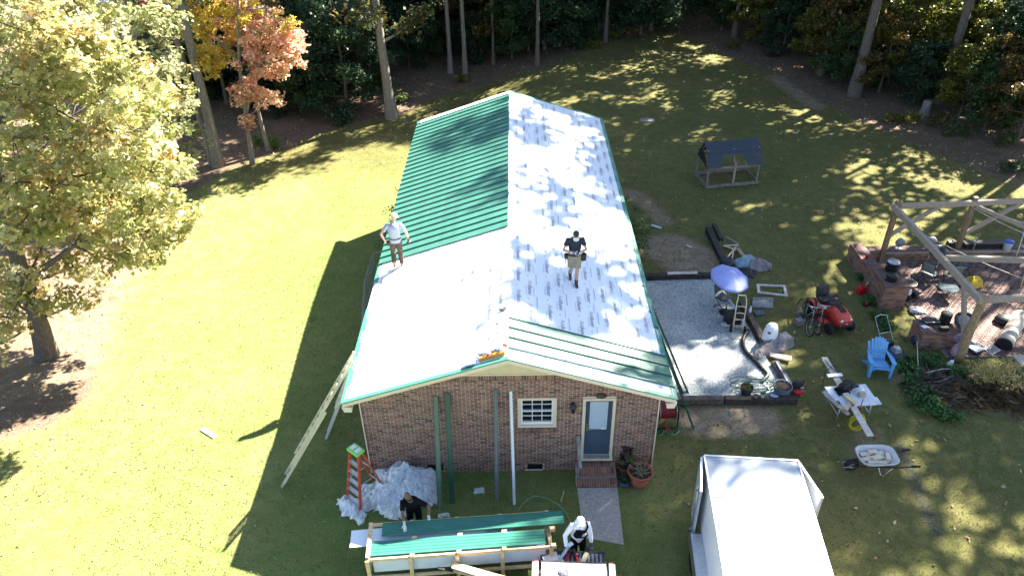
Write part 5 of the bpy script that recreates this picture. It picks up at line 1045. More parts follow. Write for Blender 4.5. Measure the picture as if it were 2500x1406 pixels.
part('windscreen', MB().poly([(-.66, -3.66, 1.80), (.66, -3.66, 1.80), (.76, -4.2, 1.22), (-.76, -4.2, 1.22)], (0, -.012, .012)), m_glass, pk); part('rear_window', MB().poly([(-.6, -1.995, 1.15), (.6, -1.995, 1.15), (.56, -2.03, 1.6), (-.56, -2.03, 1.6)], (0, .012, .004)), m_glass, pk)
for y in (-1.0, -4.6):
    for s in (-1, 1): wh = part('wheel', MB().lathe([(.22, -.13), (.36, -.13), (.39, -.08), (.39, .08), (.36, .13), (.22, .13)], (s*.84, y, .39), 20, Matrix.Rotation(math.pi/2, 3, 'Y')), m_rubber, pk); part('rim', MB().lathe([(.02, -.08), (.21, -.1), (.22, .1), (.02, .08)], (s*.84, y, .39), 14, Matrix.Rotation(math.pi/2, 3, 'Y')), m_steel, wh)
pkm = pk.matrix_basis
crumple('dark_rag', 'crumpled dark rag lying on the pickup bed cover', [tuple((pkm@V3(q))[:2]) for q in ((-.36, -.33, 0), (-.12, -.30, 0), (-.10, -.48, 0), (-.2, -.56, 0), (-.34, -.52, 0))], .06, m_dgl, 12, 'rag', .3, 9, 20, loc=1.105)
for i, (x, y, L, a, m, nm, lb) in enumerate(((-.15, .28, .42, 1.0, m_red, 'pry_bar', 'red pry bar lying on the pickup tailgate'), (.1, .30, .38, 1.9, m_red, 'red_pliers', 'red handled pliers lying on the pickup tailgate'), (.28, .33, .4, 1.15, m_lad, 'hammer_drill', 'yellow power tool standing on the pickup tailgate'), (-.55, .28, .3, .2, m_white, 'paper_box', 'white carton on the pickup tailgate'), (-.42, .16, .3, .5, m_gw, 'glove_pack', 'pale blue packet on the pickup tailgate'))):
    q = V3((x, y, .655)); w_ = .05 if i < 2 else (.1 if i == 2 else .16); o = thing(nm, lb, 'tool' if i < 3 else 'packet', pkm@q, a); part('main_piece', MB().bar((-L/2, 0, .03), (L/2, 0, .05), w_, .06), m, o, .006); part('end_piece', MB().bar((L/2-.06, 0, .04), (L/2+.05, 0, .09), w_*1.3, .07), m_dark if i < 3 else m_white, o, .006)
# ---- wheelbarrows
def wheelbarrow(label, loc, rz, m_tray, m_frame, deep=.24):
    o = thing('wheelbarrow', label, 'wheelbarrow', loc, rz); n = 28
    def ring(z, L, Wd, cx): return [(cx+L*math.copysign(abs(math.cos(t))**.55, math.cos(t)), Wd*math.copysign(abs(math.sin(t))**.55, math.sin(t)), z) for t in [2*math.pi*j/n for j in range(n)]]
    q = MB(); q.rings([ring(.34, .30, .20, -.05), ring(.40, .36, .23, -.04), ring(.34+deep, .50, .34, 0), ring(.355+deep, .53, .365, 0), ring(.335+deep, .54, .375, 0)], cap=False); k = n; q.f.append(tuple(reversed(range(n)))); q.sm.append(False); part('tray', q, m_tray, o, sol=.008)
    for s in (-1, 1):
        part('handle_bar', MB().tube([(-.66, s*.08, .24), (-.2, s*.19, .33), (.45, s*.26, .36), (1.02, s*.30, .44)], .022, 8), m_frame, o); part('grip', MB().tube([(.86, s*.285, .42), (1.04, s*.302, .443)], .034, 8, rnd=True), m_rubber, o)
        part('leg', MB().tube([(.02, s*.21, .33), (.14, s*.21, .03), (.28, s*.21, .03), (.40, s*.24, .35)], .015, 6), m_steel, o)
    w = part('wheel', MB().lathe([(.09, -.045), (.16, -.055), (.20, -.03), (.205, 0), (.20, .03), (.16, .055), (.09, .045)], (-.60, 0, .205), 20, Matrix.Rotation(math.pi/2, 3, 'X')), m_rubber, o); part('hub', MB().cyl((-.6, -.06, .205), (-.6, .06, .205), .085, n=12), m_grey, w); part('wheel_guard', MB().tube([(-.64, -.1, .25), (-.83, -.09, .2), (-.83, .09, .2), (-.64, .1, .25)], .014, 6), m_steel, o)
    return o
m_wbt = M('grey_poly_tray', (.50, .48, .48), .55, .06, 5)
wb = wheelbarrow('pale grey wheelbarrow loaded with cream blocks on the shaded grass', g(2128, 1146), math.radians(0), m_wbt, m_black)
m_blk_ = M('cream_block', (.62, .53, .40), .85, .08, 12, .2)
for i, (x, y, z, a) in enumerate(((-.26, .13, .46, .1), (-.04, .17, .52, .15), (.10, .02, .46, .0), (-.12, .0, .46, .05), (-.3, -.05, .46, .15), (-.16, -.16, .46, .1), (.05, -.17, .46, -.1), (.30, -.02, .52, 1.3), (.12, .12, .49, .3), (.22, -.14, .45, .5), (-.02, -.05, .53, .1))):
    one('cream_block', MB().box((0, 0, 0), (.24, .12, .075), R=Matrix.Rotation(a, 3, 'Z')@Matrix.Rotation(random.uniform(-.12, .12), 3, 'X')), m_blk_, 'cream paving block heaped in the grey wheelbarrow', 'block', 'blocks in the wheelbarrow', loc=wb.matrix_basis@V3((x, y, z)), bev=.006)
m_wbd = M('dark_blue_steel_tray', (.05, .065, .10), .4, .2, 6)
wd_ = wheelbarrow('dark blue wheelbarrow with long boards before the timber rack', onz((-.75, -4.02)), math.radians(196), m_wbd, m_black, .26)
for i, (ax, ay, bx_, by_, z) in enumerate(((1100, 1374, 1238, 1412, .78), (1108, 1390, 1215, 1420, .74), (1104, 1382, 1228, 1420, .80))):
    one('long_board', MB().bar(gz(ax, ay, z), gz(bx_, by_, z), .09, .04), m_pine, 'long pine board lying across the dark blue wheelbarrow', 'board', 'boards on the dark wheelbarrow')
one('steel_bar', MB().bar(gz(1070, 1386, .75), gz(1132, 1398, .70), .05, .03), m_black, 'black bar sticking out beside the long boards', 'bar')
# ---- pots by the steps, hose reel
def pot(name, label, loc, r, h, m, rim=True, taper=.72, cat='plant pot'):
    o = thing(name, label, cat, loc); part('pot_body', MB().lathe([(r*taper, 0), (r*.96, h*.86), (r*.96, h*.86), (r*1.04, h*.87), (r*1.04, h), (r*.93, h), (r*.9, h*.8)], (0, 0, 0), 24, cap=False), m, o); part('soil', MB().lathe([(.01, h*.83), (r*.6, h*.84), (r*.93, h*.8)], (0, 0, 0), 18, cap=False), m_soil, o); return o
def twigs(o, n, h, sp, r, m, z0, R_=random):
    q = MB()
    for i in range(n):
        a = R_.uniform(0, 6.28); s_ = R_.uniform(0, r); l = R_.uniform(.5, 1)*h; x, y = s_*math.cos(a), s_*math.sin(a); q.tube([(x, y, z0), (x+sp*.4*math.cos(a*3), y+sp*.4*math.sin(a*3), z0+l*.6), (x+sp*math.cos(a*3), y+sp*math.sin(a*3), z0+l)], [.006, .005, .002], 4)
    part('dry_stems', q, m, o)
def leafy(o, n, c, sp, size, palette, seed): v, f, cc = leaves(np.array([c]), np.array([sp]), n, size, palette, np.random.default_rng(seed), flat=.2); link('leaves', npmesh('leaves', v, f, m_leaf, cc), o)
m_straw = M('dry_stem', (.42, .33, .2), .9, .2, 12)
o = pot('large_terracotta_pot', 'large red terracotta pot of dead stems beside the steps', g(1560, 1176), .33, .46, m_terra); twigs(o, 40, .25, .3, .25, m_straw, .38); twigs(o, 6, .5, .2, .2, m_greyw, .38); leafy(o, 60, (0, 0, .42), .22, .07, GREEN, 3)
o = pot('terracotta_pot', 'small terracotta pot with a bronze leaved plant against the wall', g(1524, 1152), .2, .3, m_terra); twigs(o, 6, .6, .15, .1, m_bark, .25); leafy(o, 26, (0, 0, .55), .25, .2, GREEN, 4); leafy(o, 14, (.03, 0, .85), .16, .2, pal((.05, .025, .02), (.08, .04, .03)), 5)
o = pot('blue_glazed_pot', 'blue glazed pot of green foliage between steps and large pot', g(1523, 1182), .18, .22, M('blue_glaze', (.05, .09, .15), .25, .1, 5)); leafy(o, 130, (0, 0, .25), .2, .07, DGREEN, 6)
hr0 = g(1632, 1038); hr_o = thing('hose_reel', 'black hose reel cart wound with red hose at the house corner', 'hose reel', V3((4.55, hr0.y+.1, 0)), math.radians(4)); fr_ = MB()
for s in (-1, 1): fr_.tube([(s*.30, -.25, .02), (s*.30, -.2, .75), (s*.30, .25, .75), (s*.30, .3, .02)], .022, 6, smooth=False)
fr_.bar((-.3, -.25, .03), (.3, -.25, .03), .04, .04); fr_.bar((-.3, .28, .03), (.3, .28, .03), .04, .04); fr_.bar((.3, 0, .75), (.52, -.05, .62), .03, .03); part('cart_frame', fr_, m_black, hr_o)
for s in (-1, 1): part('flange', MB().lathe([(.27, -.01), (.29, 0), (.27, .01)], (s*.24, 0, .52), 22, Matrix.Rotation(math.pi/2, 3, 'Y')), m_alu, hr_o)
rh = MB()
for lay in range(2):
    pts = [((-.21+.42*(t/160)) if lay == 0 else (.21-.42*(t/160)), (.2+.03*lay)*math.cos(t*.55), .52+(.2+.03*lay)*math.sin(t*.55)) for t in range(161)]; rh.tube(pts, .017, 6)
part('red_hose', rh, M('red_rubber_hose', (.26, .02, .025), .5, .1, 6), hr_o)
one('hose_tail', MB().tube([V3(hr_o.location)+V3(q) for q in ((-.05, -.2, .35), (-.08, -.3, .25), (-.02, -.36, .03), (.05, -.42, .03), (.0, -.3, .2))], .017, 6), m_red, 'loose end of red hose hanging from the reel', 'hose')
m_hoseg = M('green_hose', (.10, .38, .17), .4, .1, 5)
one('garden_hose', MB().tube([g(*q)+V3((0, 0, .03)) for q in ((1598, 1040), (1608, 1046), (1622, 1054), (1635, 1047), (1650, 1045), (1658, 1053), (1650, 1062), (1636, 1062), (1624, 1053), (1616, 1062), (1602, 1066))], .014, 6), m_hoseg, 'green garden hose looped on the grass by the house corner', 'hose')
# ================================================================ right hand yard
def gl(px, py, h=0): q = g(px, py); q.z += h; return q
# railway ties round the gravel pad
def tie(label, a, b, w=.21, h=.22, group=None, m=None, z=0):
    a, b = V3(a), V3(b); o = one('railway_tie', MB().bar((0, 0, h/2+z), b-a+V3((0, 0, h/2+z)), w, h), m or m_tie, label, 'timber', group, loc=a, bev=.015); return o
m_tie2 = M('worn_tie', (.11, .085, .065), .9, .5, 7, .6, rgb2=(.035, .028, .022))
ya = g(1650, 984).y; xr = g(1934, 984).x
tie('weathered tie along the front of the gravel pad by the house corner', (4.15, ya, 0), ((4.15+xr)/2+.1, ya, 0), m=m_tie2); tie('dark tie along the front of the gravel pad under the planters', ((4.15+xr)/2+.13, ya-.01, 0), (xr+.12, ya-.03, 0))
f0, f1 = gl(1930, 972), gl(1884, 890); tie('split tie with grey channel beside the black drain pipe', f0+V3((.05, .12, 0)), f1+V3((.05, -.05, 0)), m=m_tie2)
f2, f3 = gl(1868, 858), gl(1806, 745); tie('worn brown tie behind the hand truck', f2+V3((.05, 0, 0)), f3+V3((.05, 0, 0)), m=m_tie2)
one('steel_channel', MB().box((0, 0, 0), (.11, 1.15, .03)).box((-.05, 0, .02), (.012, 1.15, .04)).box((.05, 0, .02), (.012, 1.15, .04)), m_grey, 'grey metal channel lying on the split tie', 'metal strip', loc=(f0+f1)/2+V3((.06, .1, .245)), rz=math.atan2(f0.x-f1.x, f1.y-f0.y))
yb_ = g(1600, 684).y; tie('dark tie across the back of the gravel pad', (4.35, yb_, 0), (g(1752, 684).x, yb_+.03, 0), h=.26)
tie('dark tie running back from the gravel pad corner beside bare earth', gl(1768, 652), gl(1727, 565), h=.24); tie('second dark tie lying beside the lumber scraps', gl(1755, 590)+V3((.1, 0, 0)), gl(1732, 556)+V3((.2, .1, 0)), h=.16, w=.16)
def board(label, a, b, w, m, h=.03, z=.03, name='board', group=None, cat='board'): a, b = V3(a), V3(b); return one(name, MB().bar((0, 0, z), b-a+V3((0, 0, z)), w, h), m, label, cat, group, loc=a, bev=.003)
m_paleb = M('bleached_board', (.55, .49, .42), .85, .2, 8, .2)
board('bleached board lying on the back tie', V3((gl(1620, 660).x, yb_, .275)), V3((gl(1692, 660).x, yb_+.02, .275)), .16, m_paleb)
board('pale blue grey board on the grass by the right wall', gl(1590, 551), gl(1614, 559), .14, M('pale_blue_board', (.42, .5, .52), .7)); board('short pale offcut on the bare earth', gl(1675, 600), gl(1688, 606), .10, m_paleb); board('bleached board lying beside the brown tarp', gl(1878, 872), gl(1930, 882), .2, m_paleb, z=.12)
for i, (a, b, w) in enumerate((((1765, 602), (1800, 612), .10), ((1800, 608), (1812, 636), .16), ((1776, 632), (1800, 606), .06), ((1786, 640), (1790, 618), .05), ((1770, 585), (1800, 600), .05), ((1795, 620), (1770, 605), .08))):
    board('scrap of lumber in the heap beside the dark ties', gl(*a)+V3((0, 0, .03*i)), gl(*b)+V3((0, 0, .04*(6-i))), w, (m_paleb, m_wood, m_pine)[i % 3], name='lumber_scrap', group='lumber scraps by the ties')
# umbrella
up_ = gz(1788, 668, 1.72); ub = V3((up_.x, up_.y, .06)); um = thing('patio_umbrella', 'periwinkle blue patio umbrella standing on the gravel pad', 'umbrella', ub, .2); H = 1.72; m_peri = M('periwinkle_canvas', (.30, .34, .66), .8, .05, 6)
can = part('canopy', MB(), m_peri, um); q = MB(); n = 8; Rr = .70; tiltR = Matrix.Rotation(.22, 3, 'X')@Matrix.Rotation(.12, 3, 'Y')
def cn(a, b):
    t = a*2*math.pi; k = (t*n/(2*math.pi)) % 1; sag = 1-.055*(1-(2*k-1)**2)*b; r = Rr*b*sag; return V3((0, 0, H))+tiltR@V3((r*math.cos(t), r*math.sin(t), -.30*b**1.25-.02*(1-(2*k-1)**2)*b))
q.grid(cn, 48, 8); can.data = q.mesh('canopy', m_peri); k = can.modifiers.new('s', 'SOLIDIFY'); k.thickness = .006
for i in range(n): part('rib', MB().tube([cn(i/n, b)-V3((0, 0, .012)) for b in (.02, .5, 1)], .006, 5), m_steel, can)
part('edge_binding', MB().tube([cn(i/48, 1) for i in range(48)], .008, 5, close=True), M('dark_binding', (.07, .08, .18), .8), can)
part('pole', MB().tube([(0, 0, 0), (0, 0, H+.03)], .018, 8), m_steel, um); part('finial', MB().ell((0, 0, H+.05), (.025, .025, .035), 8), m_white, um); part('base_stand', MB().lathe([(.22, 0), (.22, .05), (.05, .09), (.03, .2)], (0, 0, -.0), 16), m_black, um)
# folding chair and crate under the umbrella
def frame_chair(label, loc, rz, m_f, m_c, name='folding_chair', group=None):
    o = thing(name, label, 'chair', loc, rz, group)
    for s in (-1, 1): part('side_frame', MB().tube([(s*.24, .22, 0), (s*.24, -.20, .42), (s*.24, -.2, .44)], .012, 6).tube([(s*.24, -.24, 0), (s*.24, .20, .43), (s*.24, .30, .92)], .012, 6), m_f, o)
    part('cross_bar', MB().tube([(-.24, .30, .92), (.24, .30, .92)], .012, 6).tube([(-.24, -.2, .43), (.24, -.2, .43)], .012, 6).tube([(-.24, .22, .02), (.24, .22, .02)], .01, 6), m_f, o)
    part('seat', MB().grid(lambda a, b: (-.23+.46*a, -.2+.4*b, .43-.04*math.sin(math.pi*b)), 4, 6), m_c, o, sol=.008); part('backrest', MB().grid(lambda a, b: (-.23+.46*a, .22+.08*b+.03*math.sin(math.pi*a), .52+.4*b), 4, 6), m_c, o, sol=.008); return o
m_mesh = M('dark_sling', (.06, .07, .08), .8, .2, 12)
frame_chair('black folding chair under the umbrella', gl(1762, 752, .06), .8, m_dark, m_mesh)
cr = thing('storage_crate', 'black plastic crate with lid beside the hand truck', 'crate', gl(1786, 792, .06), .1); part('bin', MB().box((0, 0, .2), (.5, .4, .40), taper=1.06), m_black, cr, .02); part('lid', MB().box((0, 0, .415), (.55, .45, .04)), m_black, cr, .012); part('latch', MB().box((0, -.23, .36), (.1, .02, .08)), M('yellow_green_plastic', (.25, .25, .05), .5), cr)
one('paper_sack', MB().ell((0, 0, .05), (.22, .14, .06), 10), m_wbt, 'grey paper sack flattened under the black crate', 'sack', loc=gl(1772, 798, .06))
# hand truck
htb = gl(1800, 818, .06); ht = thing('hand_truck', 'cream painted hand truck standing on the gravel pad', 'hand truck', htb, math.radians(-8)); m_ht = M('cream_tube', (.66, .58, .44), .45, .08, 6); Lt = Matrix.Rotation(-.25, 3, 'X'); T_ = lambda p: Lt@V3(p)
for s in (-1, 1): part('side_rail', MB().tube([T_((s*.16, 0, .05)), T_((s*.16, 0, 1.12)), T_((s*.13, .02, 1.3))], .016, 8), m_ht, ht); part('stair_skid', MB().tube([T_((s*.16, .02, .12)), T_((s*.16, .16, .3)), T_((s*.16, .05, .62))], .013, 6), m_ht, ht)
for z in (.28, .5, .74, .98): part('cross_strap', MB().tube([T_((-.16, 0, z)), T_((0, .04, z+.01)), T_((.16, 0, z))], .013, 6), m_ht, ht)
part('handle', MB().tube([T_((-.13, .02, 1.3)), T_((-.12, .1, 1.36)), T_((.12, .1, 1.36)), T_((.13, .02, 1.3))], .016, 8), m_ht, ht); part('toe_plate', MB().box((0, -.15, .02), (.46, .30, .012)), m_ht, ht)
for s in (-1, 1): w = part('wheel', MB().lathe([(.04, -.03), (.11, -.035), (.125, 0), (.11, .035), (.04, .03)], (s*.23, .10, .12), 16, Matrix.Rotation(math.pi/2, 3, 'Y')), m_rubber, ht)
part('axle', MB().tube([(-.22, .1, .12), (.22, .1, .12)], .012, 6), m_dark, ht)
# white sack, brown tarp, drain pipe
ws = thing('white_sack', 'tall white plastic sack standing beside the worn tie', 'sack', gl(1874, 838), .3); q = MB(); q.lathe([(.20, 0), (.24, .06), (.25, .3), (.235, .5), (.20, .68), (.15, .76), (.06, .80)], (0, 0, 0), 20, sx=1.05, sy=.9); q.v = [(x+.05*z+.015*math.sin(9*z+5*math.atan2(y, x)), y+.015*math.sin(7*z+3*math.atan2(y, x)), z) for x, y, z in q.v]; part('sack_body', q, M('white_poly', (.74, .78, .84), .4, .06, 5, .2, bscale=9), ws); part('sack_fold', MB().ell((-.02, .02, .78), (.12, .07, .06), 10), M('white_poly_fold', (.74, .78, .84), .4, .06, 5), ws); part('sack_label', MB().box((-.17, -.17, .60), (.10, .02, .07), R=Matrix.Rotation(-.75, 3, 'Z')), M('dark_green_print', (.02, .07, .05), .6), ws)
m_tarp = M('brown_tarp', (.12, .085, .075), .6, .2, 4, .6, rgb2=(.30, .27, .26), bscale=7)
crumple('brown_tarp', 'crumpled brown tarp draped over the ties by the white sack', O((1832, 878), (1850, 845), (1880, 822), (1915, 815), (1942, 828), (1936, 850), (1912, 862), (1880, 868), (1850, 886)), .42, m_tarp, 21, 'tarp', 1, 2.2, 60)
crumple('brown_tarp', 'brown tarp bundle behind the umbrella', O((1822, 640), (1850, 634), (1886, 648), (1884, 662), (1850, 664), (1825, 658)), .35, m_tarp, 22, 'tarp', .8, 2.4, 50)
crumple('grey_blue_tarp', 'grey blue plastic sheet bunched beside the black grill', O((1788, 642), (1806, 632), (1830, 630), (1852, 642), (1828, 654), (1800, 654)), .4, M('grey_blue_sheet', (.25, .33, .38), .45, .1, 5, .4, bscale=8), 23, 'tarp', .8, 2.6, 50)
crumple('black_plastic', 'black plastic sheet trailing under the tarps behind the umbrella', O((1780, 655), (1830, 656), (1848, 668), (1840, 682), (1815, 680), (1790, 668)), .2, m_black, 24, 'plastic sheet', .8, 3, 50)
dp = MB(); pts = [gl(1825, 812, .12), gl(1812, 838, .12), gl(1818, 862, .12), gl(1836, 882, .12), gl(1856, 902, .12), gl(1872, 920, .12), gl(1866, 930, .12), gl(1858, 936, .12)]; cur = []
for i in range(len(pts)-1):
    for t in np.linspace(0, 1, 9)[:-1]:
        p0_, p1_, p2_, p3_ = pts[max(i-1, 0)], pts[i], pts[i+1], pts[min(i+2, len(pts)-1)]; cur.append(.5*((2*p1_)+(p2_-p0_)*t+(2*p0_-5*p1_+4*p2_-p3_)*t*t+(3*p1_-p0_-3*p2_+p3_)*t**3))
cur.append(pts[-1]); den = []
for i in range(len(cur)-1): den += [cur[i], (cur[i]+cur[i+1])/2]
dp.tube(den, [.062+.008*(i % 2) for i in range(len(den))], 10); one('drain_pipe', dp, m_black, 'black corrugated drain pipe snaking along the gravel edge', 'pipe')
# motor thing and box by the back tie
bk_ = thing('kettle_grill', 'black lidded grill lying behind the umbrella at the tie corner', 'grill', gl(1772, 660), .3); part('bowl', MB().lathe([(.03, .1), (.2, .14), (.29, .30), (.3, .36)], (0, 0, 0), 18), m_black, bk_); part('lid', MB().lathe([(.31, .36), (.29, .44), (.18, .54), (.02, .58)], (0, 0, 0), 18), m_dark, bk_); part('lid_handle', MB().tube([(-.06, 0, .56), (-.05, 0, .62), (.05, 0, .62), (.06, 0, .56)], .012, 6), m_steel, bk_)
for i in range(3): part('leg', MB().tube([(.15*math.cos(i*2.1), .15*math.sin(i*2.1), .18), (.27*math.cos(i*2.1), .27*math.sin(i*2.1), 0)], .012, 6), m_steel, bk_)
# wooden frames on the grass
def wframe(name, label, cs, w, m, pane=None, cat='frame'):
    c = [V3(q) for q in cs]; mid = sum(c, V3())/4; o = thing(name, label, cat, mid)
    for i in range(4): part('frame_board', MB().bar(c[i]-mid+V3((0, 0, .04)), c[(i+1) % 4]-mid+V3((0, 0, .04)), w, .05, ext=w/2 if i % 2 else -w/2), m, o)
    if pane: part('pane', MB().poly([(q-mid)*.98+V3((0, 0, .03)) for q in c], (0, 0, .01)), pane, o)
wframe('wooden_frame', 'empty weathered wooden frame lying on the grass', [gl(*q) for q in ((1850, 698), (1914, 701), (1919, 724), (1852, 716))], .10, m_paleb)
wframe('old_window', 'old window sash with clouded pane lying near the umbrella', [gl(*q) for q in ((1840, 731), (1884, 731), (1884, 752), (1838, 751))], .07, m_greyw, M('clouded_glass', (.22, .25, .24), .3, .2, 6), 'window sash')
one('slate_slab', MB().box((0, 0, .04), (.36, .26, .06)), M('slate', (.09, .10, .13), .6, .15, 8), 'dark slate slab on the grass beside the worn tie', 'slab', loc=gl(1853, 766), rz=.1, bev=.01)
sb = thing('spray_bottle', 'white spray bottle standing on the worn tie', 'bottle', V3((f2.lerp(f3, .72).x+.08, f2.lerp(f3, .72).y, .225))); part('flask', MB().lathe([(.045, 0), (.05, .03), (.045, .14), (.018, .19), (.016, .21)], (0, 0, 0), 12), m_white, sb); part('trigger_head', MB().bar((0, .04, .23), (0, -.06, .235), .03, .04), m_white, sb)
# planters along the front tie
o = pot('black_planter', 'black nursery pot with a bare stick standing on the front tie', V3((gl(1818, 962).x, ya+.3, .06)), .19, .30, m_black); twigs(o, 3, .9, .15, .05, m_bark, .25); leafy(o, 30, (0, 0, .32), .14, .07, YGR, 12)
o = pot('grey_planter', 'wide slate blue planter at the corner of the front tie', V3((gl(1905, 962).x, ya+.30, .06)), .28, .34, M('slate_blue_plastic', (.10, .13, .17), .6, .1, 6)); twigs(o, 8, .2, .15, .2, m_straw, .28)
o = pot('glass_jar', 'small pale plastic cup standing on the front tie', V3((gl(1851, 965).x, ya, .22)), .08, .16, M('pale_green_plastic', (.42, .46, .38), .4), cat='cup'); o = pot('tiny_pot', 'tiny pink grey clay pot beside the black planter', V3((gl(1836, 968).x, ya-.02, .22)), .07, .09, M('pink_clay', (.30, .22, .20), .8))
one('trowel', MB().ell((0, 0, 0), (.14, .09, .02), 12).bar((-.05, .1, .01), (-.1, .36, .03), .03, .02), M('blue_steel', (.25, .32, .40), .4, metal=.5), 'blue grey scoop lying on the front tie', 'scoop', loc=V3((gl(1881, 966).x, ya+.02, .245)))
hs = []; Rr_ = random.Random(4)
for i in range(90): t = i*.42; hs.append(V3((gl(1845, 948).x+(.62+.2*math.sin(i*.13))*math.cos(t)*1.05+.12*math.sin(i*.37), gl(1845, 948).y+.25*math.sin(t)+.1*math.sin(i*.21), .09+.002*i)))
one('tangled_hose', MB().tube(hs, .013, 6), M('dark_teal_hose', (.03, .10, .10), .45), 'dark teal hose tangled on the gravel behind the planters', 'hose')
# compressor
cp_ = thing('air_compressor', 'red pancake air compressor on the grass by the tie corner', 'compressor', gl(1942, 958), .4); part('tank', MB().lathe([(.10, .06), (.2, .07), (.23, .14), (.2, .21), (.1, .23)], (0, 0, 0), 20), m_red, cp_); part('motor_cover', MB().box((0, .02, .33), (.28, .24, .20), taper=.8), m_black, cp_, .03); part('tank_handle', MB().tube([(-.17, -.05, .22), (-.17, -.05, .48), (.17, -.05, .48), (.17, -.05, .22)], .014, 6), m_black, cp_); part('gauge_panel', MB().box((.05, -.15, .27), (.12, .06, .08)), m_steel, cp_)
for i in range(4): part('foot', MB().cyl((.14*math.cos(i*1.57), .14*math.sin(i*1.57), 0), (.14*math.cos(i*1.57), .14*math.sin(i*1.57), .08), .02, n=8), m_rubber, cp_)
# ---- flat stone and small coop frame
one('flat_stone', MB().lathe([(.42, 0), (.40, .08), (.30, .12), (.02, .13)], (0, 0, 0), 9, sx=1.1, sy=.75), M('grey_stone', (.24, .22, .20), .9, .3, 6, .5), 'flat grey stone lying on the lawn behind the house', 'stone', loc=gl(1580, 296))
A0, A1, A2 = gl(1723, 460), gl(1847, 449), gl(1700, 428); ex = (A1-A0); CL = ex.length; ex.normalize(); ca_ = math.atan2(ex.y, ex.x); cw = 1.35
co = thing('chicken_coop', 'open timber coop frame with torn dark corrugated roof on the lawn', 'coop', A0, ca_); m_corr = M('dark_blue_corrugated', (.032, .042, .06), .45, .15, 5); m_cw = M('grey_coop_timber', (.24, .20, .165), .85, .3, 8, .3); e = .06
cpost = lambda x, y, z: part('post', MB().bar((x, y, 0), (x, y, z), .09, .06), m_cw, co)
for x in (0.03, CL-.03):
    for y in (.03, cw): cpost(x, y, 1.12)
part('post', MB().bar((CL*.52, .0, .1), (CL*.52, .0, 1.16), .09, .06), m_wood, co); part('post', MB().bar((CL*.45, cw, 0), (CL*.45, cw, 1.7), .12, .08), m_cw, co)
for y in (-.03, cw+.05): part('sill_board', MB().bar((-.06, y, .09), (CL+.06, y, .09), .04, .15), m_cw, co); part('top_board', MB().bar((-.0, y, .98 if y < 0 else 1.1), (CL, y, .98 if y < 0 else 1.1), .04, .11), m_cw, co)
part('side_board', MB().bar((-.04, 0, .12), (-.04, cw, .16), .035, .2), m_cw, co); part('side_board', MB().bar((-.04, 0, 1.1), (-.04, cw, 1.1), .035, .12), m_cw, co); part('side_board', MB().bar((CL+.05, .1, .1), (CL+.05, cw, .1), .03, .12), m_cw, co)
rz0, ry = 1.95, cw*.52
part('ridge_pole', MB().bar((-.0, ry, rz0-.06), (CL, ry, rz0-.06), .05, .09), m_cw, co)
for x in (.05, CL*.5, CL-.05): part('rafter', MB().bar((x, ry, rz0-.06), (x, 0, 1.10), .045, .07), m_cw, co); part('rafter', MB().bar((x, ry, rz0-.06), (x, cw, 1.10), .045, .07), m_cw, co)
def slope(y0, z0, y1, z1, fn, nv=10):
    mb = MB(); nu = 60; vs = []; idx = {}; fs = []
    for i in range(nu):
        for j in range(nv):
            if fn((i+.5)/nu, (j+.5)/nv):
                fc = []
                for a, b in ((i, j), (i+1, j), (i+1, j+1), (i, j+1)):
                    if (a, b) not in idx: t = b/nv; u = a/nu; idx[a, b] = len(vs); vs.append((-.05+u*(CL+.1), y0+(y1-y0)*t, z0+(z1-z0)*t+.022*math.sin(t*nv*math.pi*.95)))
                    fc.append(idx[a, b])
                fs.append(tuple(fc))
    mb.add(vs, fs, False); return mb
part('roof_sheet', slope(ry+.02, rz0+.02, ry-.42, rz0-.30, lambda u, v: True, 10), m_corr, co, sol=.006)
part('torn_sheet', slope(ry-.36, rz0-.30, -.12, 1.06, lambda u, v: v < .28 or u < .30-.10*(v-.3) or u > .62+.12*v, 14), m_corr, co, sol=.006)
part('back_sheet', slope(ry+.02, rz0, cw+.1, 1.12, lambda u, v: v < .75, 12), m_corr, co, sol=.006)
part('gable_sheet', MB().poly([(-.06, .02, 1.02), (-.06, cw, 1.12), (-.06, ry+.25, 1.62), (-.06, ry-.12, 1.5)], (.012, 0, 0)), m_black, co)
for x in (.02, CL*.5, CL-.02): part('roof_screw', MB().ell((x, ry-.38, rz0-.24), (.02, .02, .015), 6), m_white, co)
# ---- lawn tractor
tm = thing('lawn_tractor', 'red riding lawn tractor with black seat parked on the grass', 'lawn tractor', gl(2028, 790), math.radians(14)); m_tred = M('tractor_red', (.58, .05, .03), .32, .08, 4, spec=.6); m_tblk = M('tractor_black', (.03, .03, .033), .5, .2, 8)
def hood(y, w, z0, z1): return [(x*w, y, z0+(z1-z0)*z) for x, z in ((-.5, 0), (-.52, .55), (-.44, .88), (-.25, 1), (.25, 1), (.44, .88), (.52, .55), (.5, 0))]
part('hood', MB().rings([hood(.0, .54, .35, .86), hood(-.35, .54, .35, .83), hood(-.62, .50, .36, .74), hood(-.72, .42, .38, .60)]), m_tred, tm); part('hood_vent', MB().poly([(-.12, -.02, .875), (.12, -.02, .875), (.10, -.48, .815), (-.10, -.48, .815)], (0, .0, .012)), m_tblk, tm)
for i in range(4): part('vent_slat', MB().box((0, -.10-.1*i, .882-.012*i), (.20, .035, .02)), m_dark, tm)
part('bumper', MB().rings([[(x*.52, -.74+.06*abs(x*2)**2+k*.07, .40+dz) for x in np.linspace(-.5, .5, 7)] for k, dz in ((0, -.05), (0, .09), (1, .10))], cap=False, closed=False), m_tblk, tm, sol=.03)
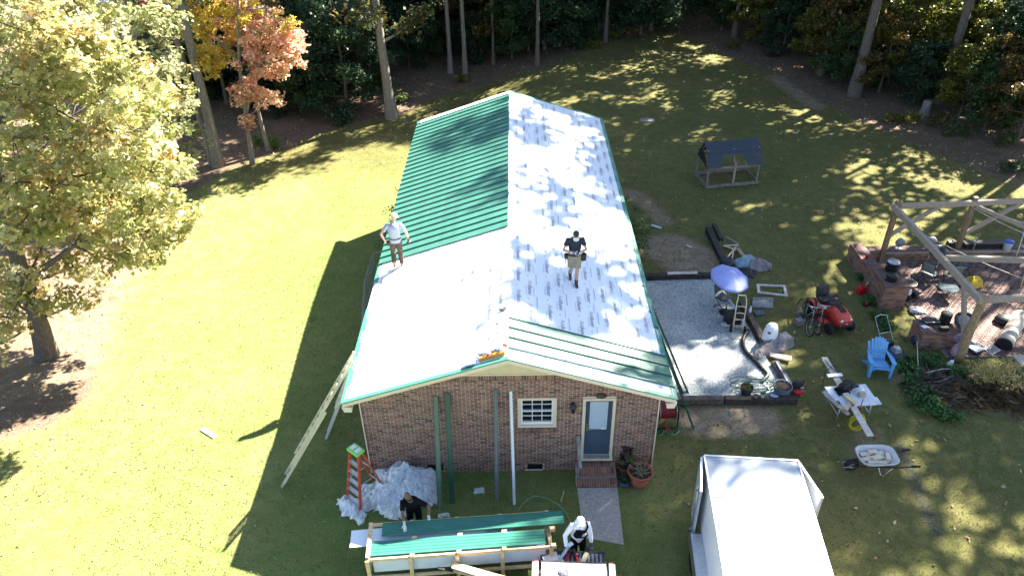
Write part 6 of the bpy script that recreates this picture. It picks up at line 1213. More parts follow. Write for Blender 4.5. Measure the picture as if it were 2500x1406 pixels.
for s in (-1, 1): part('headlight', MB().ell((s*.15, -.665, .62), (.085, .03, .045), 10, Matrix.Rotation(s*-.35, 3, 'Z')), M('headlight_lens', (.8, .82, .84), .15), tm)
part('badge', MB().lathe([(.035, 0), (.035, .01)], (0, -.735, .5), 12, Matrix.Rotation(math.pi/2, 3, 'X')), m_white, tm); part('dash', MB().box((0, .08, .80), (.46, .2, .22)), m_tblk, tm, .03); part('steering_column', MB().tube([(0, .1, .85), (0, .2, 1.0)], .03, 8), m_tblk, tm)
Rs = Matrix.Rotation(-.5, 3, 'X'); part('steering_wheel', MB().tube([V3((0, .21, 1.02))+Rs@V3((.19*math.cos(t), .19*math.sin(t), 0)) for t in [2*math.pi*j/20 for j in range(20)]], .018, 8, close=True).bar(V3((0, .21, 1.02))+Rs@V3((-.19, 0, 0)), V3((0, .21, 1.02))+Rs@V3((.19, 0, 0)), .04, .02), m_tblk, tm)
st_ = part('seat', MB().box((0, .62, .66), (.46, .42, .12)), m_tblk, tm, .05); part('seat_back', MB().grid(lambda a, b: (-.23+.46*a, .78+.10*b-.05*math.sin(math.pi*a), .70+.34*b), 6, 6), m_tblk, st_, sol=.08)
for s in (-1, 1):
    part('rear_fender', MB().rings([[(s*(.22+x), .66+r_*math.cos(t), .30+r_*math.sin(t)) for x, r_ in ((0, .32), (.26, .34), (.27, .31), (0, .29))] for t in [math.pi*k/8 for k in range(9)]], cap=True), m_tred, tm)
    for y, r_, w_, xx in ((.66, .255, .2, .38), (-.46, .20, .15, .40)):
        wh = part('wheel', MB().lathe([(r_*.5, -w_/2), (r_*.9, -w_/2), (r_, -w_*.3), (r_, w_*.3), (r_*.9, w_/2), (r_*.5, w_/2)], (s*xx, y, r_), 20, Matrix.Rotation(math.pi/2, 3, 'Y')), m_rubber, tm); part('rim', MB().lathe([(.02, -w_*.3), (r_*.5, -w_*.42), (r_*.5, w_*.42), (.02, w_*.3)], (s*xx, y, r_), 12, Matrix.Rotation(math.pi/2, 3, 'Y')), m_white, wh)
part('mower_deck', MB().lathe([(.52, .12), (.52, .24), (.40, .29), (.05, .30)], (0, .1, 0), 20, sx=1., sy=.8), m_tred, tm); part('discharge_chute', MB().box((.58, .05, .2), (.18, .3, .12), taper=.7), m_tblk, tm); part('frame_body', MB().box((0, .25, .42), (.4, .9, .2)), m_tred, tm); part('foot_rest', MB().box((.33, .2, .33), (.24, .4, .03)).box((-.33, .2, .33), (.24, .4, .03)), m_tblk, tm)
crumple('white_rag', 'white rag lying on the tractor beside the hood', [tuple((tm.matrix_basis@V3(q))[:2]) for q in ((-.44, .22, 0), (-.28, .25, 0), (-.22, .12, 0), (-.36, .06, 0))], .12, M('white_rag', (.66, .70, .76), .8), 31, 'rag', .3, 8, 18, loc=.62)
# ---- bicycles
def bike(label, loc, rz, col, tilt):
    o = thing('bicycle', label, 'bicycle', loc, rz, None); o.rotation_euler = (tilt, 0, rz); m_f = M('bike_frame', col, .35, .1, 5, metal=.4); r = .33; w = 1.04
    F_ = lambda p: V3(p)
    for nme, x in (('rear_wheel', 0), ('front_wheel', w)):
        wh = part(nme, MB().tube([(x+r*math.cos(t), 0, r+r*math.sin(t)) for t in [2*math.pi*j/28 for j in range(28)]], .021, 6, close=True), m_rubber, o); part('rim', MB().tube([(x+(r-.03)*math.cos(t), 0, r+(r-.03)*math.sin(t)) for t in [2*math.pi*j/28 for j in range(28)]], .010, 5, close=True), m_steel, wh); sp = MB()
        for j in range(14): t = 2*math.pi*j/14; sp.tube([(x, 0, r), (x+(r-.03)*math.cos(t), 0, r+(r-.03)*math.sin(t))], .002, 3)
        sp.cyl((x, -.05, r), (x, .05, r), .025, n=8); part('spokes', sp, m_steel, wh)
    bb, st, hd_, rh_, fh = (.43, 0, .30), (.30, 0, .78), (.84, 0, .82), (0, 0, r), (w, 0, r); q = MB()
    for a, b, rr in ((bb, st, .017), (st, hd_, .017), (bb, hd_, .019), (rh_, bb, .010), (rh_, st, .010), (hd_, fh, .014), (hd_, (.80, 0, .95), .013)): q.tube([a, b], rr, 8)
    part('frame', q, m_f, o); part('saddle', MB().rings([[(x, yy*math.cos(t), .90+.025*math.sin(t)) for t in [2*math.pi*j/10 for j in range(10)]] for x, yy in ((.14, .05), (.18, .075), (.28, .05), (.40, .015))]).tube([(.27, 0, .76), (.25, 0, .90)], .012, 6), m_black, o); part('handlebar', MB().tube([(.72, -.30, .97), (.80, -.12, .98), (.80, .12, .98), (.72, .30, .97)], .014, 6), m_steel, o)
    part('grip', MB().tube([(.72, -.31, .97), (.75, -.22, .975)], .019, 6), m_rubber, o); part('grip', MB().tube([(.72, .31, .97), (.75, .22, .975)], .019, 6), m_rubber, o); part('crank', MB().lathe([(.09, -.004), (.09, .004)], (.43, -.05, .30), 16, Matrix.Rotation(math.pi/2, 3, 'X')).bar((.43, -.06, .30), (.36, -.06, .15), .02, .02).bar((.43, .06, .3), (.5, .06, .45), .02, .02).box((.36, -.10, .15), (.09, .08, .02)).box((.5, .1, .45), (.09, .08, .02)), m_dark, o)
b1a, b1b = gl(1965, 812), gl(1953, 775); d = b1a-b1b
bike('silver grey bicycle leaning beside the red lawn tractor', gl(1947, 772), math.atan2(gl(1968, 812).y-gl(1947, 772).y, gl(1968, 812).x-gl(1947, 772).x), (.30, .29, .27), -.16); bike('tan framed bicycle leaning against the red lawn tractor', gl(1975, 768), math.atan2(gl(1993, 815).y-gl(1975, 768).y, gl(1993, 815).x-gl(1975, 768).x), (.42, .30, .22), -.14)
one('small_bin', MB().box((0, 0, .12), (.28, .2, .24), taper=1.1), m_grey, 'dark grey bin on the grass beside the bicycles', 'bin', loc=gl(1951, 792), rz=.4, bev=.02)
# ---- fuel can, bottle, blue chair, push mower
gc = thing('fuel_can', 'bright red fuel can on the grass beside the brick pier', 'fuel can', gl(2101, 716), .3); part('can_body', MB().box((0, 0, .16), (.34, .24, .30), taper=.88), M('bright_red', (.62, .015, .025), .35, .06, 4), gc, .03); part('can_handle', MB().tube([(-.1, 0, .3), (-.08, 0, .37), (.06, 0, .37), (.1, 0, .31)], .02, 6), m_red, gc); part('spout', MB().tube([(.12, 0, .3), (.16, 0, .36), (.2, 0, .44)], .02, 8), m_lime, gc)
one('red_jug', MB().lathe([(.08, 0), (.09, .12), (.05, .2), (.025, .24)], (0, 0, 0), 12), M('dark_red_plastic', (.22, .01, .03), .35), 'dark red bottle on the grass below the fuel can', 'bottle', loc=gl(2113, 748))
ad = thing('adirondack_chair', 'light blue plastic adirondack chair on the grass', 'chair', gl(2136, 902), math.radians(-6)); m_bl = M('light_blue_plastic', (.12, .34, .62), .4, .05, 5)
for i in range(7):
    a = (i-3)*.075; top = 1.02-.035*(i-3)**2*.55; part('back_slat', MB().poly([(a*.9-.03, .10, .30), (a*.9+.03, .10, .30), (a*1.25+.042, .36, top), (a*1.25, .365, top+.02), (a*1.25-.042, .36, top)], (0, .02, 0)), m_bl, ad)
part('back_band', MB().bar((-.27, .20, .62), (.27, .20, .62), .03, .05).bar((-.25, .13, .36), (.25, .13, .36), .03, .05), m_bl, ad)
for i in range(6): part('seat_slat', MB().box((0, -.36+.088*i, .385-.017*i-(.02 if i == 0 else 0)), (.50, .075, .022), R=Matrix.Rotation(.2 if i else -.6, 3, 'X')), m_bl, ad)
for s in (-1, 1):
    part('arm', MB().poly([(s*.26, .26, .555), (s*.30, .28, .555), (s*.40, -.15, .565), (s*.41, -.38, .56), (s*.36, -.44, .555), (s*.27, -.38, .56), (s*.27, -.1, .56)], (0, 0, .028)), m_bl, ad); part('front_leg', MB().poly([(s*.27, -.36, .56), (s*.37, -.36, .56), (s*.35, -.40, 0), (s*.27, -.40, 0)], (0, -.03, 0)).poly([(s*.36, -.36, .56), (s*.36, -.1, .56), (s*.35, -.28, .28), (s*.34, -.37, 0)], (s*.02, 0, 0)), m_bl, ad); part('rear_leg', MB().poly([(s*.27, -.36, .36), (s*.27, .1, .28), (s*.27, .48, 0), (s*.27, .36, 0), (s*.27, .0, .2), (s*.27, -.36, .28)], (s*.03, 0, 0)), m_bl, ad)
part('apron', MB().poly([(-.26, -.395, .37), (.26, -.395, .37), (.26, -.395, .26), (.18, -.395, .32), (-.18, -.395, .32), (-.26, -.395, .26)], (0, .025, 0)), m_bl, ad)
mo = thing('push_mower', 'push lawn mower with folding handle behind the blue chair', 'lawn mower', gl(2180, 872), math.radians(14)); part('deck', MB().lathe([(.29, .08), (.30, .2), (.2, .25), (.02, .26)], (0, 0, 0), 18, sx=.9, sy=1.2), M('mower_blue_black', (.03, .05, .08), .4, .2, 6), mo); part('engine', MB().box((0, -.02, .34), (.28, .30, .16), taper=.8), m_grey, mo, .03); part('engine_cover', MB().lathe([(.12, .40), (.11, .45), (.02, .47)], (0, -.02, 0), 14), m_steel, mo)
for s in (-1, 1):
    part('handle_tube', MB().tube([(s*.2, .28, .2), (s*.22, .62, .55), (s*.22, 1.0, .95)], .012, 6), m_steel, mo)
    for y in (-.3, .32): part('wheel', MB().lathe([(.05, -.025), (.10, -.03), (.105, 0), (.10, .03), (.05, .025)], (s*.27, y, .105), 14, Matrix.Rotation(math.pi/2, 3, 'Y')), m_rubber, mo)
part('handle_bar', MB().tube([(-.22, 1.0, .95), (0, 1.04, .99), (.22, 1.0, .95)], .013, 6).tube([(-.22, .62, .55), (.22, .62, .55)], .014, 6), m_alu, mo); part('grass_bag', MB().box((0, .42, .33), (.34, .34, .2), taper=.85), m_black, mo, .04); part('side_trim', MB().bar((-.27, -.28, .24), (-.25, .2, .26), .02, .06), m_bl, mo)
# ---- folding table with plank and tools
t0, t1, t2, t3 = gz(2008, 928, .74), gz(2110, 925, .74), gz(2145, 982, .74), gz(2040, 998, .74); tcn = (t0+t1+t2+t3)/4; tt_ = thing('work_table', 'white folding table cluttered with tools and boards', 'table', V3((tcn.x, tcn.y, 0)), math.atan2(t1.y-t0.y, t1.x-t0.x)+.06); tw = (t1-t0).length; td_ = .98
m_tt = M('white_table_top', (.62, .64, .68), .5, .12, 5); part('table_top', MB().box((-.02, .0, .735), (tw, td_*.62, .04)), m_tt, tt_, .015); part('table_leaf', MB().box((.10, -.42, .732), (tw*.92, .30, .03)), m_tt, tt_, .01)
for x in (-.45, .45):
    for y in (-.42, .24): part('leg', MB().tube([(x*1.02, y, .72), (x*1.08, y*1.12, .0)], .018, 8), m_alu, tt_)
    part('leg_brace', MB().tube([(x*1.05, -.42, .3), (x*1.05, .25, .3)], .012, 6), m_alu, tt_)
ttm = tt_.matrix_basis
board('long pale plank lying across the white table and out both ends', gz(2012, 872, .80), gz(2125, 1064, .80), .19, m_paleb, .035, .0); board('short white board across the plank behind the table', gz(2020, 917, .86), gz(2056, 914, .86), .13, m_white, .02, 0)
for i, (a, b, w) in enumerate((((2010, 955), (2065, 1008), .13), ((2014, 963), (2060, 1000), .10), ((2030, 975), (2072, 1012), .12), ((2066, 966), (2090, 984), .14), ((2064, 1000), (2074, 984), .13))): board('weathered board stacked on the near edge of the white table', gz(*a, .79+.03*i), gz(*b, .79+.03*i), w, (m_greyw, m_greyw, m_greyw, m_pine, m_wood)[i], .025, 0, group='boards on the white table')
sw_ = thing('circular_saw', 'black circular saw and bag on the white table', 'power tool', gz(2065, 948, .80)); part('saw_body', MB().box((0, 0, .12), (.34, .26, .22), taper=.7), m_black, sw_, .05); part('motor', MB().tube([(.1, -.05, .14), (.3, -.02, .14)], [.09, .07], 12), m_dark, sw_); part('blade_guard', MB().lathe([(.15, -.02), (.15, .02)], (-.12, -.05, .14), 16, Matrix.Rotation(math.pi/2, 3, 'X')), m_black, sw_); part('saw_handle', MB().tube([(-.1, .05, .22), (-.05, .05, .3), (.12, .05, .28), (.16, .05, .2)], .02, 8), m_black, sw_)
crumple('black_bag', 'limp black bag beside the circular saw on the white table', [tuple(gz(*q, .78))[:2] for q in ((2036, 950), (2060, 935), (2075, 960), (2048, 966))], .10, m_blk, 33, 'bag', .3, 7, 20, loc=.775)
one('carton', MB().box((0, 0, .05), (.19, .14, .12)), M('brown_carton', (.42, .34, .26), .8, .1, 8), 'small brown carton on the white table', 'box', loc=gz(2103, 965, .78), rz=.1)
crumple('plastic_bag', 'clear plastic bag crumpled on the white table by the carton', [tuple(gz(*q, .78))[:2] for q in ((2086, 955), (2102, 940), (2112, 955), (2095, 965))], .14, m_film, 34, 'bag', .4, 8, 22, loc=.775)
cl_ = thing('bar_clamp', 'bar clamp standing on the edge of the white table', 'clamp', gz(2100, 995, .78)); part('clamp_bar', MB().bar((0, 0, -.1), (.04, .05, .28), .02, .012), m_dark, cl_); part('clamp_grip', MB().box((0, 0, .04), (.12, .05, .05)), M('orange_plastic', (.5, .12, .03), .5), cl_)
one('ratchet_cable', MB().tube([gz(*q, z) for q, z in (((2008, 940), .5), ((2015, 905), .84), ((2035, 892), .88), ((2052, 905), .86), ((2040, 906), .85), ((2022, 890), .86), ((2016, 878), .84))], .012, 5), m_black, 'black power cable curled over the plank end', 'cable')
yc = MB(); cc = gz(2092, 1030, .52)
for i in range(150): pass
yc.tube([cc+V3(((.20+.05*math.sin(i*.31))*math.cos(i*.42)+.03*math.sin(i*.11), -.02+.05*math.sin(i*.23), (.26+.05*math.cos(i*.17))*math.sin(i*.42))) for i in range(150)], .010, 5); one('yellow_cable', yc, M('yellow_cord', (.55, .45, .03), .45, .08, 5), 'coil of yellow extension cord hanging from the plank', 'cord')
one('pry_tool', MB().tube([gz(2070, 985, .85), gz(2085, 990, .86)], .02, 6), m_dark, 'short dark tool lying on the near boards of the table', 'tool')
# ================================================================ brick patio with timber frame
PX0, PY0, PX1, PY1 = 14.15, 4.55, 22.0, 10.35
m_pav = rampmat('paver', [(.09, .05, .046), (.13, .068, .058), (.16, .09, .075), (.11, .07, .066), (.20, .115, .095), (.13, .08, .078)], 'object', .85, .2); m_pav2 = rampmat('paver_mass', [(.09, .05, .046), (.13, .068, .058), (.16, .09, .075), (.11, .07, .066), (.20, .115, .095), (.13, .08, .078)], 'attr', .85, .2)
pt = struct('patio', MB().box(((PX0+PX1)/2, (PY0+PY1)/2, .01), (PX1-PX0, PY1-PY0, .07)), M('sand_joint', (.20, .17, .14), .95, .2, 20, .3))
pvm = MB().box((0, 0, 0), (.197, .097, .03)).mesh('paver', m_pav); allp = []
for i in range(-40, 90):
    for j in range(-40, 90):
        # herringbone of 2:1 pavers
        bx_, by_ = PX0+(i-j)*.1+j*.0, PY0+(i+j)*.1
for r_ in range(0, 60):
    for c_ in range(-60, 90):
        x = PX0+c_*.1+0; y = PY0+r_*.1
        k = (c_-r_) % 4
        if k == 0: allp.append((x+.1, y+.05, 0))
        elif k == 2: allp.append((x+.05, y+.1, math.pi/2))
allp = [q for q in allp if PX0+.08 < q[0] < PX1-.1 and PY0+.08 < q[1] < PY1-.1]
allp.sort(key=lambda q: (q[0]-15.8)**2+(q[1]-5.9)**2)
for x, y, a in allp[:300]: o = link('paver', pvm, pt); o.location = (x, y, .048+random.uniform(-.002, .003)); o.rotation_euler.z = a
mb = MB(); cols = []
for x, y, a in allp[300:]: mb.box((x, y, .048+random.uniform(-.002, .002)), (.197, .097, .03), a); cols += [random.random()]*6
tag(link('paving', npmesh('paving', np.array(mb.v), np.array(mb.f), m_pav2, np.repeat(np.array(cols)[:, None], 3, 1)), pt), kind='stuff')
brm = {}
def brick_block(name, label, x0, y0, x1, y1, h, cat='wall', cap_=None):
    o = thing(name, label, cat, (x0, y0, 0)); w, d = x1-x0, y1-y0; part('core', MB().box((w/2, d/2, h/2), (w-.02, d-.02, h-.01)), M('grey_mortar', (.32, .29, .26), .9, .15, 20, .3), o); cnt = 0
    for k in range(int(h/.0677)):
        z = k*.0677+.03; off = (k % 2)*.1
        for ax in ((0, 0), (0, 1), (1, 0), (1, 1)):          # faces: y=0, y=d, x=0, x=w
            L = w if ax[0] == 0 else d; s = -off
            while s < L:
                a, b = max(0, s), min(L, s+.19)
                if b-a > .03 and (ax == (0, 0) or ax == (1, 0) or (h < .9 and ax == (0, 1)) or ax == (1, 1)):
                    ln = round(b-a, 3); key = ln
                    if key not in brm: brm[key] = MB().box((0, 0, 0), (ln, .05, .056)).mesh('brick', m_brick)
                    if cnt < 300:
                        q = link('brick', brm[key], o); m_ = (a+b)/2; q.location = (m_, -.003+.02 if ax[1] == 0 else d-.017, z) if ax[0] == 0 else ((.017 if ax[1] == 0 else w-.017), m_, z); q.rotation_euler.z = 0 if ax[0] == 0 else math.pi/2; cnt += 1
                s += .2
    nx_ = int(w/.2); ny_ = max(1, int(d/.1))
    for i in range(int(w/.069)):
        if cnt > 299: break
    cm = MB().box((w/2, d/2, h+.028), (w+.05, d+.05, .055)); part('coping', cm, m_terra if cap_ else M('brick_coping', (.15, .085, .07), .9, .3, 7, .3), o, .006); return o
P1 = V3((14.4, 10.4, 0)); P2 = V3((17.35, 10.6, 0)); P3 = V3((14.47, 4.42, 0)); P4 = V3((20.35, 10.75, 0)); P5 = V3((20.6, 4.6, 0))
brick_block('low_brick_wall', 'low brick wall along the back of the patio', 14.5, 10.42, 20.6, 10.72, .46); PQ = g(2145, 757)
brick_block('brick_pier', 'tall brick pier at the corner of the patio wall', PQ.x, PQ.y, PQ.x+.85, PQ.y+1.5, .95, 'pier'); brick_block('brick_pier', 'short brick pier at the front corner of the patio', 13.45, 5.0, 14.55, 5.75, .62, 'pier')
brick_block('low_brick_wall', 'brick wing wall joining tall pier and back wall', PQ.x+.15, PQ.y+1.55, PQ.x+.6, 10.72, .62)
brick_block('low_brick_wall', 'short return of the low brick wall at the corner post', PQ.x+.62, 10.42, 14.47, 10.72, .46)
# timber frame
pg = thing('timber_pergola', 'unfinished timber pergola of heavy posts and beams over the patio', 'pergola', (P1.x, P1.y, 0)); m_beam = M('weathered_beam', (.35, .275, .21), .85, .22, 4, .3, stretch=(5, 5, 5)); m_post = M('brown_post', (.24, .16, .09), .85, .3, 4, .3, stretch=(5, 5, 2))
rel = lambda p: V3(p)-V3(pg.location)
def beam(n, a, b, w=.15, h=.2, m=None): part(n, MB().bar(rel(a), rel(b), w, h), m or m_beam, pg, .008)
HT = 2.45
for p in (P1, P2, P4): beam('post', p, p+V3((0, 0, HT+.22)), .16, .16, m_post)
q = MB(); q.tube([rel(P3)+V3((.01*math.sin(i), .01*math.cos(i*2), HT*1.04*i/8)) for i in range(9)], [.145-.004*i for i in range(9)], 10); part('post', q, M('round_log_post', (.33, .22, .12), .85, .3, 4, .3, stretch=(5, 5, 2)), pg); beam('post', P5, P5+V3((0, 0, HT+.1)), .18, .18, m_post)
z = V3((0, 0, HT)); beam('beam', P1+z+V3((.1, .0, 0)), P4+z+V3((.6, 0, 0)), .12, .20); beam('beam', P1+z+V3((-.12, .1, -.02)), P3+z+V3((-.12, -.12, -.02)), .13, .22); beam('beam', P3+z+V3((.1, -.0, -.02)), P5+z+V3((.6, 0, -.02)), .12, .22)
beam('beam', P1.lerp(P3, .60)+z+V3((0, 0, -.02)), V3((20.7, 6.4, HT-.1)), .12, .2)
z2 = V3((0, 0, 1.35)); beam('brace', P1+V3((0.05, 0, 1.2)), P1+V3((.9, .02, 2.3)) if False else P1.lerp(P2, .55)+V3((0, -.02, 2.38)), .10, .14); beam('brace', P1+V3((0, -.05, 1.25)), P1.lerp(P3, .17)+V3((-.1, 0, 2.35)), .10, .14) if False else None
beam('brace', P2+V3((.05, 0, 1.1)), P2.lerp(P4, .62)+V3((0, 0, 2.36)), .11, .15); beam('brace', P2+V3((.05, .05, 2.3)), P4+V3((-.1, .05, 1.05)), .11, .15); beam('brace', P3+V3((-.05, .1, .9)), P3.lerp(P1, .16)+V3((-.05, 0, 2.32)), .11, .14)
part('strut_plate', MB().box(rel(P1)+V3((.1, -.02, 1.25)), (.05, .12, .16)), m_steel, pg)
ropes = [(P2+V3((0, -.1, 2.25)), V3((20.2, 8.2, 1.7))), (P1.lerp(P3, .25)+V3((0, 0, 2.3)), V3((20.0, 7.6, .3))), (P2+V3((.1, -.05, 2.35)), V3((20.6, 9.2, 1.9)))]
for i, (a, b) in enumerate(ropes): one('rope', MB().tube([a.lerp(b, t)-V3((0, 0, .18*math.sin(math.pi*t))) for t in np.linspace(0, 1, 9)], .012, 5), m_paleb, ('grey rope strung from the middle post towards the right', 'grey rope strung low across the patio from the side beam', 'upper grey rope strung from the top of the middle post')[i], 'rope')
# things on walls and patio
def kettle(label, loc, r, h, m, legs=3, rz=0, name='kettle_grill', lid=True):
    o = thing(name, label, 'grill', loc, rz); part('bowl', MB().lathe([(r*.2, h-.05), (r*.75, h), (r, h+.16), (r*1.02, h+.18)], (0, 0, 0), 20), m, o)
    if lid: part('lid', MB().lathe([(r*1.03, h+.185), (r*.98, h+.27), (r*.6, h+.36), (.02, h+.39)], (0, 0, 0), 20), m, o); part('lid_knob', MB().box((0, 0, h+.41), (.10, .03, .04)), m_steel, o)
    for i in range(legs): a = 6.28*i/legs+.5; part('leg', MB().tube([(r*.6*math.cos(a), r*.6*math.sin(a), h+.04), (r*1.0*math.cos(a), r*1.0*math.sin(a), 0)], .013, 6), m_steel, o)
    return o
def stockpot(label, loc, r, h, m, ml, name='stock_pot'):
    o = thing(name, label, 'pot', loc); part('pot_wall', MB().lathe([(r*.92, 0), (r, .03), (r, h), (r*1.05, h+.01)], (0, 0, 0), 20), m, o); part('lid', MB().lathe([(r*1.08, h+.012), (r*1.02, h+.05), (r*.4, h+.08), (.01, h+.085)], (0, 0, 0), 20), ml, o)
    for s in (-1, 1): part('loop_handle', MB().tube([(s*r, -.05, h*.75), (s*(r+.06), 0, h*.8), (s*r, .05, h*.75)], .01, 6), m_steel, o)
    return o
stockpot('black stock pot with dented steel lid on the tall brick pier', (PQ.x+.58, PQ.y+1.0, 1.01), .21, .36, m_black, m_steel); stockpot('low black pan on the tall brick pier', (PQ.x+.33, PQ.y+.4, 1.01), .19, .18, m_black, m_dark, 'black_pan')
o = thing('bucket_of_bottles', 'dark basket with pale rim hanging at the edge of the tall pier', 'basket', (PQ.x+.95, PQ.y+.3, .78)); part('basket_bowl', MB().lathe([(.16, 0), (.24, .16), (.25, .17)], (0, 0, 0), 18), m_dark, o); part('basket_rim', MB().tube([(.25*math.cos(t), .25*math.sin(t), .18) for t in [2*math.pi*j/20 for j in range(20)]], .012, 6, close=True), m_pine, o)
o = thing('spray_bottle', 'red and white bottle standing on the wing wall', 'bottle', (PQ.x+.35, PQ.y+2.4, .68)); part('flask', MB().lathe([(.06, 0), (.065, .12), (.03, .18)], (0, 0, 0), 12), m_red, o); part('neck', MB().lathe([(.035, .18), (.05, .24), (.02, .32)], (0, 0, 0), 10), m_white, o)
kettle('round black kettle grill with stainless lid knob beside the back wall', (16.1, 9.75, .06), .33, .62, m_dark); 
for i, (x, y, r_) in enumerate(((15.0, 10.5, .18), (16.2, 10.55, .2))): o = thing('fan', ('grey round fan head on the back wall near the corner post', 'grey round fan head on the back wall beside the kettle grill')[i], 'fan', (x, y, .52)); part('stand', MB().box((0, 0, .02), (.26, .2, .04)).tube([(0, 0, .02), (0, .0, .2)], .015, 6), m_grey, o); part('guard', MB().lathe([(r_, -.04), (r_, .04), (.03, .07)], (0, -.02, .3), 18, Matrix.Rotation(math.pi/2, 3, 'X')), m_grey, o); part('hub', MB().lathe([(.05, -.06), (.05, -.02)], (0, 0, .3), 10, Matrix.Rotation(math.pi/2, 3, 'X')), m_dark, o)
one('black_jerrycan', MB().box((0, 0, .14), (.3, .22, .28), taper=.85).cyl((.05, 0, .28), (.05, 0, .34), .04, n=10), m_black, 'black jerrycan on the back wall by the middle post', 'can', loc=(17.0, 10.55, .52), bev=.02)
o = thing('black_planter_box', 'long black trough lying along the back wall', 'trough', (18.3, 10.55, .52)); part('trough_body', MB().box((0, 0, .11), (1.5, .28, .22), taper=1.08), m_black, o, .01)
for i in range(5): part('trough_rib', MB().box((-.6+.3*i, -.15, .12), (.03, .03, .2)), m_dark, o)
bk_c = gz(2418, 640, .75); o = thing('plastic_bucket', 'white plastic bucket with blue lid on the back wall', 'bucket', (19.05, 10.3, .52)); part('pail', MB().lathe([(.13, 0), (.155, .36), (.165, .37), (.16, .38)], (0, 0, 0), 22), M('white_pail', (.66, .72, .78), .45, .05, 5), o); part('lid', MB().lathe([(.172, .36), (.175, .40), (.15, .415), (.01, .41)], (0, 0, 0), 22), M('blue_lid', (.03, .12, .45), .4, .05, 5), o); part('bail', MB().tube([(.165*math.cos(t), -.06-.05*math.sin(t), .34-.16*math.sin(t)) for t in [math.pi*j/8 for j in range(9)]], .005, 5), m_steel, o)
o = thing('garden_spade', 'steel spade standing against the back wall', 'spade', (17.75, 10.25, .06)); part('shaft', MB().tube([(0, .0, .2), (.05, .1, 1.05)], .018, 8), m_greyw, o); part('d_grip', MB().tube([(-.02, .1, 1.05), (-.02, .11, 1.16), (.12, .11, 1.16), (.12, .1, 1.05)], .016, 6), m_wood, o); part('blade', MB().box((0, -.01, .12), (.19, .015, .27), taper=1), m_steel, o)
frame_chair('metal framed patio chair facing the kettle grill', (15.5, 8.9, .06), 2.2, m_dark, M('grey_sling', (.16, .17, .17), .8, .1, 12)); frame_chair('metal framed patio chair with olive sling beside the kettle grill', (16.25, 8.75, .06), 2.9, m_dark, M('olive_sling', (.13, .13, .10), .8, .1, 12)); frame_chair('dark metal chair on the patio behind the yellow cloth', (17.0, 9.3, .06), -2.5, m_dark, m_mesh)
tb2 = thing('wire_table', 'low round wire side table on the patio pavers', 'table', (15.7, 7.9, .06)); part('table_top', MB().lathe([(.34, .42), (.34, .44)], (0, 0, 0), 20), M('smoked_glass', (.06, .08, .09), .15), tb2)
for i in range(3): part('leg', MB().tube([(.25*math.cos(i*2.1), .25*math.sin(i*2.1), .42), (.33*math.cos(i*2.1), .33*math.sin(i*2.1), 0)], .012, 6), m_dark, tb2)
crumple('yellow_cloth', 'folded yellow tarp cloth under the side beam', [(16.75, 8.35), (17.35, 8.4), (17.4, 8.95), (16.8, 8.9)], .5, M('yellow_tarp', (.55, .36, .03), .6, .1, 6, .3), 41, 'cloth', .6, 2.4, 30, loc=.06)
crumple('white_sack', 'dirty white sack lying by the tall brick pier', [(PQ.x+1.0, PQ.y-.3), (PQ.x+1.5, PQ.y-.4), (PQ.x+1.55, PQ.y-.05), (PQ.x+1.05, PQ.y+.05)], .22, M('dirty_white_sack', (.45, .46, .46), .8, .15, 6), 42, 'sack', .4, 4, 26, loc=.06)
o = thing('golf_bag', 'white and black folding cart leaning on the tall pier', 'cart', (PQ.x+1.2, PQ.y+.6, .06), .5); part('bag_tube', MB().tube([(0, 0, .12), (.05, .12, .75)], [.11, .12], 12), m_grey, o); part('white_panel', MB().tube([(-.05, -.08, .3), (-.02, 0, .62)], .08, 10, rnd=True), m_white, o); part('cart_frame', MB().tube([(.1, -.1, .0), (.2, .0, .4), (.08, .15, .95)], .014, 6).tube([(.1, -.1, 0), (.5, -.3, .12)], .02, 6), m_black, o)
for s in (-1, 1): part('wheel', MB().lathe([(.04, -.02), (.11, -.02), (.11, .02), (.04, .02)], (.1+s*.18, -.1, .11), 14, Matrix.Rotation(math.pi/2, 3, 'Y')), m_rubber, o)
# front pier: pots, steel tub, rope, radio
stockpot('tall black cooking pot with rubber lid on the short brick pier', (14.35, 5.55, .68), .17, .34, m_black, m_rubber); o = thing('steel_tub', 'round steel tub with dark tyre rim on the short pier', 'tub', (14.95, 5.55, .55)); part('tub_wall', MB().lathe([(.25, 0), (.30, .34), (.28, .34), (.23, .03)], (0, 0, 0), 22, Matrix.Rotation(.5, 3, 'X')), M('pale_steel', (.5, .48, .46), .4, .1, 5, metal=.3), o); part('tyre_rim', MB().tube([Matrix.Rotation(.5, 3, 'X')@V3((.31*math.cos(t), .31*math.sin(t), .33)) for t in [2*math.pi*j/24 for j in range(24)]], .06, 8, close=True), M('blue_black_rubber', (.02, .028, .04), .6), o)
part('tub_stand', MB().box((0, 0, -.26), (.4, .4, .5)), m_greyw, o)
o = thing('metal_basket', 'dark roasting tray behind the pots on the short pier', 'tray', (13.9, 5.6, .68)); part('tray_body', MB().box((0, 0, .06), (.42, .28, .10), taper=1.15), m_dark, o, .02); part('tray_rim', MB().tube([(-.25, -.17, .12), (.25, -.17, .12), (.25, .17, .12), (-.25, .17, .12)], .012, 6, close=True, smooth=False), m_steel, o)
o = thing('black_radio', 'small black radio on the front edge of the short pier', 'radio', (14.15, 5.15, .68)); part('case', MB().box((0, 0, .07), (.30, .14, .14)), m_black, o, .015); part('speaker_cone', MB().lathe([(.05, 0), (.05, .01)], (-.08, -.072, .07), 12, Matrix.Rotation(math.pi/2, 3, 'X')), m_dark, o)
